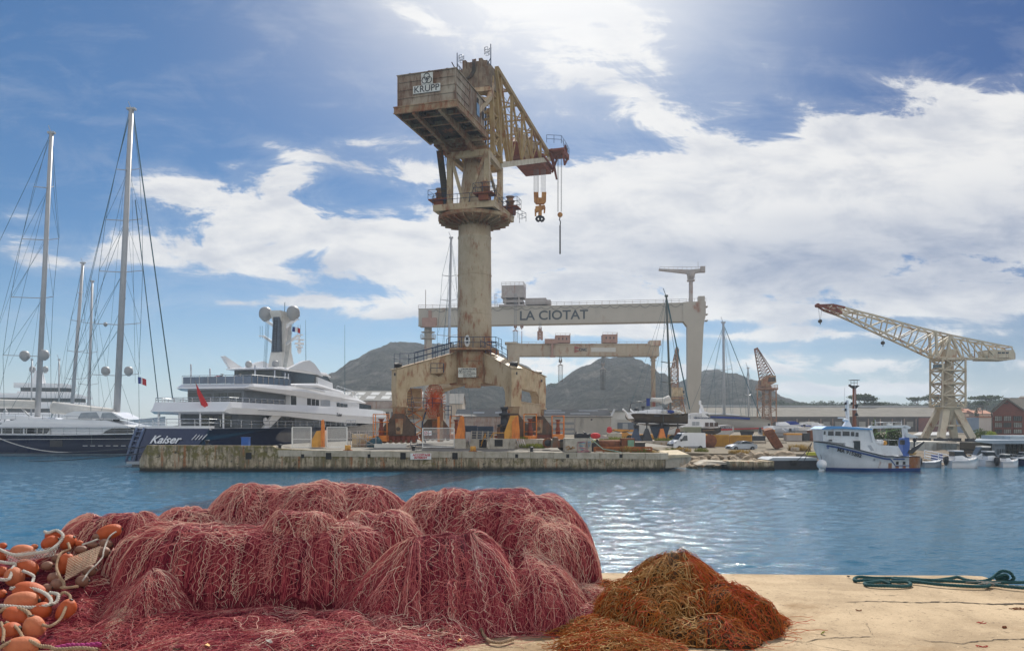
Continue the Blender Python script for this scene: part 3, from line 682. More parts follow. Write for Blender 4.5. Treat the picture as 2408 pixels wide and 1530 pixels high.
for s in (-9.5,-7.6,-5.8): rbox(m, s,s+.12,2.75,2.83,z0,z1)
house = m.build('machine_house', M_HOUSE, KR)
m = MB(); rbox(m, -7.2,-6.3,2.83,2.88,40.6,42.0); m.build('window', mat('pale_blue_glass', (.30,.42,.55), (.2,.3,.42), 1, .1), house)
m = MB(); rbox(m, -5.2,-4.6,2.83,2.88,40.9,41.7); rbox(m, -7.1,-6.6,2.83,2.9,42.1,42.6); m.build('vent', M_DARKST, house)
m = MB(); rbox(m, -13.86,-13.79,-2.2,1.0,40.92,41.76); rbox(m, -13.86,-13.79,-1.25,.12,41.80,43.05); sgn = m.build('name_board', mat('board_white', (.74,.75,.72), (.62,.60,.54), 1.3, .45, rust=.18), house)
m = MB(); addm(m, text_mb('KRUPP', .98, W(-13.87,-.6,41.32), PX, UP, .012, bold=.006, sx=1.03))
for t, z in ((-.565,42.66),(-.565-.24,42.26),(-.565+.24,42.26)):
 m.path([W(-13.88,t,z)+PX*.33*math.cos(a)+UP*.33*math.sin(a) for a in np.linspace(0,2*math.pi,36,endpoint=False)], .042, 6, closed=True)
m.build('lettering', M_BLACK, sgn)
m = MB(); m.rail([W(-13.7,2.9,43.2), W(-12.2,2.9,43.2)], .5,.03,1,.7)
for t in (-2.8,-.5,1.6): rbox(m, -13.7,-13.4,t,t+.25,43.2,43.35)
m.tube(W(-13.3,2.6,43.2), W(-13.5,2.2,44.0), .06, n=5); m.build('roof_fitting', M_DARKST, house)
# counterweight neck below the house
m = MB()
for t in (-2.1,1.0): m.beam(W(-5.5,t,38.5), W(0,t,37.6), .4,.9)
for s in np.linspace(-5,-1,6): m.beam(W(s,-3.2,38.6), W(s,2.6,38.5), .16,.25)
m.beam(W(-5,-3.3,38.6), W(-.5,-3.0,38.2), .3,.5); m.beam(W(-4.5,-2,38.2), W(-1,1,37.9), .2); m.beam(W(-4.5,1,38.2), W(-1,-2,37.9), .2)
rbox(m, -5.4,-3.2,-3.4,2.4,38.75,38.85); m.build('neck_frame', M_CREAM_R, KR)
# ---- mast above the house
m = MB()
MS = [(-1.3,2.85),(1.9,2.85),(-1.3,-2.1),(1.9,-2.1)]
top_ = {0:(-.3,2.3),1:(.9,2.3),2:(-.3,-1.7),3:(.9,-1.7)}
for k, (s, t) in enumerate(MS): m.beam(W(s,t,37.8), W(*top_[k],49.0), .5,.5, tuple(AX))
def lrp(k, z): f = (z-37.8)/11.2; s, t = MS[k]; a, b2 = top_[k]; return W(s+(a-s)*f, t+(b2-t)*f, z)
zs = [38.6,41,43.4,45.8,47.6]
for z in zs:
 for a, b2 in ((0,1),(2,3),(0,2),(1,3)): m.beam(lrp(a,z), lrp(b2,z), .22,.28)
for z, zz in zip(zs, zs[1:]):
 for a, b2 in ((0,1),(2,3),(1,3)): m.beam(lrp(a,z), lrp(b2,zz), .2); m.beam(lrp(b2,z), lrp(a,zz), .14)
m.build('mast_frame', M_OCHRE, KR)
m = MB(); m.beam(W(-.5,2.5,46.9), W(-1.9,2.6,44.5), .5,.5, tuple(PX)); m.beam(W(-1.9,2.6,44.6), W(-7.0,2.6,40.8), .5,.5, tuple(PX)); m.beam(W(-.5,-2.0,46.9), W(-6.5,-2.2,42.6), .4,.4);
m.beam(W(-2.5,-2.2,45.6), W(-1.5,2.6,45.9), .35,.5); m.beam(W(-2.5,-2.2,45.6), W(-1.3,2.3,44.0), .25); m.beam(W(-2.7,-2.2,43.4), W(-1.3,2.6,45.0), .25)
m.build('house_strut', M_CREAM, KR)
m = MB(); rbox(m, -1.0,1.3,-2.2,2.6,46.4,49.0); rbox(m, -.7,1.0,-1.3,1.9,49.0,49.9)
for t in (-1.25,.9): rbox(m, -1.0,1.2,t,t+.45,49.0,50.1)
rbox(m, -1.3,-.9,-2.3,2.7,46.2,46.5); m.build('mast_head', mat('head_brown_grey', (.30,.235,.165), (.15,.11,.075), .9, .75, rust=.5, rustcol=(.09,.04,.02), dirt=.7), KR)
m = MB()
for t in (-.75,.45,1.35): m.lathe(W(0,t,49.6), [(.1,-.12),(.62,-.12),(.62,.12),(.1,.12)], 18, mtx=Matrix.Rotation(-AZ, 3, 'Z') @ Matrix.Rotation(math.pi/2, 3, 'Y'))
for o in (0,.3,.6): m.path([W(-1.1,-2.1+o,46.6), W(-1.1,-1.7+o,47.5), W(-1.15,-.3+o*.6,47.9), W(-1.1,.1+o*.6,48.6), W(-.9,.1+o*.6,50.1)], .09, 6)
m.build('sheave', M_DARKST, KR)
for t, hh in ((-2.1,2.1),(2.35,2.6)):
 m = MB(); p = W(-.6,t,48.8); m.beam(p, p+UP*hh, .12); m.beam(p-PX*(.9 if t > 0 else -.9), p+UP*hh*.5, .08); c = p+UP*(hh-.4)+PX*(-.5 if t > 0 else .55)
 for zz in (-.35,.1,.4): m.path([c+UP*zz+Vector((.33*math.cos(a),.33*math.sin(a),0)) for a in np.linspace(0,2*math.pi,12,endpoint=False)], .03, 4, closed=True)
 for a in range(6): m.tube(c+Vector((.33*math.cos(a),.33*math.sin(a),-.35)), c+Vector((.33*math.cos(a),.33*math.sin(a),.4)), .02, n=4)
 m.tube(p+UP*hh, p+UP*(hh+.45), .06, n=5); m.build('warning_light_post', M_BLUERAIL, KR)
# ---- jib: two trusses tied together
SB = np.array([2.2,7,12,17,22,27.3]);
def zb(s): return 37.7 + (s-2.2)/25.1*8.75
def zt(s): return 49.3 - (s-.6)/26.7*2.2
m = MB(); mw = MB()
for t, k in ((2.7,0),(-2.3,1)):
 f = 1.0 if k == 0 else .75
 m.beam(W(.6,t,zt(.6)), W(27.6,t,zt(27.6)), .5,.55); mw.beam(W(2.0,t,zb(2.0)), W(27.4,t,zb(27.4)), .5,.7)
 for i, s in enumerate(SB): m.beam(W(s,t,zb(s)), W(s,t,zt(s)), .30*f,.30*f, tuple(AX))
 for i in range(len(SB)-1):
  m.beam(W(SB[i],t,zt(SB[i])), W(SB[i+1],t,zb(SB[i+1])), .24*f,.28*f, tuple(AX)); sm = (SB[i]+SB[i+1])/2
  if k == 0: m.beam(W(SB[i],t,(zb(SB[i])+zt(SB[i]))/2), W(SB[i+1],t,zt(SB[i+1])), .13,.13, tuple(AX)); m.beam(W(SB[i],t,zb(SB[i])), W(sm,t,(zb(sm)+zt(sm))/2), .13,.13, tuple(AX))
 m.beam(W(.3,t,48.9), W(5.5,t,38.9), .45,.4, tuple(AX))
for i, s in enumerate(np.linspace(2.2,27.3,7)):
 m.beam(W(s,-2.3,zt(s)), W(s,2.7,zt(s)), .2); m.beam(W(s,-2.3,zb(s)), W(s,2.7,zb(s)), .2)
 if i: s0 = s-4.18; m.beam(W(s0,-2.3,zt(s0)), W(s,2.7,zt(s)), .13); m.beam(W(s0,2.7,zb(s0)), W(s,-2.3,zb(s)), .12)
m.build('jib_truss', M_OCHRE, KR); mw.build('jib_lower_chord', mat('chord_pale', (.66,.60,.47), (.52,.44,.32), .8, .6, rust=.25, dirt=.3), KR)
m = MB(); m.beam(W(11,2.0,45.3), W(21,2.0,46.2), .5,.9); m.beam(W(12,2.0,45.2), W(18.5,2.0,43.6), .7,.8); m.build('jib_inner_beam', M_CREAM, KR)
m = MB()
for t in (-.8,-.3,.4,1.0): m.tube(W(0,t,50.0), W(26,t,47.9), .04, n=4, caps=False)
m.tube(W(3.4,.3,38), W(3.4,.3,46), .12, n=6); m.ladder(W(3.8,.8,38.2), W(3.8,.8,46), tuple(PX), .5); m.build('jib_cable', M_BLUERAIL, KR)
# red hoist head
m = MB(); vs = lambda s, t, z: W(s, t, z)
m.loft([[W(s_,t,z) for t, z in ((-1.3,z0_),(1.9,z0_),(1.9,z1_),(-1.3,z1_))] for s_, z0_, z1_ in ((17.5,44.2,46.2),(19,44.4,47.2),(23.5,45.4,47.4))], sm=False)
m.build('hoist_house', M_REDOX, KR)
m = MB(); rbox(m, 22,29.2,-1.9,3.1,45.3,45.6); rbox(m, 23,28.6,-1.5,2.7,44.5,45.3); m.prism([W(29.2,-1.9,45.25), W(31.4,-1.9,47.2), W(28,-1.9,47.8), W(26,-1.9,46)], PX*.3); m.prism([W(29.2,3.0,45.0), W(30.4,3.0,44.1), W(27.0,3.0,48.0), W(26,3.0,47)], PX*.3)
rbox(m, 26,30.2,2.9,5.2,47.3,47.6); m.beam(W(30,5.0,47.4), W(28.6,5.0,48.8), .3); m.beam(W(28.6,5.0,48.8), W(28,5.0,47.4), .3); m.beam(W(30.2,3.2,47.3), W(28,3.0,44.6), .25); m.beam(W(30.2,5.0,47.3), W(28,5.0,45.6), .25); m.beam(W(28,5.0,45.6), W(27,5.0,47.5), .25); m.beam(W(26.5,5.0,47.4), W(30.2,5.0,47.4), .5,.8)
m.build('jib_head', M_REDOX, KR)
m = MB(); m.rail([W(25,5.2,47.9), W(28,5.2,47.9), W(30.3,5.2,47.7), W(30.3,3.4,47.7)], 1.2,.035,2,1.5); m.rail([W(25,5.2,47.9), W(24.5,3,48.1)], 1.2,.035,2,1.5); m.build('head_rail', M_BLUERAIL, KR)
# main hook
HX = W(24.6,.95,0)
def hk(x, y): return P(x, y, HX.y)
m = MB()
for x in (1255.5,1257.5,1260,1262.5,1264.5,1266.5,1272.5,1275,1277.5,1280,1282.5): m.tube(hk(x,398), hk(x,452), .028, n=4, caps=False)
m.build('hoist_rope', M_CABLE, KR)
m = MB(); up_ = [(1255,453),(1266,453),(1266.5,466),(1273.5,466),(1274,453),(1284.5,453),(1284,474),(1279,480),(1261,480),(1256,474)]
m.prism([hk(*q_)+Vector((0,-.35,0)) for q_ in up_], (0,.7,0)); m.tube(hk(1270,480), hk(1270,490), .16, n=8)
m.prism([hk(*q_)+Vector((0,-.3,0)) for q_ in ((1259,486),(1281,483),(1282,490),(1258,501))], (0,.6,0)); m.beam(hk(1270,488), hk(1270,507), .55,.4); m.beam(hk(1259,492), hk(1259.5,508), .25); m.beam(hk(1281,487), hk(1280,501), .25)
hb = m.build('hook_block', M_YELHOOK, KR)
m = MB()
for sg in (-1,1): m.path([hk(1270+sg*x, y) for x, y in ((0,504),(2,509),(7,511),(9,515),(6,519),(1.5,520))], [.18,.2,.2,.2,.2,.18], 7)
m.path([hk(1270,503), hk(1270,520)], .2, 7); m.build('hook', M_BLACK, hb)
m = MB()
for x in (1311.5,1313.2,1319.5,1321): m.tube(P(x,357,126), P(x-.3,498,126), .028, n=4, caps=False)
m.build('auxiliary_rope', M_CABLE, KR)
m = MB(); c = P(1317,505,126); m.lathe(c, [(.05,-.25),(.36,-.25),(.42,0),(.36,.25),(.05,.25)], 16, axis='Y'); ab = m.build('auxiliary_block', M_YELHOOK, KR)
m = MB(); m.path([P(1317,510,126), P(1315.5,516,126), P(1318,522,126), P(1317,530,126)], .09, 5); m.tube(P(1317,530,126), P(1317,597,126), .12, n=7); m.build('chain', M_BLACK, ab)
# orange access cages round the bogies
for p, s in ((Vector((-15.3,93.2,0)),1),(Vector((6.2,107.5,0)),1.0),(Vector((-7.6,108.5,0)),1),(Vector((2.1,91.8,0)),.9)):
 m = MB(); w = .8*s
 for z in (3.9,5.0,5.9): m.path([p+Vector((dx_,dy_,z)) for dx_, dy_ in ((-w,-w),(w,-w),(w,w),(-w,w))], .06, 5, closed=True)
 for dx_, dy_ in ((-w,-w),(w,-w),(w,w),(-w,w)): m.tube(p+Vector((dx_,dy_,3.0)), p+Vector((dx_,dy_,5.9)), .055, n=5)
 m.box(p+UP*3.1, (w*2,w*2,.7)); m.build('access_cage', M_ORANGE, KR)
 m = MB(); m.lathe(p, [(.3,3.45),(.3,4.3),(.22,4.4),(.22,5.2),(.35,5.25),(.35,5.4)], 12); m.build('cage_motor', M_REDOX, KR)
# ================================================================ boats
M_NAVY = mat('hull_navy', (.007,.014,.052), (.011,.02,.065), .3, .12, spec=.6, coat=.5)
M_GEL = mat('gelcoat_white', (.80,.81,.83), (.74,.75,.78), .3, .22, spec=.5, coat=.3)
M_GELG = mat('gelcoat_grey', (.40,.43,.47), (.33,.36,.40), .5, .3)
M_SHADE = mat('wall_deck_shade', (.15,.17,.19), (.11,.125,.14), .6, .3)  # yacht walls coloured dark for the shadow under the deck overhangs
M_DOME = mat('radome_grey', (.36,.37,.38), (.32,.33,.34), .5, .45)
M_MASTG = mat('mast_grey', (.42,.43,.45), (.36,.37,.39), .5, .4)
M_STEEL = mat('stainless', (.62,.64,.66), (.5,.52,.55), 2, .25, metal=.8)
M_RIG = mat('rigging_wire', (.055,.14,.17), (.04,.09,.12), 2, .5)
M_TEAK = mat('teak_deck', (.32,.20,.11), (.24,.15,.08), 4, .7)
M_SAILC = mat('sail_cover', (.66,.65,.62), (.56,.55,.52), 1.2, .8, bump=.2)
M_REDF = mat('flag_red', (.55,.03,.03), (.45,.02,.03), 4, .8); M_BLUEF = mat('flag_blue', (.02,.05,.25), (.02,.04,.2), 4, .8)
def hull_mb(O, az, st, open_top=False):
 """st: (s, half_beam, z_deck, half_beam_low, z_low); port gunwale -> keel -> starboard gunwale"""
 ax = Vector((math.sin(az), math.cos(az), 0)); p = Vector((math.cos(az), -math.sin(az), 0)); O = Vector(O); m = MB(); rings = []
 for s, b, zd, bl, zl in st:
  rings.append([O+ax*s+p*t+UP*z for t, z in ((-b,zd),(-(b*.75+bl*.25),zd*.62+zl*.38),(-(b*.42+bl*.58),zd*.30+zl*.70),(-bl*.8,zl),(0,zl-.12),(bl*.8,zl),(b*.42+bl*.58,zd*.30+zl*.70),(b*.75+bl*.25,zd*.62+zl*.38),(b,zd))])
 m.loft(rings, closed=False, sm=True, caps=False)
 n = 9; m.f += [tuple(range(n)), tuple(len(m.v)-1-i for i in range(n))]; m.smooth += [False, False]
 for k in range(len(st)-1): m.f.append((k*n, k*n+n-1, (k+1)*n+n-1, (k+1)*n)); m.smooth.append(False)
 return m
def slab(m, O, az, st, tilt=.0, sm=False):
 """a deck or coachroof: stations (s, half_width, z0, z1)"""
 ax = Vector((math.sin(az), math.cos(az), 0)); p = Vector((math.cos(az), -math.sin(az), 0)); O = Vector(O)
 m.loft([[O+ax*s+p*t+UP*z for t, z in ((-w,z0),(w,z0),(w+tilt,(z0+z1)/2),(w-tilt*.5,z1),(-w+tilt*.5,z1),(-w-tilt,(z0+z1)/2))] for s, w, z0, z1 in st], sm=sm); return m
def sat_dome(m, c, r):
 m.lathe(c, [(r*.25,-r*1.3),(r*.55,-r*1.05),(r*.95,-r*.6),(r*.97,-r*.5),(r,0),(r*.92,r*.42),(r*.72,r*.74),(r*.4,r*.94),(.01,r)], 20); return m
def flag_mb(p, w, h, cols, yaw=0.3, sag=.25):
 """cols: list of MB to fill, one per stripe"""
 d = Vector((math.cos(yaw), math.sin(yaw), 0)); nrm = Vector((-d.y, d.x, 0)); k = len(cols)
 for i, m in enumerate(cols):
  g = []
  for j in range(5):
   f = (i+j/4)/k; g.append((p+d*w*f-UP*sag*w*f*f+nrm*.09*w*math.sin(f*7), p+d*w*f-UP*(h+sag*w*f*f)+nrm*.09*w*math.sin(f*7+.5)))
  vs = [q for pr in g for q in pr]; m.add(vs, [(2*j, 2*j+1, 2*j+3, 2*j+2) for j in range(4)], True)
  m.add([v+nrm*.015 for v in vs], [(2*j, 2*j+2, 2*j+3, 2*j+1) for j in range(4)], True)

# ---------------- the big motor yacht behind the mole
O = Vector((-38.0, 98.0, 0)); az = R(13); ax = Vector((math.sin(az), math.cos(az), 0)); pp = Vector((math.cos(az), -math.sin(az), 0))
def K(s, t, z): return O+ax*s+pp*t+UP*z
KA = thing('motor_yacht', 'large three-decked white motor yacht with a navy hull, seen from its stern behind the mole', 'yacht', (O.x, O.y, 0))
hull_mb(O, az, [(-8.3,3.6,.6,3.2,-1),(-7.5,4.2,2.0,3.7,-1),(-6.0,4.9,4.25,4.2,-1),(5,5.5,4.25,4.9,-1),(20,5.7,4.3,5.2,-1),(34,5.4,4.6,4.4,-1),(45,4.4,5.1,2.8,-1),(54,2.4,5.5,.9,-1),(60,.15,5.9,.05,-.6)]).build('hull', M_NAVY, KA)
m = MB(); slab(m, O, az, [(-9.2,3.5,.25,.55),(-8.0,3.7,.25,.55)]); m.build('swim_platform', M_GELG, KA)
m = MB()
for t in (-4.55,-3.6): m.path([K(-6.1,t,4.3), K(-7.3,t+.1,2.5), K(-8.6,t+.5,.5)], .16, 7)
for i in range(7): z = 3.9-i*.55; m.tube(K(-6.2-(4.3-z)*.64,-4.55+(4.3-z)*.12,z), K(-6.2-(4.3-z)*.64,-3.6+(4.3-z)*.12,z), .07, n=5)
m.build('stern_stair', mat('stair_blue_grey', (.10,.14,.24), (.07,.10,.18), 1, .3), KA)
tn = (K(-7.5,0,2.0)-K(-6.0,0,4.25)).normalized()
text_mb('Kaiser', 1.5, K(-6.9,-.15,2.95)+Vector((0,-.14,0)), pp, -tn, .03, italic=.25, bold=.02, sx=1.0).build('lettering', M_GEL, KA)
m = MB()
for i in range(4): m.beam(K(-7.0+i*.02,3.3+i*.42,3.0), K(-6.4+i*.02,3.55+i*.42,3.6), .1,.05)
m.build('vent_slot', M_GEL, KA)
m = MB(); slab(m, O, az, [(-6.0,4.85,4.25,4.55),(-5.2,5.0,4.25,4.55)]); slab(m, O, az, [(-6,4.9,4.1,4.27),(20,5.6,4.1,4.27),(34,5.3,4.5,4.62)]); m.build('main_deck', M_GEL, KA)
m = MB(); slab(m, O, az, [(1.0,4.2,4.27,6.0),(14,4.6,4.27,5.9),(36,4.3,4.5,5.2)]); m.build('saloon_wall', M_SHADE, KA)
def panes(name, mat_, parent, side_t, items, thick=.06):
 """side windows: (s0, s1, z0, z1) on the starboard face"""
 for s0, s1, z0, z1 in items:
  m = MB(); vs = [K(s, side_t+o, z) for o in (-.05, thick) for s, z in ((s0,z0),(s1,z0),(s1,z1),(s0,z1))]
  m.add(vs, [(0,1,2,3),(7,6,5,4),(0,4,5,1),(1,5,6,2),(2,6,7,3),(3,7,4,0)]); m.build(name, mat_, parent)
def aft_panes(name, mat_, parent, s, items, thick=.06):
 for t0, t1, z0, z1 in items:
  m = MB(); vs = [K(s-o, t, z) for o in (-.05, thick) for t, z in ((t0,z0),(t1,z0),(t1,z1),(t0,z1))]
  m.add(vs, [(0,1,2,3),(7,6,5,4),(0,4,5,1),(1,5,6,2),(2,6,7,3),(3,7,4,0)]); m.build(name, mat_, parent)
aft_panes('glass_door', M_GLASSD, KA, 1.0, [(-.9,.1,4.35,5.8),(.25,.9,4.35,5.8),(1.6,2.4,4.35,5.8),(2.5,3.3,4.35,5.8)])
panes('saloon_window', M_GLASSD, KA, 4.62, [(9+i*1.35,10.2+i*1.35,4.5,5.75) for i in range(4)]+[(23+i*1.4,24.1+i*1.4,4.5,5.3) for i in range(4)])
for t in (-4.4,-1.5,1.3,4.4): MB().tube(K(-2.5,t,4.27), K(-2.5,t,6.1), .12, n=8).build('deck_pillar', M_GEL, KA)
m = MB(); m.prism([K(5.6,4.9,4.27), K(7.2,4.9,4.27), K(10,5.2,6.0), K(7.4,5.2,6.0)], -pp*.3); m.build('side_brace', M_GEL, KA)
m = MB()
for s, z in ((6.0,5.2),(30,5.0)): m.lathe(K(s,4.95,z), [(.45,-.06),(.45,.06)], 18, mtx=Matrix.Rotation(-az,3,'Z') @ Matrix.Rotation(math.pi/2,3,'Y'))
m.build('life_ring', M_GEL, KA)
# sweeping upper bands
m = MB(); slab(m, O, az, [(-3.2,4.9,6.25,6.4),(-2.2,5.2,6.0,7.45),(4,5.55,5.95,7.4),(10,5.65,5.85,7.4),(26,5.6,5.1,7.45),(40,4.9,4.9,7.35),(50,3.2,5.0,7.3),(57,.9,5.4,7.2),(59,.1,5.7,7.1)], .14); band2 = m.build('upper_deck_band', M_GEL, KA)
m = MB(); m.beam(K(3,5.75,6.55), K(26,5.76,6.2), .06,.07); m.build('rubbing_strake', M_STEEL, band2)
text_mb('Kaiser', .72, K(26.2,5.74,6.25), ax, UP, .02, italic=.2, bold=.012).build('lettering', M_BLACK, band2)
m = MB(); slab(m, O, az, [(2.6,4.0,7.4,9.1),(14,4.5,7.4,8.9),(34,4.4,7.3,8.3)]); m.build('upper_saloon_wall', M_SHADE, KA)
m = MB(); slab(m, O, az, [(12.2,5.15,7.4,8.8),(15,5.3,7.4,8.7),(32,5.1,7.35,8.3),(36,4.7,7.35,8.2)]); m.build('upper_side_wall', M_GEL, KA)
aft_panes('upper_glass', M_GLASSD, KA, 2.6, [(-3.8,-2.4,7.5,8.8),(-2.2,-.6,7.5,8.6),(-.2,.6,7.5,8.7),(.75,1.6,7.5,8.7),(1.8,2.6,7.5,8.7),(2.75,3.6,7.5,8.7)])
panes('upper_window', M_GLASSD, KA, 5.22, [(12.3,13.6,7.4,8.65),(16.6,17.9,7.5,8.45),(18.1,19.2,7.5,8.4),(19.4,20.4,7.5,8.35),(26.5,27.4,7.5,8.1),(27.8,28.8,7.5,8.05),(29.2,30.2,7.5,8.0)])
panes('louvre', M_GELG, KA, 5.24, [(21,24,7.5,8.4)])
m = MB(); slab(m, O, az, [(1.6,4.8,9.25,9.4),(2.8,5.15,9.05,9.85),(10,5.45,8.8,9.95),(16,5.45,8.55,10.1),(28,5.1,8.1,9.75),(36,4.4,8.3,9.1),(42,3.2,8.45,8.65),(43,2.8,8.5,8.56)], .14); band3 = m.build('sun_deck_band', M_GEL, KA)
m = MB(); slab(m, O, az, [(12,5.3,10.0,10.3),(20,5.2,10.1,10.75),(30,4.6,9.7,10.0)], .1); m.prism([K(12.5,5.62,9.95), K(22,5.5,9.55), K(21.4,5.5,9.9), K(13,5.62,10.2)], -pp*.1); m.build('side_wing', M_GEL, KA)
m = MB(); slab(m, O, az, [(36,3.9,7.35,8.4),(46,2.6,7.3,8.2)]); m.build('fore_cabin', M_GLASSD, KA)
m = MB(); slab(m, O, az, [(12.5,3.6,9.9,12.2),(27,3.4,9.9,12.2),(30,2.9,9.9,11.0)]); m.build('bridge_glass', M_GLASSD, KA)
m = MB(); slab(m, O, az, [(23,3.75,9.9,11.9),(29,3.3,9.9,11.3)], .05); m.build('bridge_side', M_GEL, KA)
m = MB(); slab(m, O, az, [(10.5,3.6,12.25,12.35),(12,3.8,12.2,12.6),(26,3.7,12.2,12.7),(28,3.4,12.1,12.3)], .1); m.build('hardtop', M_GEL, KA)
m = MB(); prof = [(13.6,12.35),(15.5,13.0),(18,13.8),(20,14.15),(21.5,13.8),(23,13.0),(24.4,12.0),(22,12.35),(18,12.55)]
m.prism([K(s,3.95,z) for s, z in prof], -pp*.5); m.prism([K(s,-3.4,z) for s, z in prof], -pp*.4); m.prism([K(9.6,-3.9,14.0), K(10.2,-3.9,14.1), K(14.8,-3.9,12.7), K(11.5,-3.9,12.4)], pp*.35); m.build('roof_fin', M_GEL, KA)
# mast
m = MB(); m.loft([[K(17.3+f*1.2,-1.5+f*.35,z) if False else K(s,t,z) for s, t in ((17.0+f,-1.1+f*.35),(17.0+f,1.1-f*.35),(21-f,1.1-f*.35),(21-f,-1.1+f*.35))] for z, f in ((12.6,0),(15.2,.55))], sm=False); m.loft([[K(s,t,z) for s, t in ((18.3,-.2),(18.3,.85),(20.4,.85),(20.4,-.2))] for z in (15.2, 20.4)], sm=False)
m.loft([[K(s,t,z) for s, t in ((17.4+f,-.95),(17.4+f,.7),(20.6,.7),(20.6,-.95))] for z, f in ((19.6,.8),(20.9,0),(21.2,0))], sm=False); m.build('mast_tower', M_SAILC, KA)
m = MB(); m.loft([[K(s,t,z) for s, t in ((17.4+f*.3,-.75+f*.15),(17.4+f*.3,.5-f*.1),(18.5,.5-f*.1),(18.5,-.75+f*.15))] for z, f in ((15.2,0),(20.3,1))], sm=False); tf = m.build('mast_shade_side', mat('mast_shade_grey', (.09,.12,.16), (.07,.09,.12), 1, .35), KA)  # unlit left side of the mast, its shade put into a dark colour
m = MB(); m.ladder(K(17.4,-.18,15.3), K(17.62,-.15,20), tuple(pp), .45, .35, .035); m.build('mast_ladder', M_BLACK, tf)
m = MB()
for sg in (-1,1):
 m.beam(K(18.8,sg*.7,18.9), K(18.8,sg*2.4,20.0), .25,.4); m.beam(K(18.8,sg*2.1,20.0), K(18.8,sg*2.9,20.0), .3,.16)
 m.beam(K(18.8,sg*.8,16.4), K(18.8,sg*2.8,17.7), .22,.35); m.beam(K(18.8,sg*2.6,17.7), K(18.8,sg*3.5,17.75), .25,.14)
m.build('mast_arm', M_GEL, KA)
for t in (-2.45,2.0): sat_dome(MB(), K(18.8,t,21.05), .95).build('satellite_dome', M_DOME, KA)
for t in (-2.9,1.3): sat_dome(MB(), K(15,t,13.3), .48).build('small_dome', M_DOME, KA)
m = MB()
for t in (-2.9,-2.6,2.4,2.7): m.tube(K(18.8,t*1.15,17.4), K(18.8,t*1.15,19.2), .025, n=4)
for t in (-2.35,-2.15,-2.0,-1.85): m.tube(K(18.8,t,20), K(17.4,t*.85,12.6), .022, n=4)
for t in (1.5,1.7,1.9,2.1): m.tube(K(18.8,t,20), K(17.6,t*.7,12.6), .022, n=4)
m.tube(K(19,.5,20.9), K(19,.55,22.6), .05, n=5); m.build('mast_wire', M_RIG, KA)
for q0, q1 in ((K(19.6,3.6,12.2),K(19.6,3.55,20)),(K(32,4.0,9.6),K(32,3.95,20.8))): MB().tube(q0, q1, .05,.02, n=5).build('whip_aerial', M_RIG, KA)
m = MB(); c = K(20.8,1.9,16.2); m.box(c, (.9,.6,.25)); m.box(c+UP*.5, (1.3,.4,.3), .4); m.box(c+UP*1.1, (1.6,.3,.18), .9); m.lathe(c-UP*1.0, [(.1,0),(.3,.3),(.3,.8)], 10); m.beam(c+UP*1.6, c-UP*.2, .25); m.build('radar', M_GEL, KA)
# rails, windbreak glass
m = MB(); m.rail([K(4,-5.2,7.4), K(-2.2,-5.0,7.4), K(-2.2,5.0,7.4), K(10,5.5,7.4)], .55, .04, 2, 1.3); m.rail([K(-5.7,-4.6,4.5), K(-5.8,4.7,4.5), K(4,5.5,4.3), K(18,5.65,4.3), K(33,5.4,4.6)], .85,.04,2,1.9); m.rail([K(28,4.5,9.7), K(38,3.6,9.0)], 1.1,.035,2,1.6); m.rail([K(2.9,-5.0,9.85), K(2.9,4.9,9.85), K(11.5,5.3,9.95)], 1.1,.035,1,1.3); m.build('guard_rail', M_STEEL, KA)
m = MB(); m.beam(K(2.95,-4.9,10.35), K(2.95,4.8,10.35), .03,.9); m.beam(K(2.95,4.85,10.35), K(12,5.25,10.45), .03,.9); m.build('windbreak_glass', mat('smoked_glass_blue', (.06,.09,.15), (.10,.15,.24), .6, .06, spec=.7), KA)
m = MB()
for s, t, h in ((4,-4.5,2.6),(6.5,-3.4,2.2),(9,-1.8,1.2),(7,2.9,2.6),(9.5,4.3,2.1),(11,5.0,1.8),(12.6,4.6,1.8)): m.tube(K(s,t,9.9), K(s,t,9.9+h), .1, n=8)
m.build('awning_pole', M_STEEL, KA)
for s, t in ((5.2,-1.1),(5.6,1.2)):
 j = thing('jet_ski', 'black jet ski on the yacht sun deck, %s' % ('the left one with a red seat' if t < 0 else 'the right one with a grey seat'), 'jet ski', K(s,t,9.9), 'jet skis on the yacht')
 m = MB(); d2 = pp; c = K(s,t,10.0)
 m.loft([[c+d2*x+ax*yy+UP*z for yy, z in ((-w,.1),(w,.1),(w*1.2,.45),(0,h),(-w*1.2,.45))] for x, w, h in ((-1.3,.35,.6),(-.4,.5,.95),(.3,.5,1.15),(.9,.35,.75),(1.4,.1,.45))]); m.build('body', M_BLACK, j)
 m = MB(); m.loft([[c+d2*x+ax*yy+UP*z for yy, z in ((-w,.6),(w,.6),(w*.7,h),(-w*.7,h))] for x, w, h in ((-1.2,.2,.85),(-.3,.22,1.05),(.1,.15,1.0))]); m.build('seat', M_REDF if t < 0 else M_GELG, j)
 m = MB(); m.tube(c+d2*.35+ax*-.35+UP*1.25, c+d2*.35+ax*.35+UP*1.25, .04, n=5); m.tube(c+d2*.35+UP*1.0, c+d2*.35+UP*1.25, .06, n=5); m.build('handlebar', M_DARKST, j)
fl = thing('ensign', 'red ensign hanging limp from a leaning staff at the yacht stern rail', 'flag', K(-2.4,1.6,7.0))
m = MB(); m.tube(K(-2.4,1.6,6.3), K(-3.2,1.1,9.9), .06,.03, n=6); m.build('flagstaff', M_DARKST, fl)
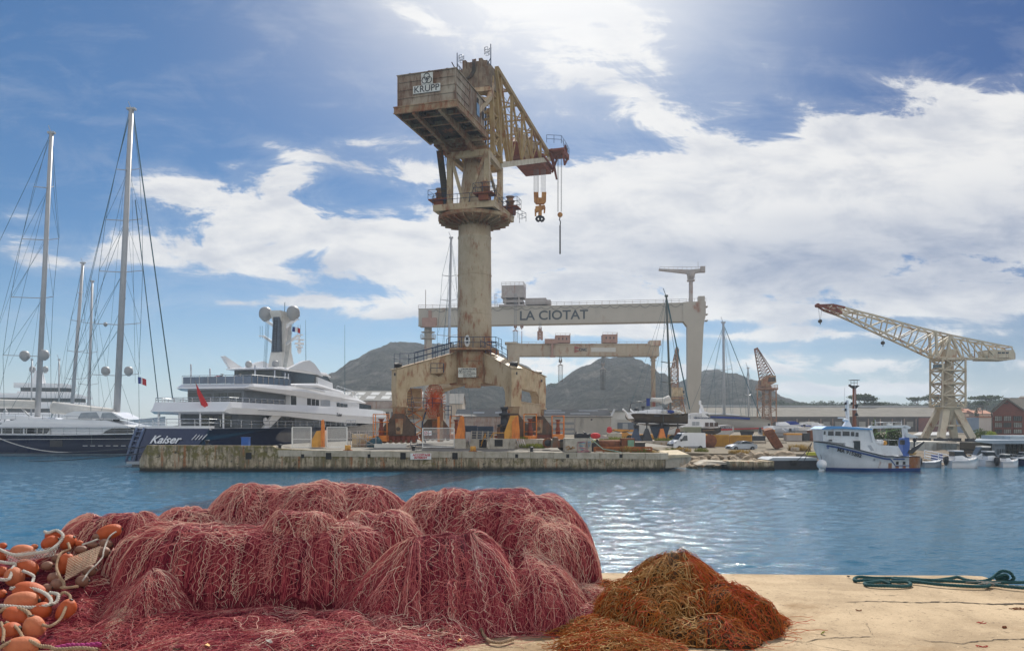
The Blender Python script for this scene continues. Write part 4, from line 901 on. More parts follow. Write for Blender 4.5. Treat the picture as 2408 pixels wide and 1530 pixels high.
m = MB(); a_ = K(-3.1,1.15,9.6); m.add([a_, a_+Vector((.15,0,-1.2)), a_+Vector((1.3,.1,-2.4)), a_+Vector((1.55,.1,-3.2)), a_+Vector((.7,-.1,-2.6)), a_+Vector((.3,.05,-.6))], [(0,1,4,3,2,5)]); m.add([q+Vector((0,.05,0)) for q in [a_, a_+Vector((.15,0,-1.2)), a_+Vector((1.3,.1,-2.4)), a_+Vector((1.55,.1,-3.2)), a_+Vector((.7,-.1,-2.6)), a_+Vector((.3,.05,-.6))]], [(5,2,3,4,1,0)]); m.build('cloth', M_REDF, fl)
def tricolour(p, w, yaw, label):
 f = thing('french_flag', label, 'flag', p, None); a, b2, c = MB(), MB(), MB(); flag_mb(Vector(p), w, w*.66, [a, b2, c], yaw)
 a.build('blue_stripe', M_BLUEF, f); b2.build('white_stripe', M_GEL, f); c.build('red_stripe', M_REDF, f)
tricolour(K(19,1.75,19.0), 1.1, .2, 'small tricolour flag under the right dome of the yacht mast')

# ---------------- generic rigging
def spar(m, pts, r0, r1=None):
 m.tube(pts[0], pts[1], r0, r1 or r0, n=10)
def mast_rig(T, base, top, r, spreaders, stays, domes, Y, mmat=M_MASTG, stays_r=.035):
 """base, top, spreaders (y, x_left, x_right) and stays in reference pixels at distance Y"""
 b = P(*base, Y); t = P(*top, Y); m = MB(); m.tube(b, t, r, r*.72, n=12); m.box(t+UP*.1, (r*2.6,r*1.4,.3)); m.tube(t, t+Vector((-.5,0,1.3)), .05, n=4)
 ms = m.build('mast', mmat, T)
 def on(y): f = (base[1]-y)/(base[1]-top[1]); return base[0]+(top[0]-base[0])*f
 tipsL, tipsR = [], []
 for y, xl, xr in spreaders:
  m = MB(); c = P(on(y), y, Y); L = P(xl, y-3, Y-2.0); Rr = P(xr, y-4, Y+2.0); m.beam(c, L, .28,.10, w2=.12); m.beam(c, Rr, .28,.10, w2=.12); m.build('spreader', mmat, ms); tipsL.append(L); tipsR.append(Rr)
 m = MB()
 if tipsL:
  m.path([t]+tipsL+[P(spreaders[-1][1]+4, base[1]+25, Y-2)], stays_r, 4); m.path([t]+tipsR+[P(spreaders[-1][2]+2, base[1]+25, Y+2)], stays_r, 4)
  for i, (y, xl, xr) in enumerate(spreaders):
   nxt = spreaders[i+1][0] if i+1 < len(spreaders) else base[1]; m.tube(P(on(y), y, Y), (tipsL+[P(xl, nxt, Y-2)])[i+1], stays_r*.7, n=4); m.tube(P(on(y), y, Y), (tipsR+[P(xr, nxt, Y+2)])[i+1], stays_r*.7, n=4)
 for x0, y0, x1, y1, rr_ in stays: m.tube(P(x0,y0,Y), P(x1,y1,Y), rr_, n=4, caps=False)
 m.build('rigging', M_RIG, ms)
 for x, y, rp in domes: sat_dome(MB(), P(x, y, Y-.4), rp/FPX*Y).build('radome', M_DOME, ms)
 return ms

# ---------------- navy ketch at the left
YK = 127.0
KE = thing('sailing_ketch', 'big navy-hulled two-masted sailing yacht with white deckhouse at the left edge', 'sailing yacht', (P(150,1068,YK).x, YK, 0))
Ok = P(-420,1068,YK); Ok.z = 0; azk = R(88)
hull_mb(Ok, azk, [(0,2.5,3.4,1.5,-.5),(6,4.0,3.2,3.3,-1),(20,4.6,3.05,4.2,-1),(36,4.3,3.15,3.6,-1),(46,3.0,3.4,2.0,-1),(53,.8,3.75,.4,-.8),(55,.1,3.85,.05,-.4)]).build('hull', M_NAVY, KE)
m = MB(); hull_mb(Ok, azk, [(0.5,1.9,.42,1.6,-.5),(6,3.55,.42,3.4,-1),(20,4.42,.42,4.25,-1),(36,3.85,.42,3.65,-1),(46,2.3,.42,2.1,-1),(52.5,.5,.42,.4,-.8)]).build('boot_top', mat('boot_grey', (.22,.30,.36), (.16,.22,.28), 1, .4), KE)
def kp(x, y, off=0): return P(x, y, YK-4.3+off)
m = MB()
for x in list(range(200,378,18))+[420]: q_ = kp(x+0,1047.5,-.22); m.box(q_, (.7,.1,.07))
m.build('bow_marks', M_GEL, KE)
m = MB(); m.box(kp(132,1042,-.2), (1.9,.12,1.05)); m.build('hull_port', M_BLACK, KE)
m = MB(); m.path([kp(-60,1021.0,.1), kp(150,1022,.1), kp(335,1019,.5)], .09, 5); m.beam(kp(-60,1033,-.15), kp(330,1031,.3), .04,.05); m.build('cap_rail', M_GEL, KE)
m = MB()
Y0, Y1 = YK-3.5, YK+3.2
def kprism(m, pts, y0=Y0, y1=Y1): m.prism([P(x, y, Y0)+Vector((0,y0-Y0,0)) for x, y in pts], (0,y1-y0,0))
kprism(m, [(-400,1020),(-400,1000),(0,1000),(8,992),(40,985),(150,985),(250,988),(300,1000),(325,1020)]); m.build('deckhouse', M_GEL, KE)
m = MB(); kprism(m, [(-400,999),(0,999),(6,996),(60,993),(300,1000),(312,1004),(308,1006),(-400,1004)], Y0-.35, Y1+.3); m.build('deckhouse_roof', M_GEL, KE)
m = MB(); kprism(m, [(242,1018.5),(250,1012),(264,1006.5),(290,1005.5),(312,1005.5),(313,1018.5)], Y0-.05, Y0+.4); kprism(m, [(314,1005.5),(322,1007),(330,1018),(315,1018.5)], Y0-.05, Y0+.4); m.build('saloon_window', M_GLASSD, KE)
for x in range(-150,60,26):
 m = MB(); kprism(m, [(x,1018.5),(x,1006.5),(x+22,1006.5),(x+22,1018.5)], Y0-.05, Y0+.3); m.build('cabin_window', M_GLASSD, KE)
m = MB(); kprism(m, [(64,1018.5),(64,1006.5),(120,1006.5),(110,1018.5)], Y0-.05, Y0+.3); m.build('cabin_window', M_GLASSD, KE)
m = MB()
for x in (63,88,102,118): m.beam(P(x,1006,Y0-.1), P(x-1,1020,Y0-.1), .12)
m.build('window_post', M_SAILC, KE)
m = MB(); kprism(m, [(140,985),(150,972),(170,966),(230,966),(258,968),(292,985)], Y0+.6, Y1-.6); m.build('pilothouse', M_GEL, KE)
m = MB(); kprism(m, [(178,983),(186,970),(222,968),(230,983)], Y0+.55, Y0+1); kprism(m, [(232,983),(236,970),(258,969.5),(276,983)], Y0+.55, Y0+1); m.build('windscreen', mat('pale_screen', (.34,.38,.42), (.24,.28,.32), 1, .1), KE)
m = MB(); kprism(m, [(-200,985),(-200,978),(0,975),(30,977),(100,981),(110,985)], Y0+.8, Y1-.8); m.build('cockpit_coaming', M_GEL, KE)
m = MB(); m.rail([kp(-60,1020), kp(120,1021), kp(240,1021), kp(330,1019)], 1.1,.025,2,2.2); m.rail([P(-60,985,Y0+.5), P(100,988,Y0+.5), P(300,998,Y0+.5)], .9,.03,1,2.0); m.rail([kp(326,1019,.4), kp(360,1017,.8)], 1.3,.04,3,1.0); m.build('guard_rail', M_STEEL, KE)
m = MB(); a_, b2 = P(-200,943,YK), P(86,951,YK); m.tube(a_, b2, .75,.7, n=14); m.build('boom', M_SAILC, KE)
m = MB(); a_, b2 = P(128,958,YK), P(274,973,YK); m.tube(a_, b2, .95,.8, n=16); m.tube(a_-(b2-a_)*.02, a_, .98,.98, n=16); m.build('boom', M_SAILC, KE)
m = MB(); m.tube(P(82,992,YK), P(48,956,YK), .14, n=6); m.tube(P(252,1002,YK), P(222,972,YK), .14, n=6); m.build('boom_strut', M_MASTG, KE)
S1 = [(442,79.6,126),(564.6,51,138),(701,25.6,125),(837.6,7,119)]
S2 = [(400.8,273,328),(519,248.5,334),(640,233,335.5),(763.6,222,331),(883,211.5,326)]
mast_rig(KE, (87,996), (121,314), .42, S1, [(118,318,-60,690,.04),(116,318,-40,900,.03),(112,442,-20,1000,.03),(122,330,134,480,.03),(122,318,140,560,.02),(100,700,20,860,.02),(115,442,0,760,.02),(106,560,30,700,.02),(102,640,60,960,.02)], [(58,835,11),(104,833,11)], YK)
mast_rig(KE, (272,1018), (309,258), .52, S2, [(313,264,406,938,.10),(318,470,376,978,.08),(306,262,200,700,.04),(304,262,176,820,.04),(300,400,176,960,.03),(296,519,120,985,.035),(290,640,110,1000,.03),(300,340,250,880,.02),(308,300,318,900,.025),(300,520,330,880,.02),(296,700,170,985,.03),(288,763,160,945,.02)], [(248.5,871,10),(302.5,871,10),(248,762,4.5)], YK)
tricolour(P(324,886,YK-1), 1.6, -.35, 'tricolour flag flying from the rigging of the navy ketch')
m = MB(); q0, q1 = P(-40,1012,YK-4), P(190,1062,118); m.path([q0.lerp(q1,f)-UP*(2.2*f*(1-f)*2) for f in np.linspace(0,1,14)], .07, 5); tag(m.build('mooring_line', M_SAILC), 'pale slack mooring line running down to the water beside the navy ketch', 'rope')
for k, (a_, b2, lab) in enumerate(((P(-60,1081,112), P(345,1064,88), 'dark mooring line sagging low across the ketch hull to the mole'),(P(-60,1060,118), P(345,1050,88), 'dark mooring line crossing the middle of the ketch hull'))):
 m = MB(); m.path([a_.lerp(b2,f)-UP*(.5*f*(1-f)*4) for f in np.linspace(0,1,16)], .06, 5); tag(m.build('mooring_line', M_BLACK), lab, 'rope')

# ---------------- generic boats further off
def motor_yacht(label, x, ywl, L, beam, Y, az, decks=3, hullm=M_GEL, domes=2, group=None, mastz=None):
 T = thing('motor_yacht', label, 'yacht', ((x-1204)/FPX*Y, Y, 0), group); o = Vector(T.location); b = beam/2; h = L*.075
 hull_mb(o, az, [(-L/2,b*.85,h,b*.7,-.5),(-L*.2,b,h,b*.8,-.6),(L*.15,b*.95,h*1.1,b*.6,-.6),(L*.38,b*.5,h*1.4,b*.15,-.5),(L/2,.1,h*1.6,.05,0)]).build('hull', hullm, T)
 z = h
 for k in range(decks):
  f = 1-k*.22; dh = L*.045; m = MB(); slab(m, o, az, [(-L*.36*f,b*.82*f,z,z+dh),(L*.18*f,b*.8*f,z,z+dh),(L*.26*f,b*.5*f,z,z+dh*.9)]); m.build('cabin', M_GLASSD, T)
  m = MB(); slab(m, o, az, [(-L*.44*f,b*.9*f,z+dh*.62,z+dh*1.1),(L*.20*f,b*.86*f,z+dh*.66,z+dh*1.12),(L*.31*f,b*.35*f,z+dh*.60,z+dh*.8)], .06)
  slab(m, o, az, [(-L*.40*f,b*.92*f,z-.05,z+dh*.22),(L*.22*f,b*.88*f,z-.05,z+dh*.25),(L*.30*f,b*.5*f,z-.05,z+dh*.2)], .04); m.build('deck_band', M_GEL, T); z += dh*1.1
 m = MB(); axx = Vector((math.sin(az), math.cos(az), 0)); c = o+axx*(-L*.05)+UP*z; m.loft([[c+Vector((a*w,bb*w,zz)) for a, bb in ((-1,-1),(1,-1),(1,1),(-1,1))] for w, zz in ((L*.022,0),(L*.012,L*.06))], sm=False); m.box(c+UP*L*.05, (L*.08,.2,.2)); m.tube(c, c+UP*L*.11, .08, n=5); m.build('mast', M_GEL, T)
 for i in range(domes): sat_dome(MB(), c+Vector(((i-(domes-1)/2)*L*.06,0,L*.068)), L*.014).build('radome', M_DOME, T)
 return T
motor_yacht('tall white superyacht with dark glass bands behind the navy ketch', 120, 1030, 62, 11, 235, R(62), 4, domes=2)
motor_yacht('cream-hulled yacht moored behind the aft mast of the navy ketch', 235, 1030, 40, 8, 200, R(80), 1, mat('hull_beige', (.42,.40,.37), (.36,.34,.31), .4, .3), 0)
motor_yacht('small white cruiser between the navy ketch and the big yacht', 312, 1020, 18, 5, 255, R(70), 2, domes=1)
motor_yacht('low white cruiser farthest off beside the big yacht stern', 338, 1020, 15, 4.5, 330, R(80), 1, domes=0)
motor_yacht('grey-decked yacht just showing under the ketch boom at the left edge', 30, 1025, 34, 7.5, 205, R(75), 2, M_GELG, 1)
def sail_boat(label, base, top, Y, sp, r=.25, L=26, az=R(70), hullm=M_GEL, group=None, stays=(), boom=None, hullx=None):
 T = thing('sailing_yacht', label, 'sailing yacht', ((base[0]-1204)/FPX*Y, Y, 0), group); o = Vector(T.location)
 hull_mb(o, az, [(-L/2,L*.07,1.7,L*.04,.2),(-L*.3,L*.1,1.6,L*.08,-.5),(0,L*.11,1.6,L*.085,-.6),(L*.3,L*.07,1.8,L*.04,-.5),(L/2,.08,2.1,.03,0)]).build('hull', hullm, T)
 m = MB(); slab(m, o, az, [(-L*.28,L*.06,1.6,2.3),(L*.1,L*.06,1.6,2.5),(L*.24,L*.03,1.6,2.0)], .05); m.build('coachroof', M_GEL, T)
 m = MB(); slab(m, o, az, [(-L*.2,L*.066,1.95,2.2),(L*.08,L*.066,1.95,2.25)]); m.build('cabin_window', M_GLASSD, T)
 mast_rig(T, base, top, r, sp, stays, [], Y, stays_r=.03); return T
sail_boat('sailing yacht with a tall raked mast between the two masts of the navy ketch', (166,1000), (195,619), 180, [(690,182,196),(755,166,200),(827,158,204),(892,152,206)], .42, 34, stays=[(194,622,120,985,.03),(196,622,250,985,.03)])
sail_boat('sailing yacht with a thinner upright mast just left of the ketch aft mast', (207,1000), (217,662), 185, [(760,190,224),(830,180,230),(905,184,232)], .34, 30, stays=[(217,664,268,985,.03),(216,664,150,985,.03)])
sail_boat('sailing yacht whose bare dark mast stub shows left of the first ketch mast', (73,1000), (75,846), 190, [], .2, 20, stays=[(75,850,40,985,.02)])
sail_boat('sailing yacht whose thin dark mast shows right of the first ketch mast', (138,1000), (139,846), 195, [(905,128,146)], .2, 20, stays=[(139,850,170,985,.02)])
sail_boat('sailing yacht with a slender white mast directly behind the big crane column', (1052,1010), (1061,560), 165, [(650,1040,1073),(707,1036,1075),(790,1028,1078)], .32, 24, stays=[(1061,562,1032,985,.03),(1060,562,1110,985,.03),(1060,640,1020,990,.03)])
# ================================================================ the other cranes
M_GREYB = mat('gantry_grey_beige', (.46,.42,.355), (.41,.37,.31), .08, .6, rust=.10, rscale=.15, stretch=2, dirt=.25)
M_GREYR = mat('gantry_cream_worn', (.46,.385,.29), (.37,.30,.215), .15, .65, rust=.38, rscale=.3, stretch=3, dirt=.3)
M_PINK = mat('cabin_faded_red', (.40,.24,.19), (.33,.19,.15), .5, .65, rust=.2, dirt=.25)
M_GREYTR = mat('trolley_grey', (.42,.38,.36), (.34,.30,.28), .4, .6, rust=.2, dirt=.25)
M_RUSTL = mat('lattice_rusty', (.40,.27,.18), (.26,.15,.09), .5, .8, rust=.5)
M_LETTER = mat('letter_slate', (.05,.065,.075), (.04,.05,.06), 1, .6)
def lattice(m, r0, r1, n, w, wd=None, cross=True):
 """square lattice mast between two 4-corner rings"""
 wd = wd or w*.6; r0 = [Vector(q) for q in r0]; r1 = [Vector(q) for q in r1]; k = len(r0)
 for a, b2 in zip(r0, r1): m.beam(a, b2, w)
 for i in range(n):
  f0, f1 = i/n, (i+1)/n
  for j in range(k):
   a0, b0 = r0[j].lerp(r1[j], f0), r0[(j+1) % k].lerp(r1[(j+1) % k], f0); a1, b1 = r0[j].lerp(r1[j], f1), r0[(j+1) % k].lerp(r1[(j+1) % k], f1)
   m.beam(a1, b1, wd)
   if cross or i % 2 == 0: m.beam(a0, b1, wd)
   if cross or i % 2: m.beam(b0, a1, wd)
def sq(c, wx, wy): c = Vector(c); return [c+Vector((a*wx, b*wy, 0)) for a, b in ((-1,-1),(1,-1),(1,1),(-1,1))]
def hookset(T, x, ytop, yblock, yend, Y, slings=4, mm=M_GREYTR):
 m = MB()
 for o in (-2.6,-1.2,1.2,2.6): m.tube(P(x+o,ytop,Y), P(x+o,yblock,Y), .05, n=4)
 m.build('hoist_rope', M_CABLE, T)
 m = MB(); s = Y/FPX; c = P(x, yblock+4, Y); m.box(c+UP*2.4*s, (7*s,1,4*s)); m.box(c-Vector((2.7*s,0,-4*s)), (2.2*s,1,7*s)); m.box(c+Vector((2.7*s,0,4*s)), (2.2*s,1,7*s)); m.lathe(c-UP*1.5*s, [(.2,2*s),(1.2*s,1*s),(1.4*s,-1*s),(.2,-2*s)], 10); b = m.build('hook_block', mm, T)
 if slings:
  m = MB(); c2 = P(x, yblock+10, Y); m.prism([c2+Vector((dx_*s,-.3,dz_*s)) for dx_, dz_ in ((-7,-2),(-3,1.5),(3,1.5),(7,-2),(5,-2.2),(0,-.6),(-5,-2.2))], (0,.6,0)); m.build('spreader_beam', mm, b)
  m = MB()
  for i in range(slings): o = (i-(slings-1)/2)*10/(slings-1); m.tube(P(x+o,yblock+12,Y), P(x+o*.9,yend-3,Y), .07, n=4); m.box(P(x+o*.9,yend-1.5,Y), (1.6*s,.3,4*s))
  m.build('sling', M_DARKST, b)
# ---------------- giant gantry with the town's name
GA = P(984,1000,271); GB = P(1660,1000,257); GA.z = GB.z = 0; gd = (GB-GA).normalized(); gn = Vector((-gd.y, gd.x, 0)); GL = (GB-GA).length
def Q(s, t, z): return GA+gd*s+gn*t+UP*z
GT = thing('gantry_crane', 'giant grey-beige gantry crane with LA CIOTAT lettered along its beam', 'gantry crane', (GA+gd*GL/2))
def gbox(m, s0, s1, t0, t1, z0, z1, taper=None):
 vs = [Q(s, t, z) for s in (s0, s1) for t in (t0, t1) for z in (z0, z1)]; return m.add(vs, [(0,1,3,2),(4,6,7,5),(0,4,5,1),(2,3,7,6),(0,2,6,4),(1,5,7,3)])
m = MB(); gbox(m, 0, GL-5.6, 0, 4.5, 38.6, 44.2); gbox(m, -.1, GL-5.6, -.12, 4.6, 38.35, 38.6); gbox(m, -.1, GL-5.6, -.12, 4.6, 44.2, 44.4); m.build('main_beam', M_GREYB, GT)
m = MB(); m.prism([Q(GL-5.9,-.3,44.6), Q(GL-.05,-.3,44.6), Q(GL-.05,-.3,40.2), Q(GL-.7,-.3,37), Q(GL-2.4,-.3,1.5), Q(GL-5.8,-.3,1.5), Q(GL-5.9,-.3,36.8), Q(GL-7.2,-.3,38.5), Q(GL-7.2,-.3,44.5)], gn*5.2)
gbox(m, GL-2.4, GL-.3, .2, 3.5, 44.6, 46.4)
for z in (12, 24): gbox(m, GL-5.95, GL-1.2, -.36, -.3, z, z+.15)
for z in (38.5, 40.5, 43): gbox(m, GL-.1, GL+.7, .3, 3.6, z, z+.2)
m.build('gantry_leg', M_GREYB, GT)
m = MB(); c = Q(2.8,2.2,0); m.lathe(c, [(1.9,1.5),(1.55,18),(1.3,34.5),(1.3,38.4)], 18); m.lathe(c, [(2.6,34.2),(2.6,34.4)], 16); m.lathe(c, [(2.4,36.4),(2.4,36.6)], 16); m.rail([c+Vector((2.6*math.cos(a),2.6*math.sin(a),34.4)) for a in np.linspace(0,6.28,9)], 1.3,.07,2,2); m.build('gantry_leg', M_GREYB, GT)
m = MB(); gbox(m, 1.6, 6.4, -1.4, 0, 37.9, 41.0); gbox(m, 3.6, 4.6, -.6, 0, 41, 43.6); cabm = m.build('trolley_cabin', M_PINK, GT)
m = MB(); m.rail([Q(0,-.1,44.4), Q(GL-6,-.1,44.4)], 1.1,.06,2,2.5); m.tube(Q(2,2,44.4), Q(2,2,51), .12, n=5); m.rail([Q(GL-5.5,-.2,44.7), Q(GL,-.2,44.7)], .9,.05,1,2); m.beam(Q(4,-1.2,38), Q(10,-1.2,38), .25); m.build('beam_rail', M_GREYTR, GT)
m = MB()
for i in range(27):
 s0 = 3+i*3.25; m.path([Q(s0+3.25*f,-.2,43.9-3.2*f*(1-f)*(.9+.3*math.sin(i*2.1))) for f in np.linspace(0,1,8)], .06, 4)
m.build('festoon_cable', M_LETTER, GT)
text_mb('LA CIOTAT', 4.25, Q((1310.5-984)/676*GL,-.05,41.05), gd, UP, .06, bold=.075, sx=1.06).build('lettering', M_LETTER, GT)
m = MB(); gbox(m, 28.8,36.2,-1,5.2,47.6,51.3); gbox(m, 28.6,36.4,-1.2,5.4,47.2,47.6)
for s in (30,34.6): m.beam(Q(s,-.5,44.4), Q(s,-.5,47.3), .6); m.beam(Q(s,4.7,44.4), Q(s,4.7,47.3), .6)
gbox(m, 29.2,35.8,-.9,5,45.6,46.4); gbox(m, 36.6,43.6,0,4.6,45.0,47.0); gbox(m, 41.5,45.0,.4,4.2,45.0,46.4); gbox(m, 27.8,36.5,-.6,5,44.4,45.0); tr = m.build('hoist_trolley', M_GREYTR, GT)
m = MB(); m.rail([Q(28.8,-1,51.3), Q(36.2,-1,51.3), Q(36.2,5.2,51.3)], 1.0,.06,2,1.5); m.rail([Q(27.4,-1,44.5), Q(27.4,-1,48.5)], 1.0,.06,2,1.5,up=-gd); m.build('trolley_rail', M_GREYTR, tr)
m = MB(); sx0 = GL-4.6; m.beam(Q(sx0,2,44.5), Q(sx0,2,52.2), 1.1,1.1); gbox(m, sx0-1.2,sx0+1.2,.8,3.2,51.6,52.0); m.beam(Q(sx0+4.1,2,55.0), Q(sx0-.6,2,54.6), 1.5,1.1, w2=2.0); m.beam(Q(sx0-.6,2,54.6), Q(sx0-10.3,2,55.6), 1.6,1.3, h2=.45); m.lathe(Q(sx0,2,0), [(.9,52),(1.2,53.2),(1.6,54.4)], 12); gbox(m, sx0+3,sx0+4.5,.9,3.1,54.4,56.2)
m.rail([Q(sx0-10,1.2,55.6), Q(sx0+3,1.2,55.2)], .8,.05,1,1.5); m.tube(Q(sx0+2.3,2,55.2), Q(sx0+2.3,2,58), .06, n=4); m.rail([Q(sx0-1.2,.8,52), Q(sx0+1.2,.8,52)], 1,.06,2,1.2); m.build('service_jib', M_GREYTR, GT)
hookset(GT, 1212, 690, 767, 806, 262, 4, M_YELHOOK if False else M_PINK); hookset(GT, 1227, 760, 767, 800, 262, 0, M_PINK); hookset(GT, 1270, 757, 773, 802, 262, 0, M_PINK)
m = MB()
for y in (780,787,794): m.box(P(1270,y,262), (1.2,.8,.8)); m.box(P(1266,y+2,262), (.7,.5,1.0)); m.box(P(1274,y+2,262), (.7,.5,1.0))
m.tube(P(1227,778,262), P(1227,830,262), .12, n=5); m.build('hook_chain', M_PINK, GT)
# ---------------- second gantry
Y2 = 212; CN = thing('gantry_crane', 'smaller worn cream gantry crane marked CNC with two faded red cabins on its beam', 'gantry crane', P(1370,1000,Y2))
def r3(m, x0, x1, y0, y1, ya, yb): a, b2 = P(x0, y1, Y2), P(x1, y0, Y2); return m.bb(a.x, b2.x, ya, yb, a.z, b2.z)
m = MB(); r3(m, 1206,1550,810,835.5,Y2,Y2+3); r3(m, 1205,1552,807.5,810,Y2-.15,Y2+3.15); r3(m, 1206,1550,835.5,837,Y2-.15,Y2+3.15); m.build('main_beam', M_GREYR, CN)
m = MB(); m.prism([P(x,y,Y2-.1) for x, y in ((1191,806),(1222,806),(1222,840),(1218,1010),(1204,1010),(1192,840))], (0,3.4,0)); r3(m, 1187,1215,804,808,Y2-.4,Y2+3.4); m.build('gantry_leg', M_GREYR, CN)
m = MB(); c = P(1538.5,1000,Y2); z1 = P(0,834,Y2).z; m.lathe((c.x,Y2+1.5,0), [(.72,1.5),(.55,z1-1),(.95,z1-.8),(.95,z1)], 14); m.lathe((c.x,Y2+1.5,0), [(.9,P(0,846,Y2).z-.1),(.9,P(0,846,Y2).z+.1)], 12); m.lathe((c.x,Y2+1.5,0), [(.85,P(0,868,Y2).z-.1),(.85,P(0,868,Y2).z+.1)], 12)
r3(m, 1528,1554,800,812,Y2-.3,Y2+3.3); m.build('gantry_leg', mat('leg_red_streaked', (.58,.49,.38), (.46,.36,.26), .2, .6, rust=.55, rustcol=(.20,.04,.03), rscale=.12, stretch=9), CN)
for x0, x1, y0, y1 in ((1306,1341,788,806),(1417,1452,786,806)):
 m = MB(); r3(m, x0,x1,y0,y1,Y2-.3,Y2+3.2); cb = m.build('hoist_cabin', M_PINK, CN)
 for k in range(3):
  m = MB(); xx = x0+7+k*9; r3(m, xx,xx+2.5,y0+6,y0+11,Y2-.36,Y2-.28); m.build('window', M_GLASSD, cb)
 m = MB(); a, b2 = P(x0,y0,Y2), P(x1,y0,Y2); m.rail([Vector((a.x,Y2-.2,a.z)), Vector((b2.x,Y2-.2,b2.z)), Vector((b2.x,Y2+3,b2.z))], .5,.04,1,1.2); m.build('cabin_rail', M_GREYR, cb)
m = MB(); r3(m, 1281,1311,797,808,Y2-.8,Y2+1); r3(m, 1296,1301,808,838,Y2-.7,Y2-.2); r3(m, 1293,1306,836,840,Y2-1,Y2); m.build('service_cabin', M_PINK, CN)
m = MB(); a, b2 = P(1225,808,Y2), P(1545,807,Y2); m.rail([Vector((a.x,Y2-.1,a.z)), Vector((b2.x,Y2-.1,b2.z))], .45,.04,1,2.0); m.build('beam_rail', M_GREYTR, CN)
m = MB(); m.prism([P(x,y,Y2-.14) for x, y in ((1351,813),(1365,817.5),(1351,821))], (0,.16,0)); m.prism([P(x,y,Y2-.14) for x, y in ((1351,821.2),(1363,825),(1351,829))], (0,.16,0)); m.build('pennant_mark', mat('mark_red', (.33,.10,.08), (.28,.08,.07), 1), CN)
text_mb('CNC', 1.0, P(1371,822,Y2-.05), (1,0,0), UP, .06, bold=.04).build('lettering', M_LETTER, CN)
m = MB(); r3(m, 1390,1448,817,827,Y2-.04,Y2+.1); m.build('blank_panel', mat('panel_pale', (.58,.57,.53), (.52,.50,.46), 1), CN)
hookset(CN, 1318, 837, 848, 897, Y2+1, 4, M_GREYTR); hookset(CN, 1418, 837, 856, 916, Y2+1, 4, M_GREYTR)
# ---------------- small level-luffing crane behind the blocked-up sailing boat
Y3 = 190; LC = thing('lattice_crane', 'slim rusty lattice crane with a cream cabin behind the propped-up sailing boat', 'crane', P(1588,1000,Y3))
m = MB(); lattice(m, sq(P(1585.5,912,Y3),.85,.85), sq(P(1585.5,864,Y3),.85,.85), 5, .14); lattice(m, sq(P(1586,864,Y3),.6,.6), sq(P(1592,816,Y3),.2,.2), 7, .12); lattice(m, sq(P(1589,866,Y3+1),.5,.5), sq(P(1594,820,Y3+1),.2,.2), 7, .1); m.build('lattice_mast', M_RUSTL, LC)
m = MB(); a, b2 = P(1577,930,Y3), P(1603,911,Y3); m.bb(a.x,b2.x,Y3-1.4,Y3+1.4,a.z,b2.z); m.bb(a.x,b2.x+.1,Y3-1.5,Y3+1.5,a.z-.2,a.z); a, b2 = P(1602,928,Y3), P(1606,917,Y3); m.bb(a.x,b2.x,Y3-1.5,Y3-.3,a.z,b2.z); cb = m.build('cabin', M_CREAM, LC)
m = MB(); a, b2 = P(1602.5,925,Y3), P(1606.3,918,Y3); m.bb(a.x,b2.x,Y3-1.56,Y3-.25,a.z,b2.z); m.build('window', M_GLASSD, cb)
m = MB(); lattice(m, sq(P(1590,975,Y3),1.9,1.9), sq(P(1590,938,Y3),1.2,1.2), 3, .22); m.box(P(1590,936,Y3), (3.2,3,.5)); a = P(1590,1010,Y3); lattice(m, sq(a,2.1,2.1), sq(P(1590,975,Y3),1.9,1.9), 2, .22); m.build('portal_base', M_CREAM_R, LC)
# ---------------- tall rusty jib crane
Y4 = 240; LB = thing('lattice_crane', 'rusty lattice crane, jib hoisted steep, on an open tower right of the gantry leg', 'crane', P(1803,1000,Y4))
m = MB(); c0 = [P(1781,914,Y4-2.4), P(1825,914,Y4-2.4), P(1825,914,Y4+2.4), P(1781,914,Y4+2.4)]; c1 = [P(1781,1012,Y4-2.8), P(1826,1012,Y4-2.8), P(1826,1012,Y4+2.8), P(1781,1012,Y4+2.8)]; lattice(m, c1, c0, 4, .32, .17)
for a, b2 in ((P(1790,1012,Y4),P(1797,914,Y4)),(P(1816,1012,Y4),P(1809,914,Y4))): m.beam(a, b2, .3)
lattice(m, sq(P(1803,1000,Y4),1.0,1.0), sq(P(1803,914,Y4),1.0,1.0), 7, .15); m.build('open_tower', M_RUSTL, LB)
m = MB(); c = P(1803,913,Y4); m.lathe((c.x,Y4,c.z-.5), [(3.1,0),(3.3,.3),(3.3,.6),(1.4,.7),(1.4,1.4)], 20); m.build('slewing_ring', M_RUSTL, LB)
m = MB(); m.rail([Vector((c.x+3.2*math.cos(a),Y4+3.2*math.sin(a),c.z)) for a in np.linspace(0,6.28,13)], 1,.05,2,1.5); m.build('ring_rail', M_RUSTL, LB)
m = MB(); m.prism([P(x,y,Y4-1.6) for x, y in ((1790,908),(1803,910),(1826,898),(1824,882),(1808,882),(1790,893))], (0,3.2,0)); cb = m.build('machine_cabin', M_CREAM_R, LB)
m = MB(); m.prism([P(x,y,Y4-1.68) for x, y in ((1806,897),(1824,896),(1823,886),(1808,887))], (0,.1,0)); m.build('louvre', M_DARKST, cb)
m = MB(); r0 = [P(1788,905,Y4-1.4), P(1818,884,Y4-1.4), P(1818,884,Y4+1.4), P(1788,905,Y4+1.4)]; r1 = [P(1774,820,Y4-.5), P(1780,818,Y4-.5), P(1780,818,Y4+.5), P(1774,820,Y4+.5)]; lattice(m, r0, r1, 11, .26, .16); m.beam(P(1774,822,Y4), P(1782,818,Y4), .5); m.beam(P(1783,820,Y4), P(1822,880,Y4), .2); m.build('lattice_jib', mat('jib_rust_dark', (.22,.14,.10), (.14,.085,.06), .8, .8, rust=.4), LB)
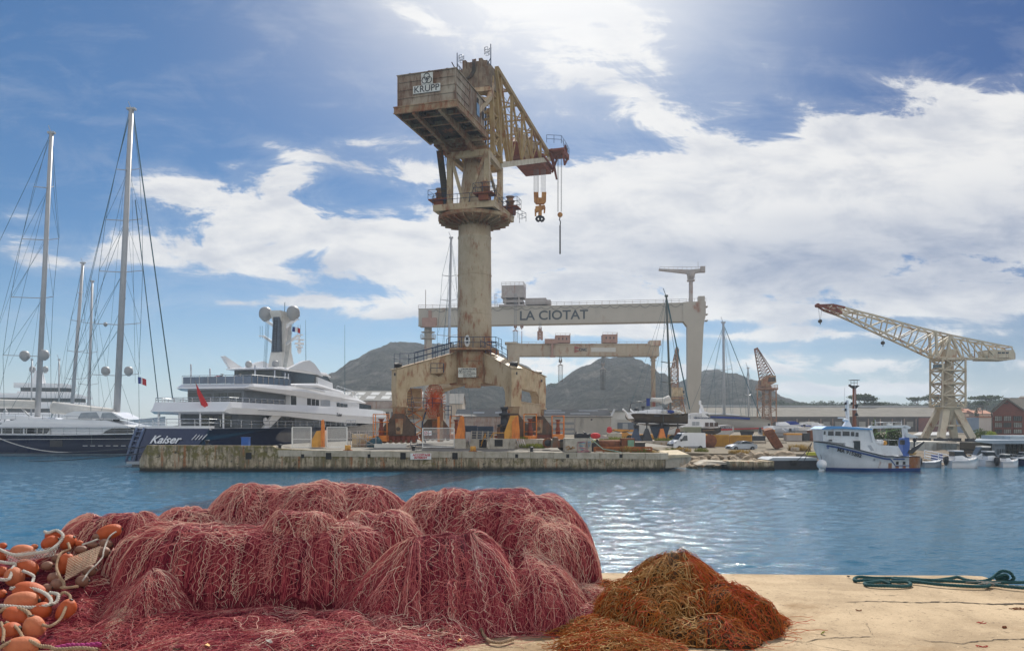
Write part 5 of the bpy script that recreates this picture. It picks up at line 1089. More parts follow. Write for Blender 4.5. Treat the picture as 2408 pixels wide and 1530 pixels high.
# ---------------- hammerhead crane on the right
Y5 = 150; HC = thing('hammerhead_crane', 'cream hammerhead crane with a long upward lattice jib on a splayed steel base', 'crane', P(2228,1000,Y5))
M_HC = mat('hammerhead_cream', (.58,.51,.39), (.47,.40,.29), .4, .6, rust=.28, rscale=.5, dirt=.25)
def zy(x): return Y5-(2225-x)/300*9          # the jib points a little toward the viewer
TOPC = [(1950,718.5),(1980,725),(2012,734),(2045,742),(2082,752),(2118,762),(2156,772),(2193,781),(2228,789.5)]; BOTC = [(1943,728),(1972,738),(2008,754),(2040,769),(2074,785),(2106,799.5),(2138,814),(2168,828.5),(2198,842)]
m = MB(); hw = 1.15
def ch(x, y, sgn): p = P(x, y, zy(x)); return p+Vector((0,sgn*hw,0))
for sgn in (-1,1):
 for L in (TOPC, BOTC):
  for a, b2 in zip(L, L[1:]): m.beam(ch(*a,sgn), ch(*b2,sgn), .26,.30)
 for i in range(len(TOPC)-1):
  m.beam(ch(*BOTC[i],sgn), ch(*TOPC[i],sgn), .18); m.beam(ch(*BOTC[i],sgn), ch(*TOPC[i+1],sgn), .18)
for a in TOPC+BOTC: m.beam(ch(*a,-1), ch(*a,1), .15)
for L in (TOPC, BOTC):
 for a, b2 in zip(L, L[1:]): m.beam(ch(*a,-1), ch(*b2,1), .12)
BT = [(2228,789.5),(2265,797),(2300,804),(2335,811),(2371,817.5)]; BB = [(2252,843),(2275,843.2),(2300,843.5),(2335,844),(2375,844.5)]
for sgn in (-1,1):
 for L in (BT, BB):
  for a, b2 in zip(L, L[1:]): m.beam(ch(*a,sgn), ch(*b2,sgn), .26,.30)
 for a, b2 in zip(BT[1:], BB[1:]): m.beam(ch(*a,sgn), ch(*b2,sgn), .18)
 for a, b2 in zip(BT, BB[1:]): m.beam(ch(*a,sgn), ch(*b2,sgn), .20)
 for a, b2 in (((2228,790),(2196,842)),((2228,790),(2216,843)),((2228,790),(2252,843)),((2196,842),(2252,843)),((2193,781),(2196,842))): m.beam(ch(*a,sgn), ch(*b2,sgn), .38)
for a in BT+BB: m.beam(ch(*a,-1), ch(*a,1), .15)
m.build('lattice_jib', M_HC, HC)
m = MB()
for sgn in (-1,1): m.beam(ch(1922,718,sgn*.3), ch(1951,718.5,sgn), .3); m.beam(ch(1922,718,sgn*.3), ch(1944,728,sgn), .3); m.beam(ch(1951,718.5,sgn), ch(1973,738,sgn), .3); m.beam(ch(1951,718.5,sgn), ch(1980,725,sgn), .34); m.beam(ch(1944,728,sgn), ch(1973,738,sgn), .34)
m.lathe(P(1922,718,zy(1922)), [(.05,-.4),(.35,-.4),(.35,.4),(.05,.4)], 12, axis='Y'); m.build('jib_tip', M_REDOX, HC)
m = MB(); m.rail([ch(2010,755,-1.1), ch(2196,841,-1.1)], .7,.025,1,1.6); m.rail([ch(2256,843,-1.1), ch(2310,843.5,-1.1)], .8,.03,2,1.2); m.tube(ch(1990,728,0), ch(2225,800,0), .03, n=4); m.tube(ch(1990,730,0), ch(2320,835,0), .03, n=4); m.build('jib_walkway', M_HC, HC)
for x0, x1, xt, yt, yb, hb in ((1926,1932,1928.5,722,752,3.4),(2071,2082,2076,784,803,3.0)):
 m = MB(); Yh = zy(xt)
 for x in (x0-1.5, x1+1): m.tube(P(x,yt,Yh), P(xt+(1 if x > xt else -1)*.8,yb,Yh), .03, n=4)
 m.build('hoist_rope', M_CABLE, HC); m = MB(); m.lathe(P(xt,yb+3,Yh), [(.05,-.25),(.32,-.2),(.36,0),(.32,.2),(.05,.25)], 12, axis='Y'); m.path([P(xt,yb+7,Yh), P(xt+1,yb+9,Yh), P(xt,yb+11,Yh), P(xt-1,yb+10,Yh)], .07, 5); m.build('hook_block', M_DARKST, HC)
m = MB(); Yc = zy(2345); a, b2 = P(2312,843,Yc), P(2372,824,Yc); m.bb(a.x,b2.x,Yc-1.7,Yc+1.7,a.z,b2.z); m.prism([P(x,y,Yc-1.75) for x, y in ((2372,822),(2384,823),(2388,831),(2388,844),(2372,846.5),(2312,845.5),(2312,843),(2372,843))], (0,3.5,0)); m.tube(P(2316,826,Yc-1.9), P(2316,842,Yc-1.9), .5, n=8); hb = m.build('counterweight_house', M_HC, HC)
for k in range(3):
 m = MB(); a, b2 = P(2334+k*9,833,Yc), P(2341+k*9,829,Yc); m.bb(a.x,b2.x,Yc-1.76,Yc-1.68,a.z,b2.z); m.build('window', M_GLASSD, hb)
cx = P(2228.5,1000,Y5).x
def hz(y): return P(0,y,Y5).z
m = MB(); lattice(m, sq((cx,Y5,hz(957)),2.15,2.15), sq((cx,Y5,hz(844)),2.15,2.15), 4, .28, .16)
for y in (872,903,930,957): m.box((cx,Y5,hz(y)), (4.6,4.6,.2))
m.rail(sq((cx,Y5,hz(957)),2.4,2.4)+[Vector((cx-2.4,Y5-2.4,hz(957)))], 1.0,.04,2,1.2); m.build('lattice_tower', M_HC, HC)
m = MB(); m.lathe((cx,Y5,0), [(1.25,hz(958)),(1.1,hz(900)),(.8,hz(862)),(.35,hz(845))], 8, sm=False); m.bb(cx-1.1,cx+1.1,Y5-1.3,Y5+1.3,hz(846),hz(822)); m.bb(cx-2.3,cx+2.3,Y5-2.3,Y5+2.3,hz(848),hz(842)); m.prism([Vector((cx-1.0,Y5-1.35,hz(957))), Vector((cx+1.0,Y5-1.35,hz(957))), Vector((cx+.6,Y5-1.35,hz(935))), Vector((cx-.6,Y5-1.35,hz(935)))], (0,.4,0)); m.build('inner_cone', M_HC, HC)
m = MB(); a, b2 = P(2190,870,Y5), P(2203,857,Y5); m.bb(a.x,b2.x,Y5-2.6,Y5-.6,a.z,b2.z); m.bb(b2.x-.2,b2.x+1.2,Y5-2.3,Y5-.6,a.z,a.z+.15); cb = m.build('operator_cab', M_HC, HC)
m = MB(); a, b2 = P(2191,866,Y5), P(2197,859,Y5); m.bb(a.x-.12,b2.x,Y5-2.66,Y5-.7,a.z,b2.z); m.build('window', M_GLASSD, cb)
for sx, sy in ((-1,-1),(1,-1),(1,1),(-1,1)):
 m = MB(); m.beam((cx+sx*2.9,Y5+sy*3.0,hz(1030)), (cx+sx*.9,Y5+sy*1.0,hz(960)), 1.15,.9, (0,1,0), 1.3,.9); lg = m.build('splayed_leg', M_HC, HC)
 m = MB(); m.bb(cx+sx*2.9-1.1,cx+sx*2.9+1.1,Y5+sy*3-.5,Y5+sy*3+.5,hz(1040),hz(1030)); m.bb(cx+sx*2.9-1.5,cx+sx*2.9+1.5,Y5+sy*3-.4,Y5+sy*3+.4,hz(1042),hz(1037)); m.build('bogie', M_BLACK, lg)
m = MB(); m.lathe((cx,Y5,0), [(.9,hz(1010)),(1.0,hz(985)),(1.7,hz(962)),(2.1,hz(959)),(2.1,hz(957))], 12)
for z in (hz(1000),):
 q4 = sq((cx,Y5,z),1.95,2.05)
 for a, b2 in zip(q4, q4[1:]+q4[:1]): m.beam(a, b2, .3,.35)
m.build('base_pedestal', M_HC, HC)
# mast tower with a railed top beside the trawler
Y6 = 118; TW = thing('signal_mast', 'slim rust-red signal mast with a railed platform on top, behind the trawler wheelhouse', 'mast', P(2008,1000,Y6))
m = MB(); m.tube(P(2009,1060,Y6), P(2009,912,Y6), .30,.26, n=10); m.build('pole', mat('mast_rust_red', (.26,.09,.05), (.14,.06,.045), .3, .6, rust=.5), TW)
m = MB(); m.lathe(P(2008.5,908,Y6), [(.3,-.3),(.7,0),(.75,.1)], 12); m.rail([P(2001,906,Y6-.5), P(2016,906,Y6-.5), P(2016,906,Y6+.5), P(2001,906,Y6+.5), P(2001,906,Y6-.5)], .8,.03,2,.5); a = P(2000,893,Y6); m.box(P(2008.5,893.5,Y6), (1.2,1.1,.06)); m.beam(P(1996,905,Y6), P(2001,907,Y6), .25); m.build('platform', M_BLACK, TW)
# ================================================================ sheds, houses, trees
M_ROOFG = mat('roof_sheet_grey', (.21,.20,.185), (.16,.155,.14), .12, .8, spec=.1, rust=.15, rscale=.1, dirt=.3)
M_ROOFL = mat('skylight_strip', (.45,.46,.46), (.38,.39,.40), .3, .7, spec=.15)
M_SHEDW = mat('shed_wall_grey', (.47,.43,.37), (.38,.345,.29), .15, .8, rust=.1, rscale=.12, stretch=5, dirt=.6)
M_SHEDR = mat('shed_wall_stained', (.44,.36,.30), (.30,.20,.16), .25, .85, rust=.45, rscale=.25, dirt=.6)
M_WHITEW = mat('render_white', (.68,.67,.63), (.58,.56,.52), .2, .8, dirt=.35)
M_BROWNW = mat('hangar_glazing_dark', (.075,.058,.043), (.045,.036,.028), .3, .6, dirt=.5)
M_SLATE = mat('roof_slate', (.19,.175,.15), (.14,.13,.11), .25, .85, spec=.1, dirt=.3)
M_TILE = mat('roof_tile', (.48,.22,.13), (.36,.16,.10), .5, .85)
M_HOUSEW = mat('house_render', (.55,.46,.36), (.46,.38,.30), .3, .85)
def brick_mat():
 m = bpy.data.materials.new('brick_red'); m.use_nodes = True; nt = m.node_tree; E.nt = nt; b = nt.nodes['Principled BSDF']
 tcn = nt.nodes.new('ShaderNodeTexCoord'); s3 = nt.nodes.new('ShaderNodeSeparateXYZ'); nt.links.new(tcn.outputs['Object'], s3.inputs[0])
 bt = nt.nodes.new('ShaderNodeTexBrick'); nt.links.new(comb(E(s3.outputs[0]), E(s3.outputs[2]), 0), bt.inputs['Vector']); bt.inputs['Scale'].default_value = 2.2
 bt.inputs['Color1'].default_value = (.20,.052,.034,1); bt.inputs['Color2'].default_value = (.145,.038,.027,1); bt.inputs['Mortar'].default_value = (.20,.13,.10,1)
 nt.links.new(mixc(step(nz(tcn.outputs['Object'], .6, 6, .7), .45, .7)*.5, bt.outputs[0], (.11,.045,.035)), b.inputs['Base Color']); b.inputs['Roughness'].default_value = .9; return m
M_BRICK = brick_mat()
def gable_shed(name, label, x0, x1, yr, ye, Y, depth, gz, wallm, roofm, ridge_front=.5, skyl=(), cat='shed'):
 """long shed, eave line facing the viewer: ridge at yr, eave at ye (reference px at distance Y)"""
 X0, X1 = (x0-1204)/FPX*Y, (x1-1204)/FPX*Y; ze = H-(ye-1000)/FPX*Y; yrd = Y+depth*ridge_front; zr = H-(yr-1000)/FPX*yrd
 T = thing(name, label, cat, ((X0+X1)/2, Y, gz))
 m = MB(); m.bb(X0, X1, Y, Y+depth, gz-1, ze-.15)
 for X in (X0, X1-.15): m.prism([Vector((X,Y,ze-.15)), Vector((X,Y+depth,ze-.15)), Vector((X,yrd,zr-.25))], (.15,0,0))
 m.build('wall', wallm, T)
 m = MB(); a = .35
 m.prism([Vector((X0-a,Y-.4,ze-.12)), Vector((X0-a,yrd,zr)), Vector((X0-a,Y+depth+.4,ze-.12)), Vector((X0-a,Y+depth+.4,ze-.3)), Vector((X0-a,yrd,zr-.22)), Vector((X0-a,Y-.4,ze-.3))], (X1-X0+2*a,0,0)); rf = m.build('roof', roofm, T)
 for f0, f1, g0, g1 in skyl:
  m = MB(); q = lambda f, g: Vector((X0+(X1-X0)*f, Y-.4+(yrd-Y+.4)*g, ze-.12+(zr-ze+.12)*g+.05)); m.prism([q(f0,g0), q(f1,g0), q(f1,g1), q(f0,g1)], (0,-.02,.05)); m.build('skylight', M_ROOFL, rf)
 return T, X0, X1, ze
def rect(m, x0, x1, y0, y1, Y, t=.12, off=-.06):
 a, b2 = P(x0, y1, Y), P(x1, y0, Y); return m.bb(a.x, b2.x, Y+off, Y+off+t, a.z, b2.z)
# shed behind the yacht bow, seen through the portal
T, *_ = gable_shed('warehouse', 'long pale-roofed shed behind the yacht bow and the crane portal', 780, 1030, 919, 941, 330, 40, 2.2, M_SHEDW, M_ROOFG, .5, [(i/7+.02,i/7+.10,.15,.45) for i in range(7)]+[(i/7+.03,i/7+.11,.55,.85) for i in range(7)])
m = MB(); rect(m, 780,1030,943,960,330,.3,-.25); m.build('wall_band', M_SHEDR, T)
m = MB()
for i in range(18): rect(m, 790+i*13,798+i*13,968,985,330,.2,-.15)
m.build('window_row', M_BROWNW, T)
T, *_ = gable_shed('warehouse', 'beige round-ended shed wall framed by the right half of the crane portal', 1020, 1087, 925, 948, 300, 20, 2.2, M_HOUSEW, M_ROOFG, .4)
# hangar behind the crane
T, *_ = gable_shed('hangar', 'low stained brown-grey hangar behind the crane portal opening', 1072, 1203, 961.5, 977, 226, 22, 2.1, M_SHEDR, M_ROOFG, .5, [(.3,.5,.35,.55),(.7,.85,.35,.55)])
m = MB(); rect(m, 1072,1203,984,992,226,.25,-.2); m.build('rust_band', M_SHEDR, T)
T, *_ = gable_shed('hangar', 'long grey hangar with skylights in its roof and run-off stains down the wall', 1203, 1437, 961.5, 978, 225, 22, 2.1, M_SHEDW, M_ROOFG, .5, [(.13,.28,.30,.42),(.34,.55,.42,.55),(.60,.80,.30,.42),(.36,.52,.72,.84),(.70,.9,.70,.82)])
m = MB()
for y0, y1 in ((992,998),(1006,1011),(1017,1022)): rect(m, 1203,1350,y0,y1,225,.15,-.1)
m.build('wall_stripe', mat('stripe_grey', (.25,.25,.25), (.20,.20,.20), .4, .8), T)
m = MB(); m.tube(P(1352,980,224.8), P(1352,1024,224.8), .12, n=6); rect(m, 1203,1437,977,979,225,.3,-.45); m.build('gutter', M_GREYTR, T)
m = MB(); m.beam(P(1437.5,978,224.7), P(1445,962,235), .5,.25); m.build('barge_board', M_WHITEW, T)
m = MB(); rect(m, 1389,1393,984,988,225,.15,-.12); m.build('vent', M_DARKST, T)
T = thing('workshop', 'white workshop with a blue-grey opening behind the propped-up sailing boat', 'workshop', P(1468,1030,238))
m = MB(); rect(m, 1428,1600,967,1034,238,14,0); m.build('wall', M_WHITEW, T)
m = MB(); rect(m, 1426,1602,965,968,238,14.4,-.3); m.build('roof', M_ROOFG, T)
m = MB(); rect(m, 1452,1494,993,1015,238,.2,-.12); dr = m.build('doorway', mat('opening_blue_grey', (.16,.19,.23), (.12,.145,.18), .5, .7), T)
m = MB(); rect(m, 1464,1476,995,1008,238,.2,-.2); m.build('window', M_ROOFL, dr)
m = MB(); rect(m, 1452,1500,985,987,238,.5,-.4); m.build('canopy', M_WHITEW, T)
# long workshop hall at the right
T, X0, X1, ze = gable_shed('workshop_hall', 'very long low hall with grey roof and dark glazed wall behind the trawler', 1600, 2272, 956, 981, 300, 60, 2.2, M_BROWNW, M_SLATE, .42)
m = MB(); a, b2 = P(1600,956,325), P(2185,961,325); m.beam(a+UP*.3, b2+UP*.9, 1.5,.8); m.build('ridge_light', M_ROOFL, T)
m = MB(); rect(m, 1600,2200,979,984,300,.5,-.4); m.build('eave_band', mat('eave_dark', (.10,.085,.07), None, 1), T)
rr = random.Random(4)
for x in range(1880,2200,28):
 if rr.random() < .85:
  m = MB(); rect(m, x,x+15,991,1003+rr.choice([0,0,4]),300,.2,-.14); m.build('window', mat('dusty_glass_'+rr.choice('ab').replace('a','pale').replace('b','grey'), (.36,.35,.31) if rr.random() < .5 else (.26,.255,.235), None, .6, .4), T)
for x in range(1880,2210,28):
 m = MB(); rect(m, x-7,x-5,984,1030,300,.3,-.2); m.build('wall_post', M_SHEDR, T)
m = MB(); rect(m, 2160,2272,982,1040,298,.5,-.2); m.build('brick_end', M_BRICK, T)
# brick mill at the far right
Yb_ = 172; T = thing('brick_building', 'red brick gabled mill with broken multi-pane windows at the right edge', 'brick building', P(2370,1030,Yb_))
m = MB(); m.prism([P(x,y,Yb_) for x, y in ((2334,1036),(2334,967),(2366,939),(2408,966),(2500,966),(2500,1036))], (24,24,0)); m.build('wall', M_BRICK, T)
m = MB(); m.beam(P(2332,968,Yb_)-Vector((0,.3,0)), P(2366,938,Yb_)-Vector((0,.3,0)), .5,.25); m.prism([P(2366,937.5,Yb_-.3), P(2410,967,Yb_-.3), P(2410,967,Yb_-.3)+Vector((24.5,24.5,.2)), P(2366,937.5,Yb_-.3)+Vector((24.5,24.5,.2))], (.15,0,.25)); m.prism([P(2331,969,Yb_-.3), P(2366,937.5,Yb_-.3), P(2366,937.5,Yb_-.3)+Vector((24.5,24.5,.2)), P(2331,969,Yb_-.3)+Vector((24.5,24.5,.2))], (-.15,0,.25)); m.build('roof', M_SLATE, T)
for r_, (y0, y1) in enumerate(((978,989),(993.5,1004),(1009,1018))):
 for c, (x0, x1) in enumerate(((2339,2355),(2360,2377),(2383,2402))):
  m = MB(); rect(m, x0,x1,y0,y1,Yb_,.3,-.1); w = m.build('window', mat('mill_glass_pale', (.55,.56,.52), (.26,.26,.24), .9, .4) if (r_+c) % 3 != 2 else M_GLASSD, T)
  m = MB()
  for k in range(5): xx = x0+(x1-x0)*k/4; rect(m, xx-.3,xx+.3,y0,y1,Yb_,.12,-.2)
  for k in range(4): yy = y0+(y1-y0)*k/3; rect(m, x0,x1,yy-.25,yy+.25,Yb_,.12,-.2)
  m.build('glazing_bar', M_BROWNW, w)
m = MB(); rect(m, 2361,2365,946,949,Yb_,.2,-.12); rect(m, 2366,2370,946,949,Yb_,.2,-.12); m.build('attic_vent', M_DARKST, T)
m = MB(); m.tube(P(2331,970,Yb_-.4), P(2333,980,Yb_-.4), .14, n=6); m.tube(P(2333,980,Yb_-.4), P(2333,1030,Yb_-.4), .14, n=6); m.build('downpipe', M_DARKST, T)
T = thing('brick_annexe', 'taller grey slate roof rising behind the brick mill at the frame edge', 'building', P(2450,1030,200)); m = MB(); m.prism([P(x,y,200) for x, y in ((2396,1030),(2396,935),(2600,935),(2600,1030))], (20,20,0)); m.build('wall', M_BRICK, T); m = MB(); m.prism([P(2392,937,199.5), P(2600,937,199.5), P(2600,931,203), P(2400,931,203)], (18,18,0)); m.build('roof', M_SLATE, T)
# houses up the slope
def house(label, x0, x1, yroof, yeave, ybase, Y, wm, rm=None, nw=3):
 T = thing('house', label, 'house', P((x0+x1)/2, ybase, Y), 'houses on the slope behind the harbour'); m = MB(); rect(m, x0,x1,yeave,ybase,Y,9,0); m.build('wall', wm, T)
 a, b2 = P(x0-1,yeave,Y), P(x1+1,yeave,Y); zr = P(0,yroof,Y).z; m = MB(); m.prism([Vector((a.x,Y-.5,a.z)), Vector((a.x,Y+4.5,zr+.4)), Vector((a.x,Y+9.5,a.z))], (b2.x-a.x,0,0)); rf = m.build('roof', rm or M_TILE, T)
 m = MB(); c = P(x0+(x1-x0)*.6,yroof,Y); m.box((c.x,Y+4,zr+.7), (1,.8,1.4)); m.build('chimney', wm, rf)
 for k in range(nw):
  xx = x0+(x1-x0)*(k+.5)/nw; m = MB(); rect(m, xx-1,xx+1,yeave+(ybase-yeave)*.25,yeave+(ybase-yeave)*.55,Y,.2,-.1); m.build('window', M_GLASSD, T)
house('cream house with a long tiled roof right of the hammerhead crane base', 2250,2290,962,969,990,330, M_HOUSEW)
house('cream house with a tiled roof just behind the dark cypress', 2292,2332,966,972,992,325, mat('house_pink', (.52,.38,.30), (.44,.32,.26), .4, .85))
house('lower brown house with a shallow tiled roof between crane base and cypress', 2266,2304,982,988,1002,280, M_HOUSEW)
house('small pink house under the tiled roofs beside the brick mill', 2308,2334,984,990,1004,275, mat('house_ochre', (.50,.36,.22), (.42,.30,.2), .4, .85))
T = thing('workshop', 'boxy pale blue-and-white metal shed left of the brick mill', 'shed', P(2310,1018,230)); m = MB(); rect(m, 2302,2338,980,1018,230,16,0); m.build('wall', M_WHITEW, T); m = MB(); a, b2 = P(2288,1018,230), P(2302,980,230); m.prism([Vector((b2.x,230,b2.z)), Vector((b2.x,230,a.z)), Vector((a.x,240,a.z)), Vector((a.x,240,b2.z-.3))], (.0,.4,0)); m.build('side_wall', mat('metal_blue_pale', (.30,.38,.48), (.25,.32,.41), .5, .5), T); m = MB(); rect(m, 2300,2340,978,981,230,16.6,-.3); m.build('roof', M_TILE, T)
T = thing('boat_shed', 'long low white shed roof behind the splayed legs of the hammerhead crane', 'shed', P(2196,1036,165)); m = MB(); rect(m, 2150,2246,1024,1040,165,8,0); m.build('wall', M_WHITEW, T); m = MB(); m.prism([P(2146,1025,164.6), P(2250,1025,164.6), P(2246,1018,169), P(2160,1018,169)], (0,0,.25)); m.build('roof', M_ROOFL, T)
# quay walls at the right, pavilion on the water
M_STONE = mat('stone_wall', (.40,.35,.28), (.28,.23,.17), 1.2, .95, dirt=.7, bump=.4)
w = MB(); rect(w, 2060,2250,1038,1075,132,10,0); tag(w.build('harbour_wall', mat('wall_whitewash', (.56,.54,.49), (.40,.37,.31), .6, .9, rust=.2, dirt=.6), None, P(2155,1075,132)), 'whitewashed harbour wall under the left foot of the hammerhead crane', 'wall')
w = MB(); rect(w, 2250,2420,1045,1085,126,18,0); rect(w, 2250,2420,1042.5,1045,126,18,-.4); tag(w.build('harbour_wall', M_STONE, None, P(2330,1085,126)), 'weathered stone wall under the right foot of the hammerhead crane', 'wall')
YP = 94.0; T = thing('pavilion', 'modern grey flat-roofed waterside pavilion with dark glass at the right edge', 'building', P(2380,1090,YP))
M_ZINC = mat('zinc_panel', (.26,.32,.38), (.21,.27,.33), .8, .4, dirt=.2)
m = MB(); m.prism([P(x,y,YP-1.4) for x, y in ((2292,1035),(2420,1034),(2560,1034),(2560,1043),(2335,1043),(2296,1038.5))], (8.4,14,0)); m.build('roof', M_ZINC, T)
m = MB(); rect(m, 2340,2364,1043,1090,YP,.6,.0); rect(m, 2364,2560,1079,1092,YP,.6,-.1); m.build('wall', M_ZINC, T)
m = MB(); rect(m, 2362,2560,1043,1080,YP,9,.4); gl = m.build('glazing', mat('pavilion_glass', (.012,.016,.02), (.02,.028,.034), .6, .05, spec=.7), T)
m = MB()
for x in range(2364,2560,11): rect(m, x-.5,x+.5,1043,1080,YP,.15,.28)
rect(m, 2364,2560,1058,1058.8,YP,.15,.28); m.build('mullion', M_DARKST, gl)
m = MB()
for x in range(2344,2362,4): rect(m, x,x+1.3,1055,1068,YP,.1,-.06)
m.build('slot_window', M_GLASSD, T)
m = MB(); rect(m, 2376,2560,1024,1034,YP+3,6,0); m.build('roof_block', mat('zinc_pale', (.42,.50,.56), None, 1, .35), T)
m = MB(); rect(m, 2300,2560,1088,1094,YP-1.5,3,0); m.build('pontoon', M_GREYTR, T)

# ---------------- trees
def leaf_mat(name, a, b2, tr=.25):
 m = bpy.data.materials.new(name); m.use_nodes = True; nt = m.node_tree; E.nt = nt; b = nt.nodes['Principled BSDF']; g = nt.nodes.new('ShaderNodeNewGeometry')
 nt.links.new(mixc(step(nz(g.outputs['Position'], .9, 4, .7), .35, .65), a, b2), b.inputs['Base Color']); b.inputs['Roughness'].default_value = .7; b.inputs['Transmission Weight'].default_value = 0; b.inputs['Specular IOR Level'].default_value = .2
 t = nt.nodes.new('ShaderNodeBsdfTranslucent'); nt.links.new(mixc(nz(g.outputs['Position'], 2, 3, .6), a, tuple(q*1.6 for q in b2)), t.inputs[0]); mx = nt.nodes.new('ShaderNodeMixShader'); mx.inputs[0].default_value = tr
 out = [q for q in nt.nodes if q.type == 'OUTPUT_MATERIAL'][0]; nt.links.new(b.outputs[0], mx.inputs[1]); nt.links.new(t.outputs[0], mx.inputs[2]); nt.links.new(mx.outputs[0], out.inputs[0]); return m
M_PINE = leaf_mat('pine_needles', (.030,.050,.020), (.055,.078,.028)); M_LEAF = leaf_mat('leaf_green', (.05,.085,.018), (.10,.13,.028)); M_LEAFY = leaf_mat('leaf_lime', (.20,.26,.02), (.30,.34,.04)); M_BARK = mat('bark', (.12,.085,.06), (.07,.05,.035), 3, .95)
M_WEED = leaf_mat('weed_yellow_green', (.20,.19,.03), (.11,.14,.02)); M_DRYG = leaf_mat('dry_grass', (.34,.22,.06), (.24,.17,.05))
def leaf_cloud(blobs, n, size, seed):
 """small tilted leaf faces spread through several ellipsoids: (centre, radii, weight)"""
 g = np.random.default_rng(seed); V = []; F = []; W_ = np.array([b[2] for b in blobs], float); W_ /= W_.sum()
 which = g.choice(len(blobs), n, p=W_)
 d = g.normal(size=(n,3)); d /= np.linalg.norm(d, axis=1)[:, None]; r = g.random(n)**.45
 c = np.array([blobs[i][0] for i in which]) + d*r[:, None]*np.array([blobs[i][1] for i in which])
 a = g.normal(size=(n,3)); a /= np.linalg.norm(a, axis=1)[:, None]; b = np.cross(a, g.normal(size=(n,3))); b /= np.linalg.norm(b, axis=1)[:, None]
 s = size*(.6+.8*g.random(n))[:, None]
 V = np.stack([c-a*s, c+b*s*.55, c+a*s, c-b*s*.55], 1).reshape(-1, 3); F = np.arange(4*n).reshape(n, 4); return V, F
def tree(label, x, ybase, Y, h, blobs, lm, n, size, seed, cat='tree', name='pine_tree', group=None, trunk=True, gz=None):
 """blobs in metres relative to the base: (dx, dz, rx, rz)"""
 b = P(x, ybase, Y); T = thing(name, label, cat, b, group)
 B = [((b.x+dx_, b.y+random.Random(seed+i).uniform(-.5,.5)*rx, b.z+dz_), (rx, rx, rz), rx*rx*rz) for i, (dx_, dz_, rx, rz) in enumerate(blobs)]
 V, F = leaf_cloud(B, n, size, seed); np_mesh('crown', V, F, lm, T, smooth=False)
 if trunk:
  m = MB(); top = Vector((b.x, b.y, b.z+h*.72)); m.path([b-UP*2, b+UP*h*.3+Vector((.1*h*.1,0,0)), top], [h*.035, h*.028, h*.015], 7)
  for q in B: m.path([b+UP*h*.45, Vector(b).lerp(Vector(q[0]), .8)+UP*h*.05, Vector(q[0])], [h*.016, h*.012, h*.006], 5)
  m.build('trunk', M_BARK, T)
 return T
PG = 'umbrella pines on the ridge'
def umbrella(label, x, ybase, Y, h, w, seed, n=520):
 g = random.Random(seed); bl = [(g.uniform(-.8,.8)*w*.5, h*(.80+.14*g.random()), w*.24*g.uniform(.8,1.2), h*.13) for _ in range(9)]+[(0,h*.93,w*.34,h*.16)]
 return tree(label, x, ybase, Y, h, bl, M_PINE, n, w*.045, seed, group=PG)
umbrella('biggest umbrella pine, standing on the ridge right of the signal mast', 2032, 974, 330, 7.8, 12, 1, 900)
umbrella('low broad pine just right of the biggest umbrella pine', 2060, 972, 330, 4.6, 9, 2)
umbrella('umbrella pine midway between the biggest pine and the hammerhead crane', 2157, 964, 360, 5.6, 8, 3)
umbrella('umbrella pine whose crown touches the left side of the hammerhead tower', 2190, 966, 350, 7.0, 9, 4)
umbrella('tall umbrella pine on the ridge left of the brick mill', 2320, 958, 380, 5.2, 16, 5)
umbrella('lone pine in the saddle beside the middle hill', 1300, 938, 640, 12, 13, 6)
umbrella('dark pine behind the tiled roofs beside the cypress', 2310, 972, 300, 4.5, 5, 8)
tree('dark pointed cypress among the tiled houses', 2297, 1000, 290, 7, [(0,k*.75+.6,1.5*(1-k/9.5)+.12,.75) for k in range(9)], M_PINE, 700, .28, 21, name='cypress_tree')
tree('young green poplar behind the trawler wheelhouse', 2053, 1062, 108, 5, [(0,1.2,.9,.9),(0,2.1,.85,.8),(.1,3.0,.6,.7),(.2,3.9,.3,.7),(-.3,1.6,.6,.6)], M_LEAF, 1500, .12, 31, name='poplar_tree')
tree('dark green bushy tree under the trawler stern gantry', 2092, 1062, 104, 4, [(0,1.6,1.5,1.1),(1.0,1.9,1.1,1.0),(-1.1,1.7,1.0,.9),(.3,2.6,1.0,.6),(1.6,1.0,.8,1.0),(-.4,.7,1.2,.8)], M_PINE, 2600, .13, 32, name='bushy_tree')
tree('tall dark shrub just left of the dark bushy tree', 2024, 1058, 112, 3, [(0,1.0,1.1,.9),(.8,1.5,.8,.7),(-.7,1.3,.6,.6)], M_LEAF, 1300, .12, 33, name='bushy_tree')
tree('hazy grey-green tree beside the hall, left of the trawler bow', 1925, 1040, 150, 4, [(0,1.6,1.7,1.2),(.9,1.2,1.1,1.0),(-1.0,1.1,1.0,.9),(0,2.4,1.0,.7)], M_LEAF, 1500, .15, 34, name='bushy_tree')
tree('bright lime-green bush on the pavilion roof line', 2330, 1037, 120, 1.6, [(0,.6,.75,.6),(.35,.95,.55,.5),(-.35,.9,.5,.45),(0,1.3,.4,.35)], M_LEAFY, 1300, .07, 35, cat='bush', name='lime_bush')
tree('olive-green shrub left of the brick mill foot', 2305, 1032, 150, 3, [(0,1.0,1.6,1.0),(1.3,.8,1.2,.8)], M_LEAF, 900, .14, 36, cat='bush', name='garden_shrub')
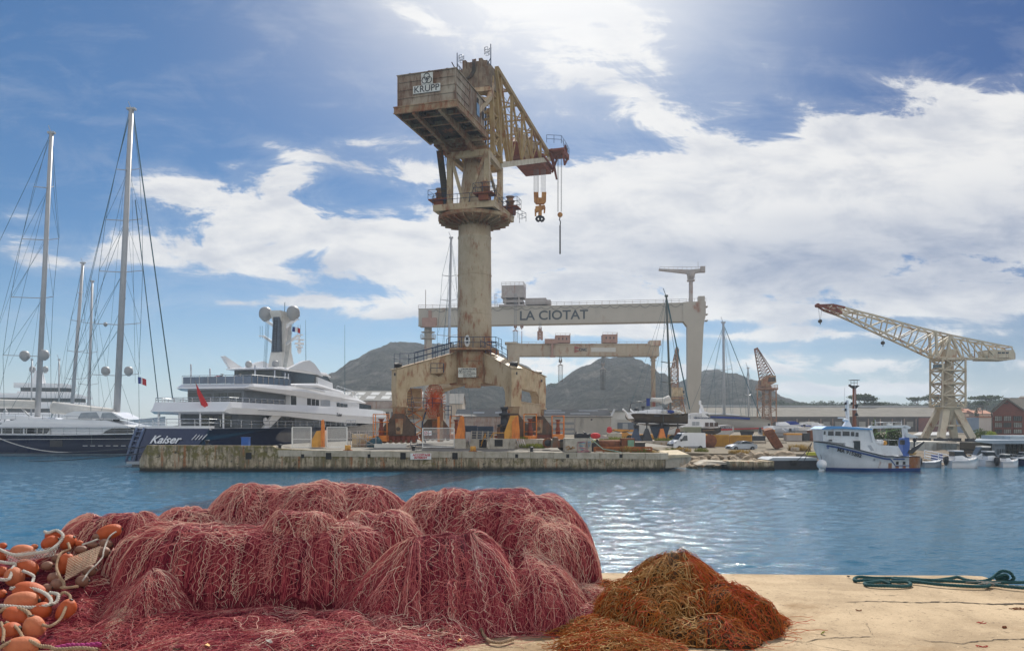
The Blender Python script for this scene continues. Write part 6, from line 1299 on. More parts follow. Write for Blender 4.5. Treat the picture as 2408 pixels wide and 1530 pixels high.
# the ridge wood in the distance reads as one mass
B = []; g = random.Random(9)
for x in np.arange(1800, 2345, 3.4):
 y = np.interp(x, [1780,1830,1930,2000,2060,2120,2200,2260,2320,2370], [962,950,948,950,949,950,950,948,943,938]); Y = g.uniform(480,500); c = P(x, y+g.uniform(-1.5,5), Y); r_ = g.uniform(1.3,3.0); B.append(((c.x,c.y,c.z-.8),(r_,r_,r_*.75),r_**2))
for x, y, s in ((1808,944,2.6),(1822,946,2.2),(1838,948,2.4),(1790,932,2.0),(1783,926,1.6),(1955,948,2.2),(2240,948,2.6)): c = P(x,y,470); B.append(((c.x,c.y,c.z),(s,s,s),s*s*2))
V, F = leaf_cloud(B, 16000, .42, 5); o = np_mesh('ridge_wood', V, F, M_PINE, smooth=False); tag(o, kind='stuff')
# ================================================================ things on the crane quay
M_YELP = mat('yellow_orange_paint', (.72,.36,.06), (.58,.27,.045), 1.5, .6, rust=.25, dirt=.25)
M_RUST = mat('rust_solid', (.24,.085,.035), (.13,.045,.02), 2.2, .9, dirt=.5)
M_RUSTO = mat('rust_orange', (.36,.12,.03), (.20,.06,.02), 2.5, .9, dirt=.4)
M_BLOCK = mat('old_concrete', (.50,.46,.39), (.34,.30,.24), 1.0, .95, rust=.22, rustcol=(.22,.11,.04), dirt=.8, bump=.4)
M_CONTB = mat('container_blue', (.035,.06,.11), (.025,.045,.085), 1.0, .6, rust=.15)
M_CONTY = mat('container_yellow', (.60,.33,.035), (.48,.25,.03), .8, .6, rust=.35, dirt=.4)
M_CONTG = mat('container_sage', (.40,.42,.30), (.33,.35,.25), .9, .6, rust=.2, dirt=.3)
M_TYRE = mat('tyre', (.018,.018,.018), (.03,.03,.03), 3, .9)
M_VAN = mat('van_white', (.74,.76,.79), (.70,.72,.75), .4, .3, dirt=.12, coat=.3)
M_CARS = mat('car_silver', (.42,.47,.54), (.38,.43,.50), .5, .25, metal=.5, coat=.5)
M_GRN = mat('paint_green_faded', (.20,.36,.26), (.14,.27,.19), 1.5, .7, rust=.3)
def zg(Y, X=0): return 2.115 if Y < 93 else 2.14
# wall sign
s_ = P(989.5,1072.3,YQ-.2); T = thing('no_mooring_sign', 'white board with red lettering ACCOSTAGE INTERDIT fixed to the quay wall', 'sign', s_)
m = MB(); m.box(s_, (2.1,.08,.62)); m.build('board', M_WHITE, T); mr = mat('letter_red', (.50,.02,.03), (.45,.02,.03), 3, .6)
m = MB(); addm(m, text_mb('ACCOSTAGE', .30, s_+Vector((.08,-.05,.13)), (1,0,0), UP, .01, bold=.012)); addm(m, text_mb('INTERDIT', .30, s_+Vector((.0,-.05,-.15)), (1,0,0), UP, .01, bold=.012)); m.build('lettering', mr, T)
# bollards
for x, lab in ((818,'yellow-orange mooring stub on the quay edge near the right-hand gate panel'),(1112.5,'yellow-orange mooring stub on the quay edge right of the ACCOSTAGE INTERDIT board')):
 p = P(x,1063,YQ+.5); p.z = topz(x); T = thing('mooring_stub', lab, 'bollard', p, 'orange mooring stubs'); m = MB(); m.lathe(p, [(.30,0),(.30,.52),(.27,.56)], 16); m.build('post', M_YELP, T); m = MB(); m.box(p+UP*.04, (.85,.6,.08)); m.build('base_plate', M_RUSTO, T)
for x, lab in ((487,'black mooring bollard on the mole in front of the yacht name'),(658,'black mooring bollard on the mole left of the gate panels'),(972,'black mooring bollard above the ACCOSTAGE INTERDIT board'),(1250,'black mooring bollard in front of the weedy wall and rusty pump')):
 p = P(x,1060,YQ+.9); p.z = topz(x)+.01; T = thing('mooring_bollard', lab, 'bollard', p, 'black mooring bollards'); m = MB(); m.lathe(p, [(.2,0),(.16,.1),(.16,.36),(.27,.42),(.27,.5),(.1,.53)], 14); m.build('post', M_BLACK, T); m = MB(); m.box(p+UP*.03, (.7,.5,.06)); m.build('base_plate', M_BLACK, T)
# gate panels
def gate(x0, x1, y0, Y, label, bars, warn=False):
 z0 = zg(Y)+.12; X0, X1 = (x0-1204)/FPX*Y, (x1-1204)/FPX*Y; zt_ = H-(y0-1000)/FPX*Y; T = thing('gate_panel', label, 'gate', ((X0+X1)/2, Y, zg(Y)), 'white barred gate panels'); m = MB()
 m.beam((X0,Y,z0-.12), (X0,Y,zt_), .1); m.beam((X1,Y,z0-.12), (X1,Y,zt_), .1); m.beam((X0,Y,z0), (X1,Y,z0), .08); m.beam((X0,Y,zt_), (X1,Y,zt_), .08); m.beam((X0,Y,(z0+zt_)/2-.2), (X1,Y,(z0+zt_)/2-.2), .05); m.build('frame', M_WHITE, T)
 m = MB()
 for i in range(1, bars): x = X0+(X1-X0)*i/bars; m.beam((x,Y,z0), (x,Y,zt_), .028,.03)
 m.build('bars', M_WHITE, T)
 if warn:
  for k, (dx_, w_) in enumerate(((.35,.42),(.82,.34))):
   m = MB(); m.box((X0+dx_,Y-.07,zt_-.55), (w_,.02,.5)); sg = m.build('warning_sign', M_GEL, T); m = MB()
   if k == 0: m.path([Vector((X0+dx_+.16*math.cos(a),Y-.09,zt_-.55+.16*math.sin(a))) for a in np.linspace(0,6.28,20,endpoint=False)], .025, 5, closed=True); m.beam((X0+dx_-.12,Y-.09,zt_-.67), (X0+dx_+.12,Y-.09,zt_-.43), .03)
   else: m.beam((X0+dx_-.12,Y-.09,zt_-.62), (X0+dx_+.12,Y-.09,zt_-.5), .05)
   m.build('sign_mark', mr, sg)
gate(687,732,1004,86.5,'left white barred gate panel beside the orange wedge in front of the yacht',22); gate(769,816,1004,86.5,'white barred gate panel right of the orange wedge in front of the yacht',22); gate(994,1068,1006,88.0,'long white barred gate panel with two warning signs under the crane portal',30,True)
# orange steel stands
def wedge(m, c, w, h, d, up0=0): pass
Ys = 86.8; p = P(750,1050,Ys); p.z = zg(Ys); T = thing('steel_stand', 'orange wedge-shaped steel stand with a tall fin between two gate panels', 'stand', p, 'orange steel stands')
m = MB(); m.prism([P(x,y,Ys-.5) for x, y in ((733,1051),(733,1034),(744,1013),(757,1011),(757,1051))], (0,1.1,0)); m.build('wedge_base', M_YELP, T); m = MB(); m.prism([P(x,y,Ys-.65) for x, y in ((755,1051),(755,988),(760,986),(762,1005),(762,1051))], (0,.35,0)); m.build('fin', M_ORANGE, T); m = MB(); rect(m, 757,768,1011,1051,Ys+.2,.1); m.build('side_plate', M_WHITE, T)
for x0, lab, tall in ((1070,'orange tapered steel stand on the concrete block right of the long gate','a'),(1186,'orange tapered steel stand with ribbed side near the right front crane leg','b')):
 Yz = 88.2; p = P(x0+12,1030,Yz); p.z = 3.15; T = thing('steel_stand', lab, 'stand', p, 'orange steel stands'); w = 24 if tall == 'a' else 36; yt = 979 if tall == 'a' else 976
 if tall == 'a': f1 = ((x0,1031),(x0+8,995),(x0+12,980),(x0+20,979),(x0+23,1012),(x0+23,1031)); f2 = ((x0+12,979),(x0+21,979),(x0+22.5,1010),(x0+18,1000))
 else: f1 = ((x0,1034),(x0,1016),(x0+14,977),(x0+32,976),(x0+36,1010),(x0+36,1034)); f2 = ((x0+18,1034),(x0+18,992),(x0+26,980),(x0+33,978),(x0+36,1010),(x0+36,1034))
 m = MB(); m.prism([P(*q_,Yz-.4) for q_ in f1], (0,.9,0)); m.build('body', M_YELP if tall == 'b' else M_ORANGE, T); m = MB(); m.prism([P(*q_,Yz-.52) for q_ in f2], (0,.12,0)); m.build('ribbed_plate', M_ORANGE, T)
# low concrete blocks and wall before the crane
def block(label, x0, x1, y0, Y, depth, name='concrete_block', m_=None, openings=(), y1=None):
 a = P(x0, 0, Y); b2 = P(x1, 0, Y); zt_ = H-(y0-1000)/FPX*Y; T = thing(name, label, 'concrete block', ((a.x+b2.x)/2, Y, zg(Y))); m = MB(); m.bb(a.x, b2.x, Y, Y+depth, zg(Y)-.2, zt_); m.build('body', m_ or M_BLOCK, T)
 for o0, o1, oy0, oy1 in openings:
  m = MB(); q0, q1 = P(o0,oy1,Y), P(o1,oy0,Y); m.bb(q0.x,q1.x,Y-.03,Y+.12,max(q0.z,zg(Y)-.1),q1.z); m.build('dark_opening', mat('recess_dark', (.012,.011,.01)), T)
 return T
block('concrete block carrying the left orange stand, right of the long gate', 1069,1095,1031,87.6,1.4); block('low whitish concrete wall with a dark stair opening before the crane', 1096,1144,1032,88.4,3.2,openings=((1127,1144,1033,1052),)); block('pale concrete block with a square black opening in front of the crane', 1147,1213,1031,87.4,3.4,openings=((1163,1182,1033,1049),)); block('weedy rust-marked low wall between the crane blocks and the rusty pump', 1214,1282,1032,89.0,2.5)
block('graffiti-covered concrete block on the quay edge', 1328,1391,1030,82.0,2.6)
GRB = [o for o in COL.objects if o.get('label','') == 'graffiti-covered concrete block on the quay edge'][0]
def gpt(x, y): return P(x,y,81.96)
for cname, colr, strokes in (('graffiti_pink', (.48,.20,.24), [[(1359,1038),(1358,1062)],[(1359,1040),(1375,1038)],[(1359,1062),(1385,1064)],[(1380,1036),(1381,1062)],[(1362,1052),(1378,1054)],[(1364,1062),(1372,1058),(1386,1060)]]),('graffiti_blue', (.22,.36,.46), [[(1361,1040),(1376,1041)],[(1366,1044),(1366,1056),(1372,1057)],[(1362,1047),(1372,1048)],[(1383,1038),(1384,1054)],[(1383,1038),(1389,1040),(1388,1047),(1384,1048)]]),('graffiti_orange', (.42,.24,.10), [[(1331,1052),(1337,1048),(1342,1056),(1348,1049)],[(1334,1056),(1352,1052)]])):
 m = MB()
 for st in strokes:
  for a, b2 in zip(st, st[1:]): m.beam(gpt(*a), gpt(*b2), .03,.11)
 m.build('graffiti', mat(cname, colr, tuple(q_*.7 for q_ in colr), 3, .9), GRB)
# small fittings round the blocks
for x0, x1, y0, y1, lab in ((1132,1143,1027,1050,'yellow stair handrail leaning over the dark stair opening'),(1152,1200,1018,1032,'yellow pipe handrail on the block beside the black winch')):
 T = thing('handrail', lab, 'handrail', P((x0+x1)/2,y1,88)); m = MB()
 if x1-x0 < 20: m.path([P(1131,1049,88), P(1141,1017,88), P(1142,1030,88)], .05, 6); m.path([P(1131,1042,88), P(1141,1024,88)], .04, 6)
 else: m.path([P(1152,1031,88), P(1160,1017,88), P(1200,1017,88), P(1200,1031,88)], .05, 6); m.tube(P(1162,1017,88), P(1160,1031,88), .045, n=6)
 m.build('pipe', M_YELP, T)
T = thing('electric_cabinet', 'small grey electric cabinet on the wall beside the left orange stand', 'cabinet', P(1101,1030,88)); m = MB(); m.box(P(1101,1027,88), (.55,.4,1.15)); m.build('case', M_GREYTR, T); m = MB(); m.path([P(1101,1036,87.8), P(1102,1043,87.8), P(1104,1050,87.8)], .04, 5); m.build('conduit', M_BLACK, T)
T = thing('black_winch', 'black greasy winch tower standing beside the front crane leg', 'winch', P(1186,1031,90.5)); m = MB(); c = P(1186,1031,90.5); c.z = 3.1; m.lathe(c, [(.75,0),(.75,.5),(.5,.55),(.5,1.3),(.8,1.35),(.8,1.6),(.45,1.7),(.42,2.6),(.62,2.65),(.62,2.9),(.3,2.95),(.3,3.3),(.45,3.35),(.45,3.6)], 14); m.build('drum', M_BLACK, T); m = MB(); m.box(c+Vector((-.1,-.55,.35)), (1.2,.5,.7)); m.box(c+Vector((.2,-.5,1.45)), (1.4,.5,.35)); m.build('gearbox', M_BROWNST, T)
T = thing('grey_grating', 'grey steel grating frame leaning against the concrete block', 'grating', P(1220,1051,86.8)); m = MB()
for k in range(4): m.beam(P(1214+k*5.2,1031+k*.3,87.3), P(1221+k*5.2,1052,86.3), .1,.05)
for k in range(4): f = k/3; m.beam(P(1214,1031,87.3).lerp(P(1221,1052,86.3),f), P(1229.6,1032,87.3).lerp(P(1236.6,1052,86.3),f), .1,.05)
m.build('frame', M_GREYTR, T)
T = thing('rusty_pump', 'rusty pump with a big round flanged mouth on the weedy quay', 'pump', P(1300,1050,85)); c = P(1288,1041,85); m = MB(); m.lathe(c, [(.30,-.05),(.55,-.05),(.55,.25),(.44,.3),(.44,1.6)], 20, axis='Y'); m.build('barrel', M_RUST, T); m = MB(); m.lathe(c+Vector((0,-.07,0)), [(.01,0),(.36,0),(.36,.05)], 20, axis='Y'); m.build('mouth', M_BLACK, T)
m = MB(); c2 = P(1306,1043,85); m.box(c2, (1.0,.9,.8)); m.lathe(c2+UP*.4, [(.35,0),(.3,.3),(.1,.35)], 12); m.box(c2+Vector((.6,.2,-.1)), (.6,.6,.6)); m.tube(c+Vector((.2,1,.2)), c2, .3, n=10); m.build('engine_block', mat('engine_grey', (.16,.15,.12), (.10,.085,.06), 2, .7, rust=.5), T); m = MB(); c3 = P(1322,1045,85.3); m.lathe(c3, [(.1,-.2),(.55,-.2),(.6,0),(.55,.2),(.1,.2)], 18, axis='Y'); m.build('wheel', M_TYRE, T)
T = thing('black_tender', 'small black boat with curved horn-like stems stored on the graffiti block', 'boat', P(1372,1030,83.3)); m = MB(); zt_ = P(0,1030,82).z; a = P(1352,1026,83.3); m.loft([[Vector((X,83.3+w_,zt_+z)) for w_, z in ((-.5,h_),(-.35,0),(.35,0),(.5,h_))] for X, h_ in ((a.x-.05,.45),(a.x+.4,.5),(a.x+1.3,.42),(a.x+1.6,.5))], sm=False); m.build('hull', M_BLACK, T); m = MB(); m.path([P(1379,1025,83.3), P(1376,1018,83.3), P(1371,1014,83.3)], [.16,.12,.03], 6); m.path([P(1353,1025,83.3), P(1355,1014,83.3)], [.14,.03], 6); m.build('stem_horn', M_BLACK, T)
T = thing('red_float_pile', 'silver-grey tarp heap with red floats behind the graffiti block', 'heap', P(1402,1030,90)); m = MB(); m.ball(P(1400,1024,90), .5, sz=(1.2,1,.7)); m.build('red_float', M_REDF, T); m = MB(); m.loft([[P(x,y,92)+Vector((0,w_,0)) for w_ in (0,2)]+[P(x,1031,92)+Vector((0,w_,0)) for w_ in (2,0)] for x, y in ((1392,1018),(1408,1020),(1426,1026),(1432,1030))], sm=False); m.build('tarp', M_GREYTR, T)
T = thing('mooring_rope', 'pale green mooring rope running off the graffiti block down to the quay', 'rope', P(1400,1040,82.4)); m = MB(); m.path([P(1387,1027,82.4), P(1400,1040,82.4), P(1418,1055,82.2), P(1450,1060,82.2), P(1470,1066,81.6)], .05, 6); m.build('strand', mat('rope_pale_green', (.30,.45,.38), (.22,.35,.3), 5, .9), T)
T = thing('electric_box', 'bright blue electric box on the mole in front of the yacht', 'box', P(578,1042,87)); m = MB(); c = P(578,1032,87); m.box((c.x,87,2.15+.62), (.8,.6,1.0)); m.prism([Vector((c.x-.45,86.65,3.27)), Vector((c.x+.45,86.65,3.27)), Vector((c.x+.45,86.65,3.33)), Vector((c.x-.45,86.65,3.33))], (0,.7,0)); m.build('case', mat('box_blue', (.02,.11,.42), (.02,.09,.34), 1, .5), T); m = MB()
for dx_ in (-.3,.3): m.box((c.x+dx_,87,2.2), (.12,.5,.22))
m.build('feet', M_DARKST, T)
T = thing('wooden_pallet', 'weathered wooden pallet lying beside the blue electric box', 'pallet', P(566,1046,86)); m = MB(); c = P(563,1046,86); c.z = 2.13
for k in range(5): m.box(c+Vector((0,-.5+k*.25,.16)), (1.6,.16,.03))
for k in (-.7,0,.7): m.box(c+Vector((k,0,.08)), (.12,1.2,.12))
m.build('boards', mat('pallet_wood', (.33,.22,.13), (.24,.16,.10), 4, .9), T)
T = thing('scaffold', 'steel tube scaffold standing between the right gate panel and the crane bogie', 'scaffold', P(855,1048,91)); m = MB()
for x in (818,840,862,884):
 for dy_ in (0,1.3): m.tube(P(x,1052,91)+Vector((0,dy_,0)), P(x,1012,91)+Vector((0,dy_,0)), .045, n=5)
for y in (1013,1030,1045): m.tube(P(818,y,91), P(886,y,91), .04, n=5); m.tube(P(818,y,92.3), P(886,y,92.3), .04, n=5)
m.tube(P(818,1013,91), P(884,1047,91), .04, n=5); m.tube(P(862,1013,91), P(840,1045,91), .04, n=5); m.build('tubes', M_GREYTR, T)
T = thing('site_crate', 'cream site cabinet standing inside the tube scaffold', 'cabinet', P(850,1046,93)); m = MB(); c = P(847,1036,93); m.bb(c.x-.9,c.x+.7,92.7,93.9,2.15,3.6); m.build('case', M_CREAM, T); m = MB(); m.bb(c.x+.75,c.x+1.5,92.7,93.9,2.15,3.3); m.build('side_locker', M_YELP, T)
o = MB(); c = P(880,1045,92); o.loft([[c+Vector((x,dy_*w_,z*h_-.3)) for dy_, z in ((-1,0),(1,0),(.6,1),(-.5,1))] for x, w_, h_ in ((-.9,.5,.5),(-.3,.8,.9),(.4,.7,1.3),(.9,.3,.7))]); tag(o.build('tarpaulin_heap', mat('tarp_teal', (.05,.12,.15), (.03,.07,.10), 2, .7), None, c), 'crumpled dark teal tarpaulin heap against the left crane bogie', 'tarpaulin')
o = MB(); a, b2 = P(826,1046,92), P(960,1046,88.5); o.bb(P(880,0,89).x,P(955,0,89).x,89,89.5,2.1,2.55); tag(o.build('concrete_kerb', M_WHITEW, None, P(918,1048,89)), 'low pale concrete barrier in front of the left crane bogie', 'barrier')
# containers and fence seen through the portal
def container(label, x0, x1, y0, y1, Y, depth, m_, gz, group=None, ribs=22):
 a, b2 = P(x0,y1,Y), P(x1,y0,Y); T = thing('shipping_container', label, 'container', ((a.x+b2.x)/2,Y,gz), group); m = MB(); m.bb(a.x,b2.x,Y,Y+depth,gz+.05,b2.z-.1); m.build('body', m_, T); m = MB()
 for i in range(ribs): x = a.x+.15+(b2.x-a.x-.3)*i/(ribs-1); m.bb(x-.06*(b2.x-a.x)/6,x+.06*(b2.x-a.x)/6,Y-.06,Y,gz+.2,b2.z-.25)
 m.build('ribs', m_, T); m = MB()
 for x in (a.x,b2.x-.18): m.bb(x,x+.18,Y-.08,Y+.1,gz,b2.z)
 m.bb(a.x+.18,b2.x-.18,Y-.08,Y+.1,b2.z-.2,b2.z); m.bb(a.x+.18,b2.x-.18,Y-.08,Y+.1,gz,gz+.18); m.build('frame', m_, T); return T
container('dark blue container behind the crane, left of its pair', 1090,1122,1000.5,1030,124,2.5,M_CONTB,2.15,'blue containers behind the crane'); container('dark blue container behind the crane, nearer the black winch', 1123,1160,1001.5,1030,122,2.5,M_CONTB,2.15,'blue containers behind the crane')
T = thing('mesh_fence', 'pale wire-mesh fence panels along the wall before the blue containers', 'fence', P(1130,1031,92.5)); m = MB()
for k in range(6): x = 1108+k*13; m.beam(P(x,1034,92.5), P(x+1,1013,92.5), .14,.06)
for y in (1014,1020,1026,1032): m.tube(P(1108,y,92.5), P(1174,y+1,92.5), .03, n=4)
for k in range(30): x = 1108+k*2.2; m.tube(P(x,1014,92.5), P(x,1032,92.5), .012, n=3, caps=False)
m.build('panel', M_GREYB, T)
# rusty rail frames, drums and boxes on the right half of the quay
def rframe(label, x0, x1, y0, y1, Y, n):
 T = thing('rusty_barrier', label, 'barrier', P((x0+x1)/2,y1,Y), 'rusty steel barriers'); m = MB()
 for y in (y0,(y0+y1)/2): m.beam(P(x0,y,Y), P(x1,y,Y), .14,.2)
 for k in range(n+1): x = x0+(x1-x0)*k/n; m.beam(P(x,y0-1,Y), P(x,y1,Y), .18)
 m.build('bars', M_RUSTO, T)
rframe('long rust-orange rail frame right of the graffiti block', 1398,1462,1052,1064,82.5,3); rframe('rust-orange rail frame in front of the faded green box', 1462,1504,1052,1064,82.2,2); rframe('short rust-orange rail frame nearest the end of the quay', 1506,1532,1052,1064,82.4,1)
T = thing('rusty_tank', 'round rusty tank end between graffiti block and green box', 'tank', P(1428,1058,86)); c = P(1430,1047,86); m = MB(); m.lathe(c, [(.05,-1.4),(.6,-1.3),(.62,1.3),(.05,1.4)], 16, axis='X'); m.build('shell', M_RUST, T)
T = thing('green_box', 'rusted box with a faded green door on the quay right of the graffiti block', 'cabinet', P(1482,1060,85)); m = MB(); a, b2 = P(1462,1062,85), P(1493,1030,85); m.bb(a.x,b2.x,85,86.4,1.85,b2.z); m.build('case', M_RUST, T); m = MB(); a, b2 = P(1476,1052,85), P(1491,1034,85); m.bb(a.x,b2.x,84.93,85,a.z,b2.z); m.build('green_door', M_GRN, T)
T = thing('black_crate', 'black crate behind the rail frame beside the faded green box', 'crate', P(1505,1058,86)); m = MB(); a, b2 = P(1494,1060,86), P(1517,1040,86); m.bb(a.x,b2.x,86,87.2,1.85,b2.z); m.build('body', M_BLACK, T); m = MB(); m.bb(a.x-.05,b2.x+.05,85.95,87.25,b2.z-.12,b2.z+.02); m.build('lid', M_DARKST, T)
T = thing('small_gantry_frame', 'black A-frame stand on the weeds right of the graffiti block', 'stand', P(1404,1060,84)); m = MB(); m.beam(P(1396,1062,84), P(1404,1032,84), .16); m.beam(P(1412,1056,84), P(1404,1032,84), .16); m.beam(P(1399,1050,84), P(1409,1047,84), .12); m.build('legs', M_DARKST, T); m = MB(); rect(m, 1392,1400,1040,1064,83.5,.4); m.build('ladder_rail', M_BLACK, T)
def tuft(label, x, y, Y, w, h, n, lm, seed, name='weed_tuft', group='weed tufts on the quay', z=None):
 g = np.random.default_rng(seed); p = P(x,y,Y);
 if z is not None: p.z = z
 a = g.uniform(0,6.28,n); r_ = g.random(n)**.6*w; bx = np.stack([r_*np.cos(a), r_*np.sin(a)*.6, np.zeros(n)], 1)+np.array(p); tip = bx+np.stack([g.normal(0,.3*h,n), g.normal(0,.3*h,n), h*(.4+.7*g.random(n))], 1)
 sd = np.stack([np.cos(a+1), np.sin(a+1), np.zeros(n)], 1)*.035*(1+h); V = np.stack([bx-sd, bx+sd, tip+sd*.15, tip-sd*.15], 1).reshape(-1,3); F = np.arange(4*n).reshape(n,4)
 return tag(np_mesh(name, V, F, lm, None, tuple(p), False), label, 'weeds', group)
WT = [(1240,1052,86.3,.9,.45,260,M_WEED,'green weeds at the foot of the low wall, left of the rusty pump'),(1262,1053,85.6,1.1,.5,320,M_WEED,'bright weeds just left of the rusty pump mouth'),(1225,1032,90,.8,.35,150,M_WEED,'green weeds on top of the weedy low wall'),(1404,1050,86.5,1.0,.8,300,M_WEED,'yellow-green weeds behind the black A-frame'),(1440,1064,83,1.2,.35,260,M_WEED,'weeds under the long rusty rail frame'),(1505,1064,82.6,1.0,.5,260,M_WEED,'weeds under the short rusty rail frames'),(1472,1062,82.2,.6,.6,160,M_DRYG,'dry stalks beside the faded green box'),(1530,1066,82.5,.9,.4,200,M_DRYG,'dry grass at the very end of the quay'),(1605,1066,100,1.0,.8,360,M_DRYG,'dry yellow grass in front of the van wheel'),(1585,1064,101,1.3,.6,360,M_WEED,'yellow-green weeds beside the van front bumper'),(1650,1062,101,.9,.5,240,M_WEED,'green weeds behind the van on the rubble'),(1740,1066,98,1.5,.5,420,M_DRYG,'dry brown grass on the rubble in front of the silver car'),(1880,1060,106,1.5,.9,420,M_DRYG,'dry bushy grass behind the trawler bow'),(2080,1068,100,2.2,.7,500,M_DRYG,'dry grass on the bank behind the trawler stern'),(2120,1068,101,1.8,.7,420,M_DRYG,'dry grass on the bank right of the trawl door'),(1440,1034,112,2.0,.5,300,M_WEED,'weeds along the raised wall left of the boat props'),(1560,1036,116,1.4,.5,240,M_WEED,'weeds on the raised wall above the van')]
for i, (x, y, Y, w_, h_, n_, lm, lab) in enumerate(WT): tuft(lab, x, y, Y, w_, h_, n_, lm, 60+i)
# ---------------- raised yard wall and the propped sailing boat
Yw = 118; T = thing('retaining_wall', 'stained whitish retaining wall under the propped sailing boat', 'wall', P(1500,1060,Yw)); m = MB(); a, b2 = P(1412,1062,Yw), P(1590,1038,Yw); m.bb(a.x,b2.x,Yw,Yw+24,.5,b2.z); m.build('body', mat('wall_white_stained', (.56,.51,.44), (.36,.30,.23), .7, .9, rust=.4, rustcol=(.26,.14,.06), rscale=.6, dirt=.8), T)
ZR = P(0,1038,Yw).z; YB = 126; SBt = thing('sailing_boat', 'dark-hulled sailing boat propped ashore on coloured stands, mast still up', 'sailing boat', P(1545,1038,YB)); sp_ = YB/FPX
def bz(y): return H-(y-1000)*sp_
ob = Vector(((1474-1204)*sp_, YB, 0)); azb = R(84)
M_HULLD = mat('hull_dark_gloss', (.03,.022,.015), (.065,.045,.025), .5, .15, spec=.5, coat=.2)
LB_ = (1622-1474)*sp_
hull_mb(ob, azb, [(0,1.2,bz(973),.8,bz(984)),(.9,1.75,bz(972),1.2,bz(990)),(3.2,2.1,bz(972),1.6,bz(998)),(6,2.0,bz(973),1.4,bz(1002)),(8.3,1.3,bz(972),.7,bz(1000)),(LB_-.35,.25,bz(971),.1,bz(996)),(LB_,.03,bz(970.5),.02,bz(993))]).build('hull', M_HULLD, SBt)
hull_mb(ob, azb, [(.9,1.38,bz(991),1.24,bz(991.5)),(3.2,1.93,bz(994),1.65,bz(998.6)),(6,1.80,bz(996),1.45,bz(1002.6)),(8.3,.98,bz(994.5),.74,bz(1000.5)),(LB_-.4,.2,bz(992),.12,bz(996.5))]).build('antifouling', M_BLACK, SBt)
m = MB(); m.beam(P(1500,994.5,YB-2.0), P(1618,997,YB-.3), .05,.10); m.build('boot_stripe', M_GEL, SBt)
m = MB(); m.prism([P(x,y,YB-.25) for x, y in ((1528,1001),(1575,1003),(1566,1036),(1542,1036))], (0,.5,0)); m.build('keel', M_CONTB, SBt)
m = MB(); m.prism([P(x,y,YB-.15) for x, y in ((1490,998),(1503,999),(1502,1026),(1494,1026))], (0,.3,0)); m.build('rudder', M_BLACK, SBt)
m = MB(); slab(m, ob, azb, [(1.6,1.3,bz(972),bz(966)),(4,1.5,bz(973),bz(962)),(7,1.2,bz(973),bz(964)),(9.2,.5,bz(972),bz(969))], .08); slab(m, ob, azb, [(.05,1.35,bz(973.5),bz(971.5)),(3,2.12,bz(972.6),bz(970.8)),(6,2.02,bz(973.4),bz(971.8)),(9,1.0,bz(972),bz(970.4))]); m.build('deck', M_GEL, SBt)
m = MB(); m.path([P(1464,961,YB-1), P(1472,968,YB-1), P(1480,975,YB-1)], .14, 7); m.path([P(1482,962,YB+1), P(1494,972,YB+1)], .14, 7); m.prism([P(x,y,YB-1.3) for x, y in ((1474,972),(1500,966),(1508,972),(1500,984),(1478,984))], (0,2.0,0)); m.build('transom', M_GEL, SBt)
m = MB(); m.lathe(P(1498,962,YB-.9), [(.3,-.25),(.5,0),(.3,.25)], 12); m.tube(P(1512,972,YB), P(1512,958,YB), .14, n=7); m.box(P(1512,957,YB), (.5,.4,.35)); m.build('stern_gear', M_BLACK, SBt)
m = MB(); m.loft([[P(x,y,YB+w_) for w_ in (-.9,-.5,.5,.9)] for x, y in ((1531,958),(1536,951),(1546,950),(1554,954))], closed=False, caps=False); m.build('sprayhood', mat('canvas_maroon', (.10,.045,.035), None, 2, .9), SBt)
m = MB(); m.prism([P(x,y,YB-.8) for x, y in ((1556,953),(1562,963),(1534,963),(1532,957))], (0,1.6,0)); m.build('screen', M_GELG, SBt)
m = MB(); m.path([P(1531,938,YB), P(1545,941,YB), P(1560,940,YB), P(1573,935,YB), P(1577,942,YB), P(1565,945,YB), P(1545,944,YB)], [.28,.36,.34,.45,.4,.3,.15], 8); m.tube(P(1530,942,YB), P(1576,944,YB), .14, n=8); m.build('boom_and_sail', M_SAILC, SBt)
m = MB(); m.path([P(1480,965,YB), P(1484,948,YB), P(1500,944,YB), P(1522,942,YB)], .06, 6); m.build('stern_arch', M_BLACK, SBt); m = MB(); m.box(P(1524,945,YB), (.5,.3,1.2)); m.build('blue_cover', M_BLUEF, SBt)
m = MB(); m.ball(P(1563,968,YB-1.2), .38, sz=(1.6,.8,.7)); m.ball(P(1588,968,YB-1.0), .38, sz=(1.5,.8,.9)); m.ball(P(1598,969,YB-.8), .34, sz=(1.2,.8,.9)); m.build('fender', M_SAILC, SBt); m = MB(); m.ball(P(1574,968,YB-1.1), .42, sz=(2.2,.8,.7)); m.build('dinghy_cover', M_BLUEF, SBt)
m = MB(); m.rail([P(1500,972,YB-1.9), P(1545,972,YB-2.0), P(1590,971,YB-1.4), P(1618,970,YB-.4)], .7,.02,1,1.6); m.rail([P(1592,962,YB-.9), P(1606,964,YB-.7)], .2,.05,1,.8); m.build('lifeline', M_STEEL, SBt)
mast_rig(SBt, (1577,966), (1567,697), .20, [(853,1555,1590),(900,1556,1596)], [(1568,702,1622,962,.10),(1567,700,1484,950,.02),(1567,700,1500,970,.02),(1567,700,1608,970,.02),(1567,760,1520,970,.02),(1567,700,1548,990,.02)], [], YB, mat('mast_green_grey', (.10,.12,.11), (.08,.09,.085), 1, .4), .022)
m = MB(); m.box(P(1545,977,YB-2.12), (.9,.04,.32)); m.box(P(1592,978,YB-1.45), (.8,.1,.3), R(-22)); m.build('hull_window', M_BLACK, SBt)
